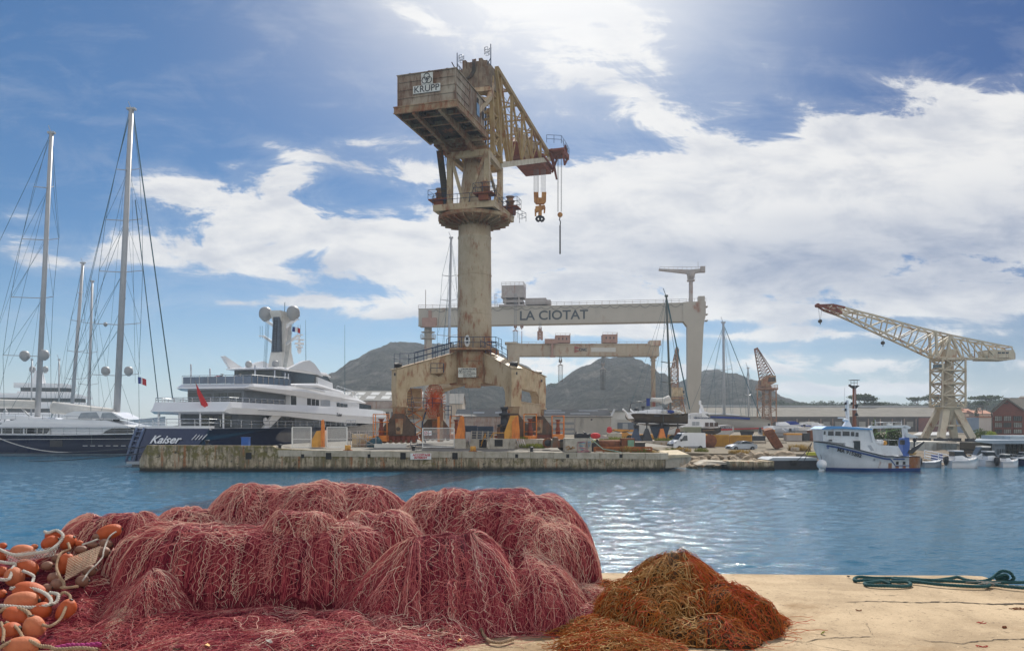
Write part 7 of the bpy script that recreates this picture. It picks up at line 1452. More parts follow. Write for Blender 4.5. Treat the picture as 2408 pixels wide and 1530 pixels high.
for x0, xa, w_, colr, lab in ((1495,1492,24,M_CONTB,'navy blue cone-shaped boat stand under the stern of the propped boat'),(1521,1518,24,M_BLACK,'black boat stand beside the navy one under the propped boat'),(1556,1553,20,M_ORANGE,'orange cone-shaped boat stand in front of the keel of the propped boat'),(1594,1590,20,M_RUST,'rust-brown boat stand under the bow of the propped boat')):
 Yt = YB-1.6; T = thing('boat_stand', lab, 'boat stand', P(x0,1038,Yt), 'boat stands under the propped boat'); c = P(x0,1038,Yt); h_ = (1038-1008)*sp_; c.z = ZR; m = MB(); m.loft([[c+Vector((dx_*w2,dy_*w2,z)) for dx_, dy_ in ((-1,-1),(1,-1),(1,1),(-1,1))] for w2, z in ((w_/2*sp_,0),(.22,h_*.95))], sm=False); m.build('cone', colr, T); m = MB(); m.tube(c+UP*h_*.9, c+UP*h_*1.35, .1, n=7); m.box(c+UP*h_*1.35, (.5,.4,.1)); m.build('screw_pad', M_BLACK, T)
T = thing('mobile_crane', 'low orange-yellow yard crane with a chequered boom behind the boat stands', 'crane', P(1520,1036,134)); Yt = 134; m = MB(); m.prism([P(x,y,Yt) for x, y in ((1430,1010),(1440,1008),(1500,1010),(1500,1015),(1430,1014))], (0,.6,0)); m.build('boom', M_YELP, T); m = MB(); m.prism([P(x,y,Yt) for x, y in ((1462,1018),(1470,1012),(1480,1020),(1560,1020),(1580,1022),(1600,1024),(1600,1034),(1462,1034))], (0,2.4,0)); m.build('chassis', M_YELP, T); m = MB(); m.ball(P(1433,1007,Yt), .4, sz=(1,.6,.8)); m.lathe(P(1433,1013,Yt), [(.05,-.4),(.5,-.1),(.4,.5),(.05,.6)], 10); m.build('hook_ball', M_REDF, T)
for x in (1480,1510,1545,1580):
 m = MB(); m.lathe(P(x,1034,Yt)+Vector((0,-.1,.3)), [(.1,-.2),(.55,-.2),(.55,.2),(.1,.2)], 14, axis='Y'); m.build('wheel', M_TYRE, T)
m = MB(); m.path([P(1436,1008,Yt), P(1450,1014,Yt), P(1470,1016,Yt), P(1482,1010,Yt)], .06, 5); m.build('hose', M_BLACK, T)
o = block('row of stained cream concrete blocks on the raised yard left of the stands', 1430,1462,1018,118.5,2.0)
# ferry, racing hull, container and dinghy behind
Yf = 150; FE = thing('ferry', 'white excursion ferry with a red stripe, ashore behind the propped boat', 'ferry', P(1670,1036,Yf)); sf = Yf/FPX
of = P(1600,1036,Yf); of.z = 0; fz = lambda y: H-(y-1000)*sf
hull_mb(of, R(86), [(0,1.9,fz(1004),1.5,fz(1026)),(3,2.3,fz(1004),1.8,fz(1028)),(6.5,2.1,fz(1001),1.2,fz(1027)),(9,1.1,fz(998),.3,fz(1024)),(10.3,.05,fz(1000),.03,fz(1014))]).build('hull', M_GEL, FE)
m = MB()
for a, b2 in (((1655,1010),(1684,1010)),((1684,1010),(1722,1009))): m.beam(P(*a,Yf-2.3 if a[0] < 1680 else Yf-1.8), P(*b2,Yf-1.8 if b2[0] < 1700 else Yf-.3), .08,.3)
m.build('red_stripe', M_REDF, FE)
m = MB(); m.prism([P(x,y,Yf-1.7) for x, y in ((1600,1004),(1600,985),(1676,985),(1692,1001),(1692,1004))], (0,3.4,0)); m.prism([P(x,y,Yf-1.5) for x, y in ((1618,985),(1618,973),(1640,970),(1655,971),(1672,983),(1676,985))], (0,3,0)); m.prism([P(x,y,Yf-.9) for x, y in ((1648,972),(1651,966),(1662,967),(1670,974))], (0,1.8,0)); m.build('superstructure', M_GEL, FE)
for x in (1662,1673,1684):
 m = MB(); rect(m, x-4,x+4.5,993,1002,Yf-1.75,.1); m.build('window', mat('ferry_glass', (.07,.035,.03), None, 1, .1), FE)
for x in (1632,1641): m = MB(); rect(m, x-4,x+3.5,991,1000,Yf-1.75,.1); m.build('window', M_GELG, FE)
m = MB(); rect(m, 1655,1666,973,979,Yf-.97,.1); m.build('wheelhouse_window', M_GLASSD, FE)
m = MB(); m.tube(P(1651,968,Yf), P(1645,943,Yf), .12, n=6); m.prism([P(x,y,Yf) for x, y in ((1645,966),(1649,950),(1652,952),(1656,967))], (0,.5,0)); m.box(P(1646,946,Yf), (.4,.3,.8)); m.build('mast', M_GEL, FE); m = MB(); m.rail([P(1610,985,Yf-1.6), P(1650,985,Yf-1.6)], .9,.03,3,1); m.build('upper_rail', M_STEEL, FE)
m = MB(); addm(m, text_mb('LA CIOTAT', .62, P(1706,1005,Yf-1.35), (math.cos(R(22)),math.sin(R(22)),0), UP, .02, bold=.02)); addm(m, text_mb('VISION SOUS-MARINE', .42, P(1657,982.5,Yf-1.62), (1,0,-.02), UP, .02, bold=.015)); m.build('lettering', M_BLUERAIL, FE)
Yr = 165; RC = thing('racing_yacht', 'long grey-hulled racing yacht with plumb bow, ashore by the lattice crane', 'sailing yacht', P(1755,1030,Yr)); sr = Yr/FPX; rz = lambda y: H-(y-1000)*sr
orr = Vector(((1640-1204)*sr, Yr+2.5, 0)); LR = (1816-1640)*sr; M_RGREY = mat('hull_silver_grey', (.46,.45,.43), (.40,.39,.37), .3, .2, coat=.4)
hull_mb(orr, R(98), [(0,2.0,rz(973),1.2,rz(1000)),(5,2.4,rz(974),1.6,rz(1008)),(10,2.0,rz(978),1.0,rz(1012)),(13.5,1.1,rz(983),.4,rz(1014)),(LR-.15,.1,rz(987.5),.06,rz(1013)),(LR,.03,rz(988),.02,rz(1012))]).build('hull', M_RGREY, RC)
m = MB(); st = [(5,2.05,1010),(10,1.5,1008.5),(13.5,.72,1007.5),(LR,.06,1007)]; axr = Vector((math.sin(R(98)),math.cos(R(98)),0)); ppr = Vector((math.cos(R(98)),-math.sin(R(98)),0))
for (s0,b0,y0),(s1,b1,y1) in zip(st, st[1:]): m.beam(orr+axr*s0+ppr*(b0+.06)+UP*rz(y0-1), orr+axr*s1+ppr*(b1+.06)+UP*rz(y1-1), .06,.22)
m.build('red_line', M_REDF, RC)
m = MB(); st = [(3,2.38,983),(8,2.3,985),(11,1.85,987)]
for (s0,b0,y0),(s1,b1,y1) in zip(st, st[1:]): m.beam(orr+axr*s0+ppr*(b0+.03)+UP*rz(y0-3), orr+axr*s1+ppr*(b1+.03)+UP*rz(y1-3), .06,.45)
m.build('blue_band', M_BLUEF, RC)
m = MB(); slab(m, orr, R(98), [(1,1.2,rz(973),rz(970)),(6,1.4,rz(975),rz(971.5)),(9,.7,rz(977),rz(975))]); m.build('coachroof', M_GEL, RC); m = MB(); m.prism([P(1740,1012,Yr+1), P(1775,1012,Yr+1), P(1765,1034,Yr+1), P(1748,1034,Yr+1)], (0,.4,0)); m.build('keel', M_BLACK, RC)
mast_rig(RC, (1703,980), (1701,759), .32, [(870,1680,1722)], [(1702,764,1790,985,.07),(1702,764,1660,975,.03),(1702,764,1620,975,.03),(1702,780,1745,980,.025),(1702,764,1720,985,.025)], [], Yr, M_GELG, .025)
sail_boat('small sailing yacht ashore whose short dark mast stands left of the open rusty tower', (1761,1012), (1759,866), 175, [(930,1752,1768)], .2, 11, R(95), M_GEL, stays=[(1759,868,1786,975,.025),(1759,868,1740,975,.025)])
container('sage-green container under the ferry behind the van', 1607,1650,1003,1036,132,2.5,M_CONTG,2.0,None,20)
T = thing('wooden_dinghy', 'dark wooden dinghy with a tan rubbing strip on trestles right of the sage container', 'dinghy', P(1673,1020,130)); od = P(1651,1020,130); od.z = 0; dz_ = lambda y: H-(y-1000)*130/FPX
hull_mb(od, R(88), [(0,.6,dz_(1006),.5,dz_(1018)),(1.2,.8,dz_(1006),.6,dz_(1019)),(2.4,.6,dz_(1005),.3,dz_(1018)),(3.1,.04,dz_(1003.5),.03,dz_(1013))]).build('hull', mat('dinghy_black', (.035,.03,.03), (.06,.05,.04), 2, .6), T); m = MB(); m.beam(P(1652,1012,129.25), P(1680,1010,129.3), .05,.09); m.build('strip', M_TEAK, T); m = MB(); rect(m, 1655,1660,1018,1036,130,.8); rect(m, 1678,1683,1016,1036,130,.8); m.build('trestle', M_DARKST, T)
# ---------------- vehicles
def vehicle(T, o, yaw):
 f = Vector((math.cos(yaw), math.sin(yaw), 0)); l = Vector((-f.y, f.x, 0)); return lambda x, y, z: Vector(o)+f*x+l*y+UP*z
def wheel_at(T, V, x, y, r_, rimm, side):
 c = V(x,y,r_); f = V(1,0,0)-V(0,0,0); ang = math.atan2(f.y,f.x); mt = Matrix.Rotation(ang,3,'Z'); m = MB(); m.lathe(c, [(r_*.62,-.11),(r_*.95,-.11),(r_,-.06),(r_,.06),(r_*.95,.11),(r_*.62,.11)], 20, axis='Y', mtx=mt); w = m.build('wheel', M_TYRE, T); m = MB(); m.lathe(c, [(.02,-.115),(r_*.6,-.1),(r_*.62,.1),(.02,.115)], 14, axis='Y', mtx=mt); m.build('rim', rimm, w)
Yv = 112; gv = 1.08; VT = thing('delivery_van', 'white high-roofed delivery van parked facing left on the rubble shore', 'van', (P(1615,0,Yv).x, Yv, gv)); V = vehicle(VT, (P(1615,0,Yv).x,Yv,gv), R(180+16))
prof = [(-2.45,.45),(-2.45,2.3),(-2.35,2.5),(.75,2.52),(1.05,2.4),(1.75,1.55),(2.4,1.25),(2.55,1.0),(2.6,.55),(2.55,.4)]
m = MB(); m.loft([[V(x,w_*(1 if z < 1.4 else .93),z) for x, z in prof] for w_ in (-.98,)]+[[V(x*.995+.0,.98*(1 if z < 1.4 else .93),z) for x, z in prof]], sm=False); m.build('body', M_VAN, VT)
m = MB(); m.add([V(1.12,-.84,2.33), V(1.12,.84,2.33), V(1.76,.86,1.6), V(1.76,-.86,1.6)], [(0,1,2,3),(3,2,1,0)]); m.v = [tuple(Vector(q)+(V(1,0,0)-V(0,0,0))*.03+UP*.02) for q in m.v]; m.build('windscreen', M_GLASSD, VT)
for sd in (.985,-.985):
 m = MB(); s2 = sd*.965; m.add([V(.95,s2,2.1), V(.45,s2,2.15), V(.4,sd,1.42), V(1.4,sd,1.42)], [(0,1,2,3),(3,2,1,0)]); m.v = [tuple(Vector(q)+(V(0,1,0)-V(0,0,0))*.02*(1 if sd > 0 else -1)) for q in m.v]; m.build('side_window', M_GLASSD, VT)
m = MB(); m.prism([V(-2.48,-1.0,.42), V(2.62,-1.0,.42), V(2.62,-1.0,.28), V(-2.48,-1.0,.28)], (V(0,2.0,0)-V(0,0,0))); m.prism([V(2.45,-.9,1.0), V(2.66,-.9,.95), V(2.7,-.9,.4), V(2.5,-.9,.4)], (V(0,1.8,0)-V(0,0,0))); m.build('bumper', M_BLACK, VT)
for sd in (1.0,-1.0):
 m = MB(); m.prism([V(1.0,sd*.99,.62), V(-1.3,sd*.99,.62), V(-1.3,sd*.99,.5), V(1.0,sd*.99,.5)], (V(0,.02*sd,0)-V(0,0,0))); m.build('side_strip', M_BLACK, VT)
 m = MB(); m.prism([V(2.2,sd*.9,1.28), V(2.52,sd*.8,1.1), V(2.5,sd*.95,.98), V(2.1,sd*.99,1.15)], (V(0,.02*sd,.02)-V(0,0,0))); m.build('headlight', M_GELG, VT); m = MB(); m.box(V(1.45,sd*1.12,1.5), (.16,.22,.32), R(16)); m.build('mirror', M_BLACK, VT)
 for x in (1.65,-1.6): wheel_at(VT, V, x, sd*.9, .36, M_GELG, sd)
m = MB(); m.box(V(.5,0,2.58), (.5,1.2,.14), R(16)); m.build('roof_unit', M_BLACK, VT); m = MB(); m.box(V(-2.47,.9,1.3), (.05,.12,.4), R(16)); m.build('tail_lamp', M_REDF, VT)
Yc_ = 110; CT = thing('silver_car', 'silver saloon car parked in front of the yellow container', 'car', (P(1743,0,Yc_).x,Yc_,1.12)); V = vehicle(CT, (P(1743,0,Yc_).x,Yc_,1.12), R(180+14))
low = [(-1.95,.35),(-2.0,.75),(-1.85,.92),(-1.2,.97),(.85,.93),(1.55,.82),(1.95,.66),(2.0,.4),(1.9,.28),(-1.85,.28)]; m = MB(); m.loft([[V(x*.97,-.8,z) for x, z in low],[V(x,-.84,z) for x, z in low],[V(x,.84,z) for x, z in low],[V(x*.97,.8,z) for x, z in low]], sm=False); m.build('body', M_CARS, CT)
cab = [(-1.75,.9),(-1.0,1.28),(-.4,1.38),(.15,1.34),(.95,.92)]; m = MB(); m.loft([[V(x*.96,-.62,z) for x, z in cab],[V(x,-.70,z-.02) for x, z in cab],[V(x,.70,z-.02) for x, z in cab],[V(x*.96,.62,z) for x, z in cab]], sm=True); m.build('roof', M_CARS, CT)
for sd in (1,-1):
 m = MB(); m.prism([V(-1.3,sd*.70,.98), V(-.9,sd*.70,1.22), V(-.4,sd*.70,1.3), V(.1,sd*.70,1.27), V(.6,sd*.70,.98)], (V(0,.03*sd,0)-V(0,0,0))); m.build('side_window', M_GLASSD, CT)
 for x in (1.25,-1.25): wheel_at(CT, V, x, sd*.78, .31, M_CARS, sd)
 m = MB(); m.prism([V(1.55,sd*.6,.8), V(1.92,sd*.55,.68), V(1.96,sd*.8,.62), V(1.6,sd*.82,.74)], UP*.03); m.build('headlight', M_GEL, CT); m = MB(); m.box(V(.5,sd*.9,1.0), (.12,.16,.1), R(14)); m.build('mirror', M_CARS, CT)
m = MB(); m.add([V(.2,-.6,1.34), V(.2,.6,1.34), V(.9,.66,.97), V(.9,-.66,.97)], [(0,1,2,3),(3,2,1,0)]); m.v = [tuple(Vector(q)+(V(1,0,0)-V(0,0,0))*.03+UP*.03) for q in m.v]; m.build('windscreen', M_GLASSD, CT); m = MB(); m.prism([V(1.98,-.4,.6), V(1.98,.4,.6), V(2.0,.4,.42), V(2.0,-.4,.42)], (V(.03,0,0)-V(0,0,0))); m.build('grille', M_BLACK, CT)
container('long rusty yellow container behind the silver car', 1716,1768,1022.5,1060,118,2.6,M_CONTY,1.1,'yellow containers',24); container('yellow container standing end-on between the van and the silver car', 1677,1714,1021.5,1060,117,2.4,M_CONTY,1.1,'yellow containers',16)
T = thing('cable_drum', 'dark rusty hose drum standing between the van and the yellow container', 'drum', P(1667,1058,114)); m = MB(); c = P(1668,1036,114); m.lathe(c, [(.1,-.5),(.95,-.5),(.95,-.4),(.5,-.35),(.5,.35),(.95,.4),(.95,.5),(.1,.5)], 20, axis='Y'); m.box((c.x,114,1.4), (1.3,.8,.7)); m.build('drum', M_RUST, T); m = MB(); m.path([c+Vector((.55*math.cos(a),-.2+.05*a,.55*math.sin(a))) for a in np.linspace(0,12,30)], .09, 5); m.build('hose', M_BLACK, T); m = MB(); m.ball(P(1659,1024,114), .35, sz=(1.3,.8,.8)); m.build('yellow_bag', M_YELP, T)
T = thing('rusty_skip', 'tilted rust-brown steel plate skip on the shore left of the trawler bow', 'skip', P(1830,1050,112)); m = MB(); m.prism([P(x,y,112) for x, y in ((1799,1012),(1818,1008),(1843,1050),(1827,1056))], (0,1.6,.2)); m.prism([P(x,y,111.6) for x, y in ((1796,1016),(1800,1012),(1830,1052),(1826,1056))], (0,.3,0)); m.build('plate', M_RUST, T); m = MB()
for k in range(4): m.beam(P(1802+k*8,1018+k*10,111.8), P(1816+k*7,1013+k*10,111.8), .15,.25)
m.build('rib', M_RUST, T)
# low walls, clutter and stored boats in the yard behind the trawler
o = block('low rough concrete wall right of the silver car', 1772,1802,1037,116,1.2); o = block('low rough concrete wall right of the rusty skip', 1830,1850,1038,117,1.2)
o = block('stubby dark stone bollard block at the shore left of the trawler', 1866,1880,1059,96,1.0)
for x0, x1, y0, y1, Y, mm, nm, lab in ((1850,1886,1018,1036,140,M_WHITE,'site_crate','grey bin with a yellow slatted top behind the trawler bow'),(1890,1904,1018,1036,140,M_BLACK,'site_crate','black crate behind the trawler bow'),(1771,1800,1024,1036,138,M_BLACK,'site_crate','black steel box right of the yellow container'),(1800,1822,1010,1024,140,M_YELP,'site_crate','tan box on top of the yard wall near the rusty skip'),(1906,1940,1012,1036,142,M_RUST,'rusty_bin','rusty bin row behind the trawler bow')):
 T = thing(nm, lab, 'box', P((x0+x1)/2,y1,Y)); m = MB(); rect(m, x0,x1,y0+(4 if nm == 'site_crate' else 0),y1,Y,1.6,0); m.build('body', M_GREYTR if mm is M_WHITE else mm, T); m = MB(); rect(m, x0-.4,x1+.4,y0,y0+4.2,Y,1.7,-.05); m.build('lid', M_YELP if mm is M_WHITE else mm, T)
rr = random.Random(12); SBG = 'small boats stored ashore'
for i, (x, y, L, Y, k) in enumerate([(1845,1012,5.5,150,0),(1872,1010,6.5,152,0),(1838,1028,4.5,146,1),(1866,1028,5,147,0),(1895,1012,5,156,1),(1910,1010,5,158,1),(1922,1014,4.5,150,0),(1890,1024,4.5,146,1),(1935,1016,4.5,152,1),(1818,1022,4.5,148,1),(1858,1020,5,154,0),(1905,1020,4,150,1)]):
 T = thing('stored_boat', 'small motorboat stored ashore in the crowded boat park behind the trawler bow', 'boat', P(x,y,Y), SBG); o = P(x,y,Y); o.x -= L/2; az_ = R(90+rr.uniform(-25,25)); o.z = P(0,y,Y).z
 hull_mb(o, az_, [(0,.9,.95,.7,.1),(L*.5,1.0,.95,.7,.05),(L*.85,.5,1.1,.15,.15),(L,.03,1.2,.02,.6)]).build('hull', M_GEL if k == 0 else M_GELG, T); m = MB(); slab(m, o, az_, [(L*.25,.7,.95,1.6),(L*.5,.7,.95,1.65),(L*.65,.5,.95,1.2)], .05); m.build('cover', rr.choice([M_BLUEF, M_SAILC, M_GEL, M_GELG]), T); m = MB(); m.box(o-Vector((.2,0,-.9)), (.3,.4,.9)); m.build('outboard', M_BLACK, T)
# ================================================================ trawler, small boats, rubble shore
M_TRW = mat('trawler_white', (.70,.73,.76), (.58,.61,.64), .5, .45, rust=.14, rscale=.5, dirt=.35)
M_TRRUST = mat('trawler_stern_rust', (.60,.55,.48), (.46,.36,.26), .8, .6, rust=.75, rustcol=(.32,.10,.02), rscale=.8, stretch=3, dirt=.4)
M_TBLUE = mat('trawler_blue', (.05,.13,.42), (.04,.10,.33), 1, .45); M_TSKY = mat('trawler_sky_blue', (.10,.33,.66), (.09,.28,.56), 1, .45)
YT = 82.6; stp = YT/FPX; TR = thing('fishing_trawler', 'white and blue fishing trawler with rust-streaked stern moored at the rubble jetty', 'fishing boat', (P(2035,0,YT).x, YT, 0))
OT = Vector((P(2140,0,YT).x, YT, 0)); azT = R(-93); axT = Vector((math.sin(azT),math.cos(azT),0)); ppT = Vector((math.cos(azT),-math.sin(azT),0))
STT = [(0,1.95,1.46,1.85,-.5),(2.5,2.15,1.45,2.05,-.6),(4.1,2.2,1.5,2.0,-.6),(6,2.15,1.92,1.75,-.6),(8,1.8,2.40,1.1,-.6),(9.2,1.25,2.68,.30,-.5),(9.9,.85,2.80,.05,.25),(10.5,.48,2.90,.04,1.3),(11.05,.05,2.98,.03,2.4)]; STT = [(q[0]*.925,)+q[1:] for q in STT]
hull_mb(OT, azT, STT).build('hull', M_TRW, TR)
def hs(s, z, off=.03):
 """point on the near (port) side of the trawler hull"""
 s *= .925; g = lambda k: float(np.interp(s, [q[0] for q in STT], [q[k] for q in STT])); b, zd, bl, zl = g(1), g(2), g(3), g(4)
 w = float(np.interp(z, [zl, zd*.30+zl*.70, zd*.62+zl*.38, zd], [bl*.8, b*.42+bl*.58, b*.75+bl*.25, b])); return OT+axT*s+ppT*(-(w+off) if ppT.y > 0 else (w+off))+UP*z
def sheer(s): return float(np.interp(s*.925, [q[0] for q in STT], [q[2] for q in STT]))
def ribbon(m, pts, h, off=.03):
 r_ = [(hs(s, z-h/2, off), hs(s, z+h/2, off)) for s, z in pts]; vs = [q for p in r_ for q in p]; m.add(vs, [(2*i,2*i+1,2*i+3,2*i+2) for i in range(len(pts)-1)]); m.add(vs, [(2*i,2*i+2,2*i+3,2*i+1) for i in range(len(pts)-1)]); return m
SS = np.linspace(.05,10.95,34)
m = MB(); ribbon(m, [(s, .12) for s in np.linspace(0,9.75,30)], .36, .07); m.build('blue_boot_top', M_TBLUE, TR)
m = MB(); m.path([hs(s, sheer(s), .02) for s in SS if s > 3.2], .06, 6); m.path([hs(s, sheer(s), .02) for s in SS if s < 3.4], .05, 6); m.build('rubbing_rail', M_BLACK, TR)
m = MB(); ribbon(m, [(s, sheer(s)-.26) for s in np.linspace(3.6,9.9,20)], .16); ribbon(m, [(3.6,1.25),(3.3,.95),(3.0,.62)], .16, .035); ribbon(m, [(s,.55) for s in np.linspace(1.2,3.0,6)], .09); ribbon(m, [(s,1.22) for s in np.linspace(1.9,3.2,5)], .13); m.build('blue_strake', M_TBLUE, TR)
for s0, s1, zc, hh in ((.1,1.35,.83,1.18),(3.35,3.75,.55,.55),(2.55,2.95,.42,.34),(1.75,2.1,.42,.34)): ribbon(MB(), [(s,zc) for s in np.linspace(s0,s1,8)], hh, .021).build('rust_patch', M_TRRUST, TR)
for s0 in (2.6,1.8):
 m = MB(); ribbon(m, [(s0,.82),(s0+.3,.82)], .3, .035); m.build('freeing_port', M_BLACK, TR)
m = MB(); ribbon(m, [(5.2,1.15),(5.4,1.15)], .22, .03); m.build('hull_vent', M_GELG, TR)
p0 = hs(8.55,1.98,.03); p1 = hs(7.25,1.62,.03); text_mb('MA 915202', .50, (p0+p1)/2+UP*.05-Vector((0,.06,0)), (p1-p0), (hs(7.9,2.1)-hs(7.9,1.7)), .015, italic=.15, bold=.014).build('lettering', M_BLACK, TR)
m = MB(); c = hs(9.85,2.42,.04); m.path([c+axT*.16*math.cos(a)+UP*.17*math.sin(a) for a in np.linspace(.4,5.4,14)], .035, 5); m.path([c+axT*.07*math.cos(a)+UP*.07*math.sin(a) for a in np.linspace(2,7,10)], .03, 5); m.build('bow_emblem', M_TBLUE, TR)
def TP(x, y, off=0): return P(x, y, YT+off)
def tpr(m, pts, o0, o1): return m.prism([TP(x, y, o0) for x, y in pts], (0,o1-o0,0))
m = MB(); tpr(m, [(1942,1047),(1942,1036),(1958,1035),(1960,1040),(1990,1040),(1990,1056)], -.8, .8); tpr(m, [(1988,1040),(2058,1040),(2066,1046),(2072,1046),(2112,1048),(2124,1070),(2060,1072),(1988,1056)], -1.55, 1.6); m.build('deckhouse', M_TRW, TR)
m = MB(); tpr(m, [(1936,1037),(1934,1008),(1944,1004),(2050,1006),(2056,1042),(1990,1042)], -1.35, 1.35); wh = m.build('wheelhouse', M_TRW, TR)
m = MB(); tpr(m, [(1932,1008),(1944,1001.5),(1976,1001.5),(2050,1007.5),(2052,1010),(1975,1007),(1938,1009)], -1.6, 1.6); m.build('sky_blue_roof_edge', M_TSKY, wh)
m = MB(); m.prism([TP(2022,1003,-1.2), TP(2050,1005,-1.2), TP(2052,1009,-1.2), TP(2022,1006,-1.2)], (0,2.4,0)); m.build('roof', M_GEL, wh)
for x0, x1, y0, y1 in ((1937.5,1941.5,1013,1021),(1947.5,1960.5,1013,1023),(1964.5,1977.5,1013.5,1023.5),(1982,1998,1013.5,1024),(2001.5,2009,1014.5,1024.5),(2012.5,2019,1016,1025.5)):
 m = MB(); tpr(m, [(x0,y1),(x0+.7,y0),(x1,y0+.4),(x1,y1+.3)], -1.42, -1.3); m.build('window', M_GLASSD, wh)
m = MB(); tpr(m, [(2009,1055),(2009,1036),(2023,1036),(2023,1058)], -1.62, -1.4); m.build('doorway', M_GLASSD, TR)
m = MB(); tpr(m, [(1949,1036.5),(1951,1033),(1957,1033),(1957,1036.5)], -1.62,-1.5); m.build('hatch', M_BLACK, TR)
m = MB(); tpr(m, [(2041,1046),(2048,1046),(2056,1059),(2049,1059)], -1.6, -1.5); m.build('side_window', M_GELG, TR)
m = MB(); tpr(m, [(2044,1006),(2048,1001),(2132,999),(2142,1003),(2141,1006.5),(2138,1008),(2130,1006),(2126,1005),(2054,1007),(2052,1012),(2060,1043),(2053,1044),(2047,1015)], -1.5, -1.0); tpr(m, [(2124,1003),(2131,1004),(2136,1018),(2160,1027),(2158,1029),(2132,1028)], -1.5, -1.0); tpr(m, [(2124,1004),(2134,1005),(2136,1030),(2126,1030)], 1.0, 1.4); m.beam(TP(2048,1003,-1.2), TP(2048,1003,1.3), .3); m.beam(TP(2128,1003,-1.2), TP(2128,1003,1.3), .3); m.build('stern_gantry', M_TRW, TR)
m = MB(); tpr(m, [(2124,1029),(2138,1028),(2140,1042),(2138,1072),(2122,1072)], -1.5, -.6); m.build('gantry_post', M_TBLUE, TR)
m = MB(); tpr(m, [(2135,1066),(2138,1058),(2172,1037),(2175,1039),(2160,1054),(2146,1066)], -1.6, -1.45); tpr(m, [(2120,1034),(2128,1034),(2128,1045),(2120,1045)], -1.7,-1.3); m.path([TP(2156,1029,-1.5), TP(2150,1036,-1.5), TP(2150,1050,-1.5)], .07, 5); m.ball(TP(2151,1034,-1.5), .2); m.build('trawl_door', M_BLACK, TR)
m = MB(); m.tube(TP(2054,1020,-1.2), TP(2126,1006,-1), .035, n=5); m.tube(TP(2086,1006,-1.2), TP(2082,1030,-1.2), .045, n=5); m.tube(TP(2054,1024,-1), TP(2084,1006,-1), .03, n=5); m.build('derrick_line', mat('line_green', (.22,.36,.12), None, 3, .7), TR)
m = MB(); m.rail([TP(2058,1045,-1.4), TP(2090,1046,-1.4), TP(2112,1047,-1.4)], .55,.025,1,.8); m.tube(TP(2058,993,-1.2), TP(2120,991,-1.2), .03, n=5); m.tube(TP(2120,999,-1.2), TP(2120,987,-1.2), .035, n=5); m.tube(TP(2058,1004,-1.2), TP(2058,986,-1.2), .035, n=5); m.box(TP(2092,997,-1.2), (.5,.3,.25)); m.build('rail', M_STEEL, TR)
m = MB(); m.lathe(TP(2066,1040,-1.0)+Vector((.0,0,0)), [(.1,-.45),(.28,-.4),(.28,.4),(.1,.45)], 14, axis='X'); m.build('life_raft', M_GEL, TR); m = MB(); m.ball(TP(2080,1041,-1.1), .24); m.build('orange_float', M_YELP, TR)
m = MB(); tpr(m, [(1983,1003),(1990,993),(1994,986),(1992,960),(1993.5,940),(1996,940),(1998,990),(2004,1004)], -.25, .25); m.box(TP(1982,982,0), (1.0,.2,.12)); m.lathe(TP(1989,987,-.2), [(.1,-.14),(.32,-.1),(.32,.1),(.1,.14)], 14); m.box(TP(1998,962,0), (1.6,.1,.1)); m.tube(TP(1986,948,0), TP(1986,910,0), .02, n=4); m.tube(TP(2010,962,0), TP(2011,905,0), .02, n=4); m.build('mast', M_GEL, TR)
m = MB(); c = TP(2014,956,0); m.lathe(c, [(.26,.22),(.02,-.2)], 4); m.lathe(c-UP*.72, [(.02,.2),(.26,-.22)], 4); m.tube(c+UP*.3, TP(2014,1000,0), .02, n=4); m.build('day_shape', M_BLACK, TR); m = MB()
for y in (948,963): m.box(TP(1988,y,0), (.18,.18,.28))
m.box(TP(2003,948,0), (.18,.18,.25)); m.build('navigation_lamp', M_BLACK, TR)
T = thing('round_fender', 'big white round fender hanging off the dark jetty boat beside the trawler bow', 'fender', P(1933,1092,80.5)); m = MB(); m.ball(P(1932.5,1091,80.5), .5, 20, 14); m.build('ball', M_GEL, T); m = MB(); m.tube(P(1932,1080,80.5), P(1930,1068,81.5), .03, n=5); m.build('lanyard', M_BLACK, T)
for k, (a, b2, lab) in enumerate(((P(1909,1040,82.4), P(1868,1086,83.5), 'slack dark mooring line from the trawler bow to the jetty, upper one'),(P(1909,1041,82.3), P(1884,1092,83), 'slack dark mooring line from the trawler bow to the jetty, lower one'))):
 m = MB(); m.path([a.lerp(b2,f)-UP*.5*f*(1-f)*4*.5 for f in np.linspace(0,1,12)], .035, 5); tag(m.build('mooring_line', M_BLACK), lab, 'rope')
# dark pontoon boat beside the jetty
T = thing('work_pontoon', 'flat grey work pontoon with a dark side, moored between jetty and trawler', 'pontoon', P(1875,1100,84)); m = MB(); m.prism([P(x,y,84) for x, y in ((1808,1081),(1818,1077),(1922,1079),(1926,1104),(1826,1106))], (0,3.5,0)); m.build('hull', M_BLACK, T); m = MB(); m.prism([P(x,y,83.9) for x, y in ((1806,1080.5),(1818,1075.5),(1922,1076),(1922,1082),(1818,1082.5))], (0,3.7,0)); m.build('deck', M_GELG, T); m = MB(); m.box(P(1908,1066,85), (.9,.6,.35)); m.build('yellow_gear', mat('gear_yellow', (.62,.58,.05), None, 2, .6), T); m = MB(); m.lathe(P(1868,1088,83.6), [(.02,-.1),(.28,-.1),(.28,.1),(.02,.1)], 14, axis='Y'); m.build('tyre_fender', M_TYRE, T)
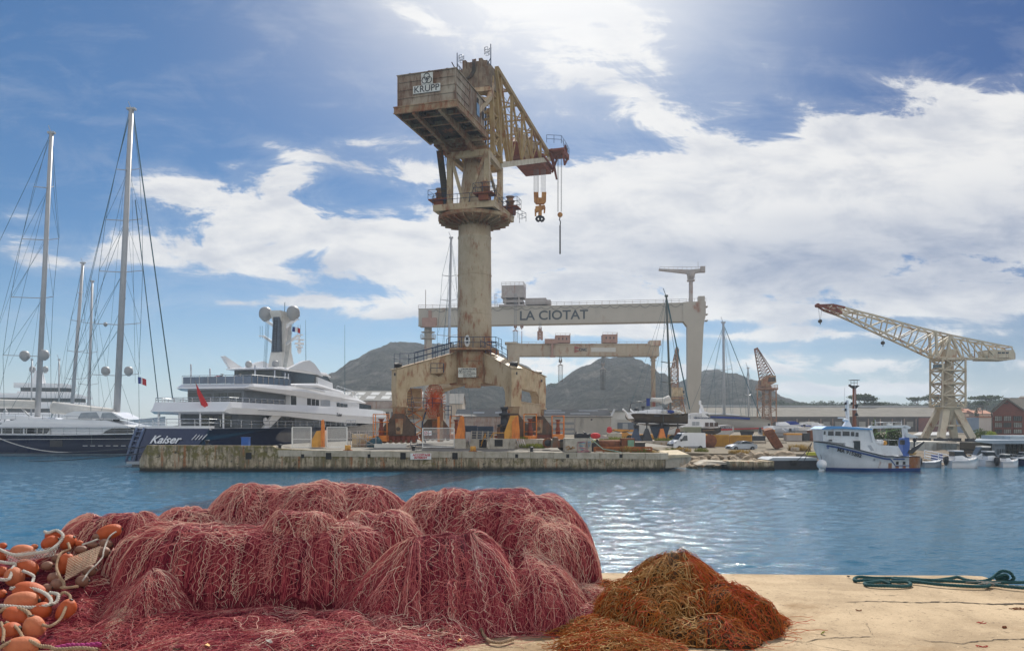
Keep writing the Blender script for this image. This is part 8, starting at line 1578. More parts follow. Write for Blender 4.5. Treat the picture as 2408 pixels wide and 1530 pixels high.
# concrete jetty, broken ramp, rocks
T = thing('concrete_jetty', 'low broken concrete jetty at the waterline in front of the boulders', 'jetty', P(1770,1105,82)); m = MB(); rr = random.Random(3)
for x0, x1 in ((1716,1742),(1744,1770),(1772,1796),(1798,1821)): a, b2 = P(x0,1105,82), P(x1,1085+rr.uniform(-1,1),82); m.bb(a.x,b2.x,82+rr.uniform(-.1,.1),86,-1.5,b2.z)
m.build('body', M_WALL, T); m = MB(); a, b2 = P(1636,1094,84), P(1720,1088,84); m.prism([P(1640,1093,83.5), P(1660,1084,84), P(1722,1087,83), P(1722,1091,83)], (0,2,.1)); m.build('slab', M_BLOCK, T)
T = thing('concrete_ramp', 'tilted grey concrete slab fallen against the end of the quay', 'slab', P(1595,1095,82)); m = MB(); m.prism([P(x,y,81.5) for x, y in ((1565,1100),(1565,1081),(1570,1074),(1622,1072),(1628,1076),(1618,1088),(1597,1098))], (0,5,.3)); m.build('body', M_BLOCK, T); m = MB(); m.prism([P(x,y,81.3) for x, y in ((1568,1073),(1574,1069),(1620,1068),(1626,1071.5),(1622,1074),(1572,1077))], (0,5.5,.3)); m.build('top_slab', mat('slab_tan', (.55,.47,.33), (.42,.35,.24), 1.2, .9, dirt=.5), T)
M_ROCK = mat('boulder_tan', (.42,.33,.23), (.24,.185,.13), 1.6, .95, dirt=.6, bump=.6); M_ROCKD = mat('rubble_dark', (.20,.155,.11), (.10,.08,.055), 1.5, .95, dirt=.6, bump=.6)
nx, ny = 90, 26; V = []
for j in range(ny):
 for i in range(nx):
  X = 14.5+i/(nx-1)*19; f = j/(ny-1); Y = 82.5+f*15.5+.6*math.sin(X*.6); n_ = mnoise.fractal(Vector((X*.5,Y*.5,3)), 1, 2, 5); V.append((X, Y, -.75+1.8*f+n_*.34*min(1,f*3)*(1-f*.6)))
idx = np.arange(nx*ny).reshape(ny,nx); F = np.stack([idx[:-1,:-1],idx[:-1,1:],idx[1:,1:],idx[1:,:-1]],-1).reshape(-1,4); tag(np_mesh('rubble_bank', V, F, M_ROCKD), kind='structure')
nx = 60; V = []
for j in range(ny):
 for i in range(nx):
  X = 33+i/(nx-1)*32; f = j/(ny-1); Y = 86+f*20; n_ = mnoise.fractal(Vector((X*.5,Y*.5,7)), 1, 2, 5); V.append((X, Y, -.6+1.9*f+n_*.3*min(1,f*3)))
idx = np.arange(nx*ny).reshape(ny,nx); F = np.stack([idx[:-1,:-1],idx[:-1,1:],idx[1:,1:],idx[1:,:-1]],-1).reshape(-1,4); tag(np_mesh('rubble_bank', V, F, M_ROCKD), kind='structure')
RK = []
def rock_mesh(seed):
 bm = bmesh.new(); bmesh.ops.create_icosphere(bm, subdivisions=2, radius=1); me = bpy.data.meshes.new('boulder')
 for v in bm.verts: n_ = mnoise.fractal(v.co*1.1+Vector((seed*7,0,0)), 1, 2, 3); v.co *= 1+.42*n_; v.co.x *= 1.35; v.co.z *= .72; v.co = Vector((round(v.co.x*3.2)/3.2*.5+v.co.x*.5, v.co.y, round(v.co.z*3)/3*.5+v.co.z*.5))
 bm.to_mesh(me); bm.free(); return me
RM = [rock_mesh(i) for i in range(6)]
for q in RM: q.materials.append(M_ROCK)
rr = random.Random(21)
RL = [(1640,1092,1.0),(1655,1090,.9),(1668,1095,.8),(1634,1084,.9),(1648,1080,.7),(1690,1098,.6),(1702,1098,.6),(1708,1090,.6),(1680,1082,.9),(1690,1075,.6),(1738,1070,.7),(1748,1073,.6),(1756,1078,.8),(1772,1072,1.0),(1790,1075,.9),(1800,1068,.7),(1812,1080,.7),(1838,1072,.9),(1850,1070,.9),(1842,1079,.7),(1726,1080,.6),(1770,1082,.5),(1628,1100,.6),(1622,1096,.5),(1662,1074,.5),(1790,1082,.5),(1820,1072,.6),(1718,1076,.5),(1858,1078,.7),(1672,1090,.7)]
for i, (x, y, s) in enumerate(RL):
 Y = 84+(1104-y)*.36+rr.uniform(-.4,.4); o = bpy.data.objects.new('boulder', RM[i % 6]); COL.objects.link(o); p = P(x,y,Y); o.location = p; o.scale = (s*.8*rr.uniform(.8,1.2),)*3; o.rotation_euler = (rr.uniform(-.4,.4),rr.uniform(-.4,.4),rr.uniform(0,6)); tag(o, 'rough tan boulder on the rubble bank between the quay end and the trawler', 'boulder', 'boulders of the rubble bank')
for i, (x, y, s) in enumerate([(2180,1086,.8),(2196,1084,.7),(2215,1087,.8),(2172,1080,.7),(2230,1086,.6)]):
 Y = 92+(1100-y)*.3; o = bpy.data.objects.new('boulder', RM[i % 6]); COL.objects.link(o); o.location = P(x,y,Y); o.scale = (s*.6,)*3; o.rotation_euler = (0,.3,i); tag(o, 'rough tan boulder on the bank behind the small boats, right of the trawler', 'boulder', 'boulders right of the trawler')
M_SLOPE = M_ROCKD
T = thing('gangway', 'white tubular gangway slanting behind the small moored boats', 'gangway', P(2210,1080,92)); m = MB(); m.rail([P(2174,1076,92), P(2240,1090,91)], .9,.05,3,1.2); m.beam(P(2174,1076,92), P(2240,1090,91), .8,.1); m.build('frame', M_GEL, T); m = MB(); rect(m, 2192,2216,1068,1082,93,.3); m.build('blue_board', M_BLUEF, T)
# small boats at the pavilion
def launch(label, xs, xb, ywl, Y, beam, free, house, hm=M_GEL, motor=True, canopy=False, glass=(0.3,.55)):
 """xs stern, xb bow in reference pixels"""
 X0, X1 = (xs-1204)/FPX*Y, (xb-1204)/FPX*Y; T = thing('motorboat', label, 'motorboat', ((X0+X1)/2,Y,0), 'small motorboats moored right of the trawler'); o = Vector((X0,Y,0)); L = abs(X1-X0); az = R(90 if X1 > X0 else -90)+R(5); b = beam/2
 hull_mb(o, az, [(0,b*.9,free,b*.8,-.3),(L*.5,b,free*1.05,b*.7,-.35),(L*.8,b*.6,free*1.25,b*.2,-.3),(L,.04,free*1.5,.02,.1)]).build('hull', hm, T); ax_ = Vector((math.sin(az),math.cos(az),0))
 m = MB()
 for s in np.linspace(0,L,10)[:-1]: pass
 slab(m, o, az, [(0,b*.93,free*.98,free*1.08),(L*.5,b*1.03,free*1.0,free*1.12),(L*.8,b*.63,free*1.2,free*1.32),(L*.98,b*.08,free*1.42,free*1.52)]); m.build('gunwale', M_GEL, T)
 if house:
  s0, s1, h = house; m = MB(); slab(m, o, az, [(L*s0,b*.75,free,free+h*.5),(L*(s0+s1)/2,b*.75,free,free+h*.55),(L*s1,b*.45,free,free+h*.3)], .04); m.build('coaming', M_GEL, T); m = MB(); slab(m, o, az, [(L*s0,b*.68,free+h*.45,free+h*.95),(L*(s0*.4+s1*.6),b*.66,free+h*.45,free+h*.95),(L*(s1-.02),b*.5,free+h*.3,free+h*.35)]); m.build('windscreen', M_GLASSD, T); m = MB(); slab(m, o, az, [(L*(s0-.03),b*.78,free+h*.93,free+h*1.05),(L*(s0*.4+s1*.6),b*.72,free+h*.93,free+h*1.05)], .03); m.build('roof', M_GEL if not canopy else M_SAILC, T)
 if motor:
  m = MB(); c = o-ax_*.25; m.loft([[c+Vector((a*.17*w,b2*.2*w,z)) for a, b2 in ((-1,-1),(1,-1),(1,1),(-1,1))] for w, z in ((.5,free-.5),(1,free-.1),(1.2,free+.3),(.8,free+.5))]); m.build('outboard', M_BLACK, T)
 m = MB(); m.rail([o+ax_*L*.6-Vector((0,b*.8,0))+UP*free*1.1, o+ax_*L*.97+UP*free*1.45], .35,.018,1,.6); m.build('bow_rail', M_STEEL, T); return T
launch('open grey motorboat with a dark outboard just right of the trawler stern', 2168,2212,1096,88,1.7,.55,None,M_GELG); launch('white cabin motorboat with a big black outboard, second from the trawler stern', 2230,2296,1094,87,2.0,.75,(.12,.62,1.1)); launch('white motorboat with a rounded hardtop lying behind the cabin motorboat', 2336,2276,1092,91,2.0,.7,(.25,.75,1.5),canopy=True,motor=False); launch('small white motorboat with a light wheelhouse and ladder, end-on by the pavilion', 2308,2372,1092,90,2.1,.7,(.1,.5,1.0),motor=False); launch('long blue-hulled boat with a white deck at the right edge by the pavilion', 2470,2356,1092,91,2.2,.75,(.3,.7,.8),M_NAVY,motor=False)
launch('small white motorboat with a folded canopy in front of the pavilion glass', 2350,2392,1094,88.5,1.8,.6,(.2,.55,.8),canopy=True)
# ================================================================ the fishing nets in front
def vnoise(x, y, seed=0):
 xi, yi = np.floor(x).astype(np.int64), np.floor(y).astype(np.int64); fx, fy = x-xi, y-yi; fx, fy = fx*fx*(3-2*fx), fy*fy*(3-2*fy)
 def hsh(a, b): n = (a*374761393+b*668265263+seed*982451653) & 0x7fffffff; n = ((n ^ (n >> 13))*1274126177) & 0x7fffffff; return ((n ^ (n >> 16)) & 0xffff)/32767.5-1
 return (hsh(xi,yi)*(1-fx)+hsh(xi+1,yi)*fx)*(1-fy)+(hsh(xi,yi+1)*(1-fx)+hsh(xi+1,yi+1)*fx)*fy
def fbm(x, y, seed=0, o=4):
 t = 0; a = 1
 for k in range(o): t = t+a*vnoise(x*2**k, y*2**k, seed+k*17); a *= .5
 return t
class Lobe:
 """a draped bulge: ridge from a to b, reach r, height h; coordinates (c round the foot, u outwards)"""
 def __init__(s, a, b, r, h, p=2.4, q=2.2, ry=1.0, fold=.03, fw=.16, seed=0):
  s.a, s.b = np.array(a, float), np.array(b, float); s.r, s.h, s.p, s.q, s.ry, s.fold, s.fw, s.seed = r, h, p, q, ry, fold, fw, seed
  s.d = s.b-s.a; s.L = np.hypot(*s.d); s.t = s.d/s.L if s.L > 1e-6 else np.array([1.,0.]); s.n = np.array([s.t[1], -s.t[0]])   # n points to the viewer for a ridge running right
  s.per = 2*s.L+2*math.pi*r
 def coords(s, X, Y):
  x, y = X-s.a[0], (Y-s.a[1])/s.ry if s.ry != 1 else Y-s.a[1]; al = np.clip(x*s.t[0]+y*s.t[1], 0, s.L); qx, qy = x-al*s.t[0], y-al*s.t[1]; dist = np.hypot(qx, qy)+1e-9
  th = np.arctan2(qx*s.n[0]+qy*s.n[1], qx*s.t[0]+qy*s.t[1])       # pi/2 faces the viewer
  c = al*np.sign(np.sin(th)+1e-9)+(math.pi/2-th)*s.r*.8
  return c, dist/s.r
 def height(s, X, Y):
  c, u = s.coords(X+.05*fbm(X*3,Y*3,s.seed+5,2), Y+.04*fbm(X*3,Y*3,s.seed+9,2)); k = np.clip(1-np.clip(u,0,1)**s.p, 0, 1)**(1/s.q)*s.h
  rid = vnoise(c/s.fw*.9+.6*vnoise(u*2,c*2,s.seed), u*.9, s.seed+2); k = k+np.clip(k*4,0,1)*s.fold*(.8*rid+.35*vnoise(c/s.fw*2.1, u*1.2, s.seed+3))*(.35+np.clip(u,0,1))
  return np.where(u < 1.02, k, 0.0)
 def point(s, c, u):
  """foot coordinate c (array) and u (array) -> X, Y"""
  L, hr = s.L, math.pi*s.r; c = np.mod(c, s.per); X = np.empty_like(u); Y = np.empty_like(u)
  m1 = c < L; m2 = (c >= L) & (c < L+hr); m3 = (c >= L+hr) & (c < 2*L+hr); m4 = ~(m1 | m2 | m3)
  al = np.where(m1, c, np.where(m2, L, np.where(m3, 2*L+hr-c, 0))); ph = np.where(m1, math.pi/2, np.where(m2, math.pi/2-(c-L)/s.r, np.where(m3, -math.pi/2, -math.pi/2-(c-2*L-hr)/s.r)))
  dx_, dy_ = s.t[0]*np.cos(ph)+s.n[0]*np.sin(ph), s.t[1]*np.cos(ph)+s.n[1]*np.sin(ph)
  return s.a[0]+s.t[0]*al+dx_*s.r*u, s.a[1]+(s.t[1]*al+dy_*s.r*u)*s.ry
class Pile:
 """composite of lobes sampled once on a fine grid, then looked up"""
 def __init__(s, lobes, box, extra=None, lump=.02, seed=0, fold=.05):
  s.l = lobes; st = s.st = .01; s.x0, s.y0 = box[0], box[2]; X, Y = np.meshgrid(np.arange(box[0],box[1],st), np.arange(box[2],box[3],st)); HS = [L.height(X,Y) for L in lobes]; t = np.zeros_like(X)
  for h_ in HS: t = np.maximum(t, h_)
  s.own = [h_ > t-.035 for h_ in HS]
  if extra is not None: t = np.maximum(t, extra(X,Y))
  wx = X+.18*fbm(X*1.6,Y*1.6,seed+60,2); wy = Y+.18*fbm(X*1.6,Y*1.6,seed+70,2); rd = np.abs(vnoise(wx*3.1+wy*1.3, wy*2.4-wx*.9, seed+80)); rd2 = np.abs(vnoise(wx*6.5-wy*3, wy*4.5, seed+90))
  k = np.clip(t*7,0,1); t = t+k*(lump*fbm(X*7,Y*7,seed+40,3)+fold*(1.4*rd**.8-.6)+fold*.35*(1.4*rd2**.8-.6)); s.g = np.where(k > .02, np.maximum(t,.004*k), 0); gy, gx = np.gradient(s.g, st); s.gx, s.gy = gx, gy; s.box = box
 def _l(s, g, X, Y):
  fx = np.clip((X-s.x0)/s.st, 0, g.shape[1]-1.001); fy = np.clip((Y-s.y0)/s.st, 0, g.shape[0]-1.001); i = fx.astype(int); j = fy.astype(int); a = fx-i; b = fy-j
  return (g[j,i]*(1-a)+g[j,i+1]*a)*(1-b)+(g[j+1,i]*(1-a)+g[j+1,i+1]*a)*b
 def h(s, X, Y): return s._l(s.g, X, Y)
 def mine(s, k, X, Y):
  g = s.own[k]; return g[np.clip(((Y-s.y0)/s.st).astype(int),0,g.shape[0]-1), np.clip(((X-s.x0)/s.st).astype(int),0,g.shape[1]-1)]
 def normal(s, X, Y): n = np.stack([-s._l(s.gx,X,Y),-s._l(s.gy,X,Y),np.ones_like(X)],-1); return n/np.linalg.norm(n,axis=-1,keepdims=True)
def tubes_np(lines, r, n=3):
 """many polylines -> one vertex/face array (thin n-sided tubes)"""
 VS, FS, o = [], [], 0; ang = np.arange(n)*2*math.pi/n
 for Lp in lines:
  m = len(Lp)
  if m < 3: continue
  t = np.gradient(Lp, axis=0); t /= (np.linalg.norm(t, axis=1, keepdims=True)+1e-9); ref = np.where(np.abs(t[:,2:3]) < .9, np.array([[0,0,1.]]), np.array([[0,1.,0]])); a = np.cross(t, ref); a /= (np.linalg.norm(a, axis=1, keepdims=True)+1e-9); b = np.cross(t, a)
  rr = r[0]+(r[1]-r[0])*((o*7919) % 101)/101
  V = Lp[:,None,:]+rr*(a[:,None,:]*np.cos(ang)[None,:,None]+b[:,None,:]*np.sin(ang)[None,:,None]); VS.append(V.reshape(-1,3)); i = np.arange(m-1)[:,None]*n; k = np.arange(n)[None,:]; k2 = (k+1) % n
  FS.append((np.stack([i+k, i+k2, i+n+k2, i+n+k], -1)+o).reshape(-1,4)); o += m*n
 return np.concatenate(VS), np.concatenate(FS)
def drape(pile, L, spacing, cell, zig, off, rng, u0=(.1,.3), u1=1.0, wob=.02, step_=.02, keep=1.0, shear=0.0):
 """netting hung over a lobe: neighbouring lines zigzag toward each other so that they read as diamonds"""
 out = []; c0, c1 = 0, L.per; kk = pile.l.index(L); N = max(2, int((c1-c0)/spacing)); tt = 1-(1-np.linspace(0,1,70))**1.7
 for i in range(N):
  if rng.random() > keep: continue
  c = c0+i*spacing; ua = rng.uniform(*u0); u = u1*tt; cc = np.full_like(u, c); X, Y = L.point(cc, u); Z = pile.h(X, Y)
  s = np.concatenate([[0], np.cumsum(np.sqrt(np.diff(X)**2+np.diff(Y)**2+np.diff(Z)**2))]); n = int(s[-1]/step_)
  if n < 5: continue
  sn = np.linspace(0, s[-1], n); u = np.interp(sn, s, u); tri = 2*np.abs(((sn/cell+.5*(i % 2)) % 1)*2-1)-1;
  cc = c+zig*tri; cc = cc+shear*u+.05*np.sin(cc*23+kk)+.026*np.sin(cc*51+kk*2)+wob*fbm(sn*2.2, cc*2.6, kk, 3)*2; X, Y = L.point(cc, u); Z = pile.h(X, Y); nn = pile.normal(X, Y)
  own = pile.mine(kk, X, Y) & (u > ua)
  pts = np.stack([X,Y,ZQ+Z],-1)+nn*(off*(.6+.8*np.abs(vnoise(sn*5, sn*0+c*9, 4))))[:,None]; pts[:,2] = np.maximum(pts[:,2], ZQ+.004)
  b = np.flatnonzero(np.diff(np.concatenate([[0], own.astype(int), [0]])))
  for a_, e_ in zip(b[::2], b[1::2]):
   if e_-a_ > 4: out.append(pts[a_:e_])
 return out
def tangle(pile, box, N, ln, rng, off=.010, curl=9, step_=.02, cond=None, hmax=9):
 out = []
 for i in range(N):
  x, y = rng.uniform(box[0], box[1]), rng.uniform(box[2], box[3]); n = int(ln*rng.uniform(.5,1.5)/step_); a = rng.uniform(0,6.28)+np.cumsum(rng.normal(0, curl*.045, n)+rng.normal()*.06); X, Y = x+np.cumsum(np.cos(a))*step_, y+np.cumsum(np.sin(a)*.8)*step_; Z = pile.h(X, Y)
  if Z[0] < .012 or Z[0] > hmax or (cond and not cond(x, y)): continue
  dz_ = np.abs(np.gradient(Z)); k = int(np.argmax(dz_ > .06)) if (dz_ > .06).any() else n
  if k < 5: continue
  nn = pile.normal(X, Y); P_ = np.stack([X,Y,ZQ+Z],-1)+nn*(off*(.4+1.1*rng.random()+.8*np.abs(vnoise(np.arange(n)*.25,np.full(n,i*.7),2))))[:,None]; P_[:,2] = np.maximum(P_[:,2], ZQ+.004); out.append(P_[:k])
 return out
def net_mass_mat(name, c_dark, c_mid, c_light, sc=1.0):
 m = bpy.data.materials.new(name); m.use_nodes = True; nt = m.node_tree; E.nt = nt; b = nt.nodes['Principled BSDF']; uvn = nt.nodes.new('ShaderNodeUVMap'); s3 = nt.nodes.new('ShaderNodeSeparateXYZ'); nt.links.new(uvn.outputs[0], s3.inputs[0]); U, V = E(s3.outputs[0]), E(s3.outputs[1]); g = nt.nodes.new('ShaderNodeNewGeometry')
 st = nz(comb(U*1.0, V*.16, 0), 95*sc, 5, .62, .35); st2 = nz(comb(U*.7, V*.25, 5), 40*sc, 4, .6, .5); big = nz(g.outputs['Position'], 2.2, 5, .6, .4)
 k = st*.6+st2*.5; c = mixc(step(k, .44, .62), c_dark, c_mid); c = mixc(step(k, .58, .72)*.85, c, c_light); c = mixc(step(big, .42, .7)*.40, c, tuple(q*.45 for q in c_mid)); nt.links.new(c, b.inputs['Base Color']); b.inputs['Roughness'].default_value = .85; b.inputs['Specular IOR Level'].default_value = .15
 bn = nt.nodes.new('ShaderNodeBump'); bn.inputs['Strength'].default_value = 1; bn.inputs['Distance'].default_value = .03; nt.links.new(k.v, bn.inputs['Height']); nt.links.new(bn.outputs[0], b.inputs['Normal']); return m
def twine_mat(name, a, b2, c3):
 m = bpy.data.materials.new(name); m.use_nodes = True; nt = m.node_tree; E.nt = nt; b = nt.nodes['Principled BSDF']; g = nt.nodes.new('ShaderNodeNewGeometry')
 rn = E(g.outputs['Random Per Island']); c = mixc(step(rn, .2, .75), a, b2); c = mixc(step(rn*.5+nz(g.outputs['Position'], 3.0, 4, .65)*.7, .58, .74), c, c3); nt.links.new(c, b.inputs['Base Color']); b.inputs['Roughness'].default_value = .75; b.inputs['Specular IOR Level'].default_value = .2; return m
def pile_mesh(name, pile, x0, x1, y0, y1, st, m, T, base=-.02):
 xs = np.arange(x0,x1,st); ys = np.arange(y0,y1,st); X, Y = np.meshgrid(xs,ys); Z = pile.h(X,Y); best = np.zeros_like(X)-1; U = X.copy(); V = Y.copy()
 for L in pile.l: c, u = L.coords(X,Y); hh = L.height(X,Y); k = hh > best; best = np.where(k,hh,best); U = np.where(k,c,U); V = np.where(k,u*L.r+hh*1.0,V)
 idx = np.arange(X.size).reshape(X.shape); F = np.stack([idx[:-1,:-1],idx[:-1,1:],idx[1:,1:],idx[1:,:-1]],-1).reshape(-1,4); F = F[(Z.ravel()[F] > .006).any(1)]
 used = np.unique(F); mp = np.full(X.size,-1); mp[used] = np.arange(len(used)); F = mp[F]; P_ = np.stack([X,Y,np.where(Z > .006, ZQ+Z, ZQ+base)],-1).reshape(-1,3)[used]
 o = np_mesh(name, P_, F, m, T); uv = o.data.uv_layers.new(name='strand'); li = np.empty(len(o.data.loops),dtype=np.int32); o.data.loops.foreach_get('vertex_index',li); uv.data.foreach_set('uv', np.stack([U.ravel()[used][li],V.ravel()[used][li]],-1).astype(np.float32).ravel()); return o
# ---------------- the pink-red heap
LA = Lobe((-2.92,6.98),(-1.45,7.02),.62,.72,3.2,2.6,1.0,0.016,.17,1)                 # big bale, front left
LB1 = Lobe((-2.55,7.62),(-1.75,7.62),.58,1.02,2.0,1.7,1.0,0.035,.15,2)                # back left crown
LB2 = Lobe((-3.0,7.45),(-2.6,7.45),.50,.80,2.2,1.8,1.0,0.03,.14,3)
LB3 = Lobe((-1.85,7.75),(-1.35,7.65),.58,.98,1.9,1.6,1.0,0.03,.15,4)
LC1 = Lobe((-1.98,6.88),(-1.72,6.86),.33,.83,2.4,2.1,1.0,0.012,.10,5)                 # small bulges over the bale
LC2 = Lobe((-1.30,7.12),(-1.02,7.10),.36,.80,2.4,2.1,1.0,0.012,.10,6)
LC3 = Lobe((-1.25,6.72),(-.98,6.66),.40,.48,2.2,2.0,1.0,0.03,.09,7)
LD = Lobe((-.62,7.58),(.12,7.45),.72,.97,2.3,2.0,1.0,0.028,.15,8)                     # right dome
LD2 = Lobe((.05,7.25),(.22,7.15),.55,.80,2.6,2.4,1.0,0.018,.12,9)
LE = Lobe((-.80,6.62),(-.35,6.68),.66,.70,1.35,1.15,1.0,0.055,.13,10)                # the tent with strands fanning out
LE2 = Lobe((-.25,6.75),(.10,6.72),.62,.56,1.5,1.3,1.0,0.045,.12,11)
LF1 = Lobe((-2.9,6.15),(-1.1,6.1),.50,.15,1.4,1.2,1.0,.03,.10,12); LF2 = Lobe((-2.3,5.65),(-.9,5.75),.40,.10,1.4,1.2,1.0,.03,.09,13); LF3 = Lobe((-.95,6.0),(-.5,6.1),.34,.13,1.4,1.2,1.0,.03,.09,14)
LG = Lobe((.28,6.75),(.72,6.80),.36,.26,1.8,1.5,1.0,.045,.10,15); LG2 = Lobe((.35,6.45),(.65,6.5),.30,.14,1.5,1.3,1.0,.03,.09,16)
LH = Lobe((-3.12,6.8),(-2.9,6.4),.42,.45,1.5,1.2,1.0,.05,.12,17); LI = Lobe((-3.82,7.28),(-3.42,7.28),.42,.78,2.0,1.7,1.0,.05,.11,18); LJ = Lobe((-.95,7.55),(-.7,7.55),.5,.80,2.2,1.9,1.0,0.025,.13,19)
def under_floats(X, Y): return np.clip(np.minimum((Y-5.65)/1.6, (7.6-Y)/.35), 0, 1)*.45*np.clip((-2.95-X)/.35, 0, 1)
PINK = [LA,LB1,LB2,LB3,LC1,LC2,LC3,LD,LD2,LE,LE2,LF1,LF2,LF3,LG,LG2,LH,LI,LJ]
pk = Pile(PINK, (-5.0,1.45,4.9,8.6), under_floats, .008, 1, .05); NT = thing('fishing_net', 'huge heap of pink-red fishing net draped in folds on the near quay', 'fishing net', (-1.4,6.8,ZQ))
M_NETM = net_mass_mat('net_mass_red', (.030,.002,.009), (.22,.022,.040), (.55,.15,.15)); pile_mesh('net_folds', pk, -4.9,1.35,5.0,8.45,.0125,M_NETM,NT)
rng = np.random.default_rng(5); red, pale = [], []
for L, sp, ce, off in ((LA,.05,.12,.012),(LB1,.05,.09,.012),(LB2,.05,.09,.012),(LB3,.05,.09,.012),(LC1,.045,.09,.01),(LC2,.045,.09,.01),(LC3,.045,.10,.01),(LD,.048,.11,.012),(LD2,.048,.12,.012),(LE,.036,.12,.012),(LE2,.04,.12,.012),(LF1,.06,.09,.01),(LF2,.06,.09,.01),(LF3,.06,.09,.01),(LG,.045,.08,.01),(LG2,.045,.08,.008),(LH,.045,.10,.01),(LI,.03,.06,.012),(LJ,.05,.09,.01)):
 for sh in (0,.14,-.2): red += drape(pk, L, sp*.34, ce, sp*.12, off*.4, rng, (.02,.35), 1.1, wob=.02, shear=sh, step_=.026)
 pale += drape(pk, L, sp*.82, ce*.72, sp*.41, off*.9, rng, (.0,.12), 1.12, wob=.012)
 for sh in (.28,-.35): pale += [q for q in drape(pk, L, sp*1.0, ce*.9, sp*.5, off*1.3, rng, (.0,.3), .98, wob=.02, shear=sh) if vnoise(q[:1,0]*1.7,q[:1,1]*2.5,int(50+sh*9))[0] > .30]
vis = lambda x, y: x > -3.05 or (y > 7.1 and x > -3.8)
red += tangle(pk, (-3.5,1.0,5.4,8.0), 2200, .6, rng, .007, 6, cond=vis); pale += tangle(pk, (-3.6,1.0,6.6,8.0), 260, .5, rng, .012, 6, cond=vis); red += tangle(pk, (-4.4,1.0,5.3,6.6), 2600, .35, rng, .016, 12, hmax=.30)
pale += tangle(pk, (-1.9,.1,5.5,6.3), 260, .4, rng, .02, 10, hmax=.3)+tangle(pk, (.2,.9,6.3,7.1), 420, .35, rng, .014, 12)+tangle(pk, (-3.3,-.9,7.1,7.9), 500, .4, rng, .012, 7)
np_mesh('net_twine', *tubes_np(red, (.0009,.0015)), twine_mat('twine_red', (.24,.018,.042), (.42,.060,.085), (.58,.17,.16)), NT, smooth=False)
np_mesh('net_twine', *tubes_np(pale, (.0010,.0017)), twine_mat('twine_pale_pink', (.62,.23,.21), (.76,.42,.36), (.85,.64,.50)), NT, smooth=False)
# ---------------- the brown-orange heap
BR = [Lobe((1.30,6.62),(1.42,6.60),.62,.545,1.3,1.1,1.0,.06,.10,31),Lobe((1.04,6.42),(1.25,6.30),.40,.35,1.7,1.4,1.0,.05,.09,32),Lobe((1.55,6.35),(1.72,6.28),.40,.33,1.6,1.35,1.0,.05,.09,33),Lobe((1.25,6.10),(1.55,6.02),.34,.17,1.5,1.3,1.0,.04,.08,34),Lobe((.80,6.85),(1.0,6.80),.30,.24,1.7,1.4,1.0,.05,.09,35),
 Lobe((.55,6.35),(.78,5.95),.34,.085,1.3,1.1,1.0,.03,.08,36),Lobe((.65,5.72),(.95,5.70),.30,.07,1.3,1.1,1.0,.03,.08,37),Lobe((.45,6.98),(.72,7.0),.22,.10,1.4,1.2,1.0,.03,.08,38),Lobe((1.85,6.45),(2.05,6.42),.20,.12,1.3,1.1,1.0,.03,.07,39)]
bk = Pile(BR, (-.1,2.6,5.1,7.7), None, .012, 8, .04); NB = thing('fishing_net', 'smaller brown and orange coarse fishing net heap on the near quay', 'fishing net', (1.3,6.4,ZQ))
pile_mesh('net_folds', bk, .0,2.5,5.2,7.6,.0125,net_mass_mat('net_mass_brown', (.018,.010,.005), (.13,.055,.015), (.34,.17,.045), .7),NB)
gold, ora = [], []; rng = np.random.default_rng(9)
for k, L in enumerate(BR):
 g = drape(bk, L, .03, .11, .012, .010, rng, (.0,.2), 1.02, wob=.02)+drape(bk, L, .05, .10, .025, .018, rng, (.0,.3), 1.02, wob=.02, shear=.2)+drape(bk, L, .06, .11, .03, .024, rng, (.0,.3), 1.02, wob=.03, shear=-.25)
 for q in g: (ora if (q[:,0].mean() > 1.42+.15*rng.normal() and k < 5) or k in (6,8) or rng.random() < .16 else gold).append(q)
for q in tangle(bk, (.1,2.3,5.4,7.3), 1000, .38, rng, .018, 12): (ora if (q[0,0] > 1.4 or (q[0,0] < 1.0 and q[0,1] < 6.1 and rng.random() < .6)) else gold).append(q)
for q in tangle(bk, (.2,1.1,5.4,7.1), 1300, .32, rng, .022, 18, hmax=.3): (ora if rng.random() < .55 else gold).append(q)
np_mesh('net_twine', *tubes_np(gold, (.0018,.0029)), twine_mat('twine_gold', (.30,.125,.03), (.42,.20,.055), (.54,.34,.14)), NB, smooth=False); np_mesh('net_twine', *tubes_np(ora, (.0015,.0025)), twine_mat('twine_orange', (.34,.085,.012), (.50,.16,.02), (.42,.05,.015)), NB, smooth=False)
# ---------------- ropes
def spline(pts, step_=.012):
 pts = [Vector(p) for p in pts]; out = []
 for i in range(len(pts)-1):
  p0, p1, p2, p3 = pts[max(i-1,0)], pts[i], pts[i+1], pts[min(i+2,len(pts)-1)]; n = max(2, int((p2-p1).length/step_))
  for k in range(n): t = k/n; out.append(.5*((2*p1)+(p2-p0)*t+(2*p0-5*p1+4*p2-p3)*t*t+(3*p1-p0-3*p2+p3)*t**3))
 return np.array([tuple(q) for q in out+[pts[-1]]])
def rope_mesh(name, pts, r, m, T=None, pitch=None, loc=(0,0,0)):
 c = spline(pts); t = np.gradient(c, axis=0); t /= np.linalg.norm(t,axis=1,keepdims=True)+1e-9; a = np.cross(t, np.array([[.13,.21,1.]])); a /= np.linalg.norm(a,axis=1,keepdims=True)+1e-9; b = np.cross(t,a); s = np.concatenate([[0],np.cumsum(np.linalg.norm(np.diff(c,axis=0),axis=1))]); ph = s/(pitch or r*5)*2*math.pi
 L = [c+(a*np.cos(ph+k*2.094)[:,None]+b*np.sin(ph+k*2.094)[:,None])*r*.5 for k in range(3)]; V, F = tubes_np(L, (r*.58,r*.58), 6); return np_mesh(name, V, F, m, T, loc)
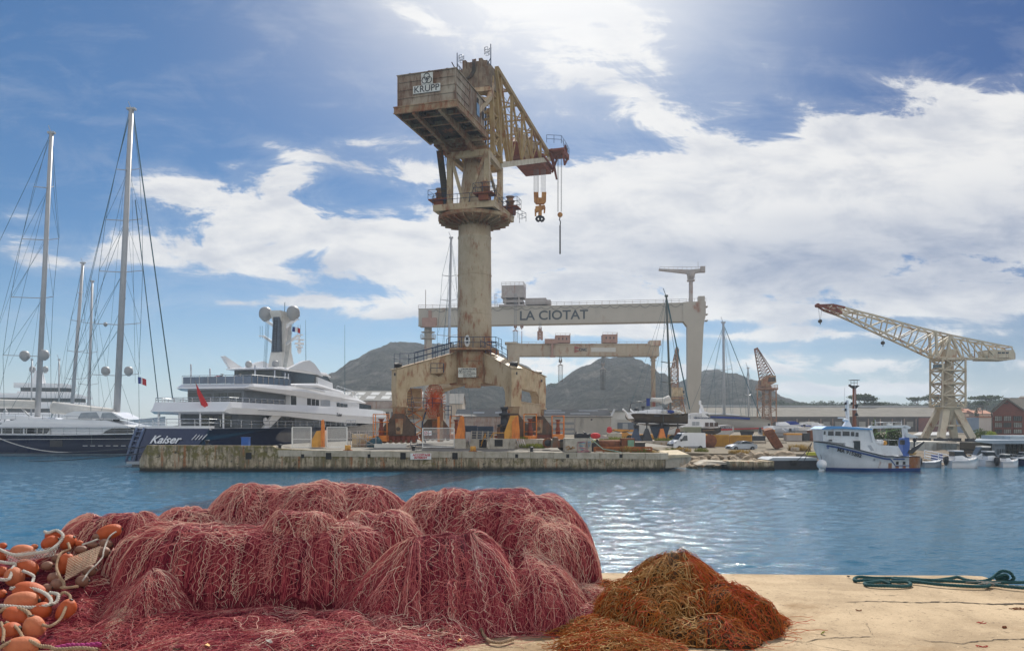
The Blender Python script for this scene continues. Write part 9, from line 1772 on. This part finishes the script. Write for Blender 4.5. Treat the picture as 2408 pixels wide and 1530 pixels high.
M_ROPEW = mat('rope_white', (.62,.58,.52), (.46,.42,.37), 30, .9, bump=.5, bscale=160); M_ROPET = mat('rope_teal', (.035,.135,.145), (.022,.085,.095), 25, .85, bump=.6, bscale=160); M_ROPEP = mat('rope_magenta', (.42,.045,.20), (.30,.03,.13), 25, .9, bump=.4, bscale=160); M_ROPEB = mat('rope_tan', (.40,.27,.17), (.28,.19,.12), 25, .9, bump=.4, bscale=160)
def z4(x, y, h=.0): q = G((3200+x/2.6875)/1.701, (2150+y/2.6875)/1.701, ZQ+.02); return q+UP*h
t1 = [(975,492),(880,470),(760,487),(695,487),(740,512),(950,524),(1130,520),(1190,503),(1150,482),(1000,470),(850,462),(700,462),(600,460),(585,443),(640,427),(800,430),(1000,436),(1200,446),(1400,456),(1600,441),(1700,430),(1800,452),(1950,468)]
T = thing('coiled_rope', 'teal-blue mooring rope lying in loose coils on the right of the near quay', 'rope', z4(1400,480))
k0 = [z4(x,y,.004*(i % 3)) for i, (x, y) in enumerate(t1)]; kx = z4(2180,470)
def kp_(x, z): return kx+Vector(((x-2180)/4.571*kx.y/FPX, 0, z/4.571*kx.y/FPX))
knot = [kp_(2050,30),kp_(2130,70),kp_(2180,112),kp_(2240,104),kp_(2280,45),kp_(2255,5),kp_(2170,5),kp_(2120,35),kp_(2135,68),kp_(2190,80),kp_(2240,42),kp_(2200,12),kp_(2160,35),kp_(2190,50)]
for i, q in enumerate(knot): q.y += .03*math.sin(i*1.3)
rope_mesh('rope_coil', k0+knot, .017, M_ROPET, T); rope_mesh('rope_coil', [z4(x,y,.012) for x, y in ((985,446),(1050,462),(1250,482),(1500,512),(1800,531),(1990,533),(2035,512),(1900,494),(1700,480),(1400,466),(1150,456),(1010,440))], .017, M_ROPET, T); rope_mesh('rope_coil', [z4(x,y,.012) for x, y in ((1980,520),(2060,512),(2200,532),(2408,552),(2650,572))], .017, M_ROPET, T); rope_mesh('rope_coil', [z4(x,y,.012) for x, y in ((1900,480),(2020,490),(2200,490),(2408,490),(2650,488))], .017, M_ROPET, T)
m = MB(); rr = random.Random(4); c = z4(2010,518,.02)
for i in range(24): m.tube(c+Vector((rr.gauss(0,.02),rr.gauss(0,.02),rr.uniform(0,.03))), c+Vector((rr.gauss(0,.07),rr.gauss(0,.04),rr.uniform(-.01,.03))), .0025, n=4)
m.build('frayed_whipping', M_ROPEW, T)
def z2(x, y, lift): X_, Y_ = (1300+x/2.0067)/1.701, (1850+y/2.0067)/1.701; q = G(X_, Y_, ZQ+.02); return q+UP*lift
def onpile(pile, x, y, off=.02, it=0):
 """first hit of the view ray through a reference pixel on the heap"""
 d_ = P(x,y,1.0)-Vector((0,0,H)); Yv_ = np.linspace(5.2,8.6,700); X_ = d_.x*Yv_; Z_ = H+d_.z*Yv_-ZQ; hh = pile.h(X_, Yv_); k = np.argmax(Z_ <= hh+off) if (Z_ <= hh+off).any() else 0; return Vector((X_[k],Yv_[k],ZQ+max(hh[k],0)+off))
def onp(pts, pile=None, off=.02): return [onpile(pile or pk, x, y, off) for x, y in pts]
for pts, lab, mm in (([(1131,1479),(1139,1494),(1150,1505),(1170,1510),(1186,1508),(1208,1501)],'short pinkish rope end curling on the concrete before the pink net',M_ROPEB),):
 q = onp(pts, off=.025); tag(rope_mesh('rope_end', q, .013, mm, None, loc=tuple(q[0])), lab, 'rope')
# ---------------- floats and their ropes at the left
M_FLO = mat('float_orange', (.52,.105,.028), (.40,.075,.02), 5, .6, dirt=.25, bump=.25, bscale=40); M_FLP = mat('float_faded', (.58,.19,.085), (.46,.13,.055), 5, .65, dirt=.2, bump=.25, bscale=40); M_FLB = mat('float_brown', (.30,.16,.11), (.21,.105,.07), 6, .6, dirt=.3, bump=.2, bscale=40)
def zf(x, y, off=0): X_, Y_ = x/2.176/1.701, (1900+y/2.176)/1.701; return P(X_, Y_, float(np.interp(Y_, [1200,1240,1535], [7.35,7.15,5.62]))-off)
FL = [(25,612,34,28,0,'o','orange float cut by the left frame edge, highest there'),(25,695,42,50,0,'o','orange float at the left frame edge just under the white rope'),(200,668,108,56,-4,'f','long faded orange float lying flat in front of the water'),(440,588,80,62,25,'o','orange float hung with a white rope, left of the round one'),(592,582,72,64,40,'o','round orange float with a rope through its hole, topmost of the left group'),(465,520,72,36,10,'o','orange float at the back crest, looped by a white rope'),(955,500,118,52,16,'o','long orange float lying highest, beside the string of brown balls'),(690,592,32,28,0,'o','small orange float end between the round one and the brown balls'),(236,806,100,74,-25,'o','plump orange float in the middle of the left group'),(126,882,80,84,-60,'f','faded orange float showing its rope hole to the viewer'),(15,838,60,46,0,'o','orange float behind the one showing its hole, at the frame edge'),(572,768,66,96,75,'o','orange float half under the cream netting'),(668,742,40,46,60,'o','orange float seen through the cream netting'),(262,1020,150,66,-14,'o','long orange float ringed by a white rope loop'),(192,1104,152,54,6,'f','pale orange float just below the ringed one'),(345,1195,108,78,40,'o','orange float tucked under the white rope loop'),(160,1232,136,76,-20,'o','large orange float under the thick white rope near the frame edge'),(300,1348,92,130,100,'f','big pale orange float standing upright low in the heap'),(88,1372,100,92,30,'o','orange float at the lower left corner wrapped by two ropes'),(192,1500,158,64,4,'f','pale pinkish float at the very bottom edge of the photo'),(575,1186,78,116,66,'o','orange float standing apart on the right, strapped by a white rope'),(300,620,30,24,0,'f','small faded float end behind the long flat one'),(440,1080,46,40,20,'o','small orange float end behind the rope loop'),(15,1030,40,40,0,'o','dark orange float in the gap at the frame edge'),
 (900,668,56,50,0,'b','brown ball float, third down the string beside the pink net'),(924,594,56,42,-20,'b','brown ball float, second down the string beside the pink net'),(954,520,56,40,10,'b','brown ball float at the top of the string beside the pink net'),(1000,492,38,26,0,'b','small brown ball float half behind the top ball of the string'),(780,828,58,50,10,'b','brown ball float, fourth down the string, above the lowest'),(718,918,58,50,0,'b','brown ball float at the lower end of the string'),(704,646,54,36,0,'b','brown ball float between the round orange float and the string'),(806,604,48,28,0,'b','flat brown ball float behind the string'),(502,946,60,50,0,'b','brown ball float in front, lower of the pair left of the netting'),(468,890,52,48,0,'b','brown ball float, upper of the pair left of the netting'),(410,786,52,40,0,'b','brown ball float in the shade below the net edge'),(496,722,42,42,0,'b','brown ball float in the shade behind the roped orange one'),(1036,430,42,26,0,'b','grey-brown ball float under the back net mound, left one'),(1116,428,40,28,0,'b','grey-brown ball float under the back net mound, right one'),(410,978,44,38,0,'b','dark brown ball float lowest left of the front pair'),(842,532,38,28,0,'b','brown ball float behind the long highest orange float'),(1200,398,40,30,30,'b','yellowish ball float peeping out behind the pink heap')]
for i, (x, y, rx, ry, an, k, lab) in enumerate(FL):
 c = zf(x, y); s = c.y/FPX/3.70; a_, b_ = max(rx,ry)*s, min(rx,ry)*s; ang = an if rx >= ry else an-90 if abs(an) > 45 and False else an
 if rx < ry and abs(an) <= 45: ang = an+90
 mt = Matrix.Rotation(-R(ang),3,'Y') @ Matrix.Rotation(R(90),3,'Y'); b_ = max(b_, a_*.62) if k != 'b' else b_; T = thing('net_float', lab, 'float', c, 'brown ball floats' if k == 'b' else 'orange net floats')
 prof = [(max(.16*b_,b_*math.sin(t)**.85) if 0 < j < 14 else .16*b_, -a_*math.cos(t)*.985) for j, t in enumerate(np.linspace(.12,math.pi-.12,15))]; m = MB(); m.lathe(c, prof, 22, mtx=mt); m.build('body', {'o':M_FLO,'f':M_FLP,'b':M_FLB}[k], T)
 for sg in (-1,1): m = MB(); m.lathe(c+mt @ Vector((0,0,sg*a_*.985)), [(.20*b_,-.004),(.21*b_,.004),(.10*b_,.006)], 12, mtx=mt); m.build('rope_hole', M_DARKST, T)
ROPES = [([(-40,625),(60,672),(140,692),(250,682),(380,664),(450,640),(520,582),(548,520),(490,478),(420,500),(388,488)],.014,'white twisted rope edging the net along the top of the left floats'),([(592,590),(606,640),(560,660),(520,692),(492,790),(512,862),(552,930),(556,968),(530,978),(600,975),(680,965)],.012,'white rope framing the cream netting over a float'),([(90,985),(200,975),(330,998),(420,1048),(444,1110),(380,1138),(250,1150),(100,1140),(-30,1130)],.015,'thick white rope loop ringing the long float'),([(-30,900),(60,908),(90,880),(108,812),(134,772),(60,762),(-30,745)],.014,'white rope passing the hole of the faded float'),([(-20,1195),(40,1160),(90,1152),(170,1160),(240,1190),(262,1226)],.016,'thick cream rope lying over the large lower-left float'),([(200,830),(285,868),(290,905),(270,945)],.013,'short white rope end hanging from the plump middle float'),([(520,1045),(558,1016),(612,1058),(572,1150),(522,1252),(440,1310),(372,1300)],.012,'white rope strapping the float that stands apart'),([(8,1280),(32,1350),(24,1450)],.012,'vertical cream rope round the lower left corner float'),([(50,1278),(140,1318),(206,1420)],.012,'slanting cream rope round the lower left corner float'),([(-20,1510),(60,1462),(150,1436),(260,1440),(350,1482),(430,1490),(500,1512),(700,1500),(850,1515)],.014,'tan rope skirting the bottom-most pale float'),([(1010,490),(955,530),(925,590),(900,665),(890,715),(830,785),(780,830),(745,880),(718,918)],.008,'thin white cord threading the string of brown balls'),([(715,604),(800,576),(850,556)],.010,'white rope between the round orange float and the back floats'),([(430,1020),(505,1036),(492,1100),(450,1122)],.014,'frayed grey rope turn beside the rope loop')]
for pts, r_, lab in ROPES: q = [zf(x,y,.09+.02*(i % 2)) for i, (x,y) in enumerate(pts)]; tag(rope_mesh('float_rope', q, r_, M_ROPET if False else (M_ROPEB if 'tan' in lab or 'cream' in lab else M_ROPEW), None, loc=tuple(q[0])), lab, 'rope', 'ropes among the floats')
q = [zf(x,y,.06) for x,y in ((480,1508),(600,1482),(720,1482),(880,1468))]; tag(rope_mesh('magenta_rope', q, .02, M_ROPEP, None, loc=tuple(q[0])), 'magenta rope end with a white tuft at the bottom left of the heap', 'rope')
# cream netting over the floats: a sheet of open diamond mesh hung on its ropes
def netting(label, quad, nu, nv, r_, sag, off, mm, name='cream_netting'):
 A_, B_, C_, D_ = quad; L = []
 def g(u, v): x = (A_[0]*(1-u)+B_[0]*u)*(1-v)+(D_[0]*(1-u)+C_[0]*u)*v; y = (A_[1]*(1-u)+B_[1]*u)*(1-v)+(D_[1]*(1-u)+C_[1]*u)*v; return onpile(pk, x/3.7014, (1900+y/2.176)/1.701, .012) if ' low ' in label else zf(x, y, off+sag*math.sin(math.pi*u)*math.sin(math.pi*v))
 for i in range(-nv, nu+1):
  for sg in (1,-1):
   pts = []
   for k in range(nv*4+1):
    v = k/(nv*4); u = (i+(v*nv if sg > 0 else nv-v*nv))/nu
    if -.001 <= u <= 1.001: pts.append(tuple(g(u+.006*math.sin(k*2.1+i), v)))
   if len(pts) > 3: L.append(np.array(pts))
 V, F = tubes_np(L, (r_,r_), 4); o = np_mesh(name, V, F, mm, None, tuple(V[0])); return tag(o, label, 'netting', 'pieces of open netting on the floats')
M_CREAMN = mat('twine_cream', (.66,.50,.36), (.54,.38,.26), 20, .9)
netting('cream diamond netting draped over the orange float in the middle of the floats', ((590,720),(880,610),(830,760),(560,920)), 13, 9, .0019, .05, .16, M_CREAMN); netting('pale netting fringe hanging below the white rope over the upper floats', ((40,690),(520,610),(470,700),(90,770)), 16, 3, .0018, .02, .13, M_ROPEW); netting('loose cream netting patch low in front of the pink heap', ((1000,1180),(1110,1130),(1080,1260),(900,1340)), 10, 7, .0018, .0, .10, M_CREAMN)
# ---------------- litter on the quay
for i, (x, y, w, mm, lab) in enumerate([(1348,1478,.07,M_ROPEW,'flattened white plastic scrap between the two nets'),(1360,1476,.06,M_GELG,'pale blue-white plastic scrap between the two nets, right one'),(632,1511,.05,M_ROPEW,'crumpled white scrap on the front edge of the pink net'),(735,1524,.04,M_ROPEW,'small white scrap at the bottom edge below the pink net'),(487,1521,.06,M_YELP,'dry orange-brown leaf at the bottom edge'),(1080,1511,.04,M_YELP,'dry yellow leaf on the front of the pink net'),(1010,1500,.035,M_ROPEW,'cream shell fragment on the front of the pink net'),(1935,1491,.04,M_LEAFY,'tiny green leaf on the concrete right of the brown net'),(2308,1465,.07,M_REDF,'red thread bit on the concrete near the right edge'),(2310,1521,.08,M_REDF,'red thread bit at the bottom right'),(2020,1436,.05,M_RUST,'small brown twig on the concrete in the middle'),(2395,1433,.12,M_RUST,'rusty twig clump at the right frame edge'),(2360,1476,.06,M_RUST,'cluster of brown grit near the right edge'),(1995,1358,.05,M_BLACK,'dark speck of seaweed on the quay edge'),(413,1527,.08,M_BARK,'dark twig at the bottom edge left of centre'),(1035,1485,.05,M_ROPEB,'tan scrap caught in the pink net front')]):
 p = onpile(pk, x, y, .012) if x < 1250 else G(x, y, ZQ); m = MB(); rr = random.Random(i)
 if 'thread' in lab or 'twig' in lab:
  for k in range(5 if 'clump' in lab else 2): a = rr.uniform(-.5,.5); m.path([p+Vector((w*(t-.5)*math.cos(a), w*.4*(t-.5)*math.sin(a)*3+k*.01, .006+.006*math.sin(t*7+k))) for t in np.linspace(0,1,6)], .003, 4)
 elif 'grit' in lab:
  m.ball(p+UP*.008, .012, 8, 5); m.ball(p+Vector((.02,.01,.006)), .012, 8, 5)
 else:
  g = [p+Vector((w*.5*math.cos(a)*rr.uniform(.6,1.1), w*.4*math.sin(a)*rr.uniform(.6,1.1), rr.uniform(.004,.03))) for a in np.linspace(0,5.4,7)]; c = p+UP*.025; m.add(g+[c]+[q-UP*.003 for q in g]+[c-UP*.003], [(k,(k+1) % 7,7) for k in range(7)]+[(8+(k+1) % 7,8+k,15) for k in range(7)])
 tag(m.build('litter_scrap', mm, None, tuple(p)), lab, 'litter', 'litter on the near quay')
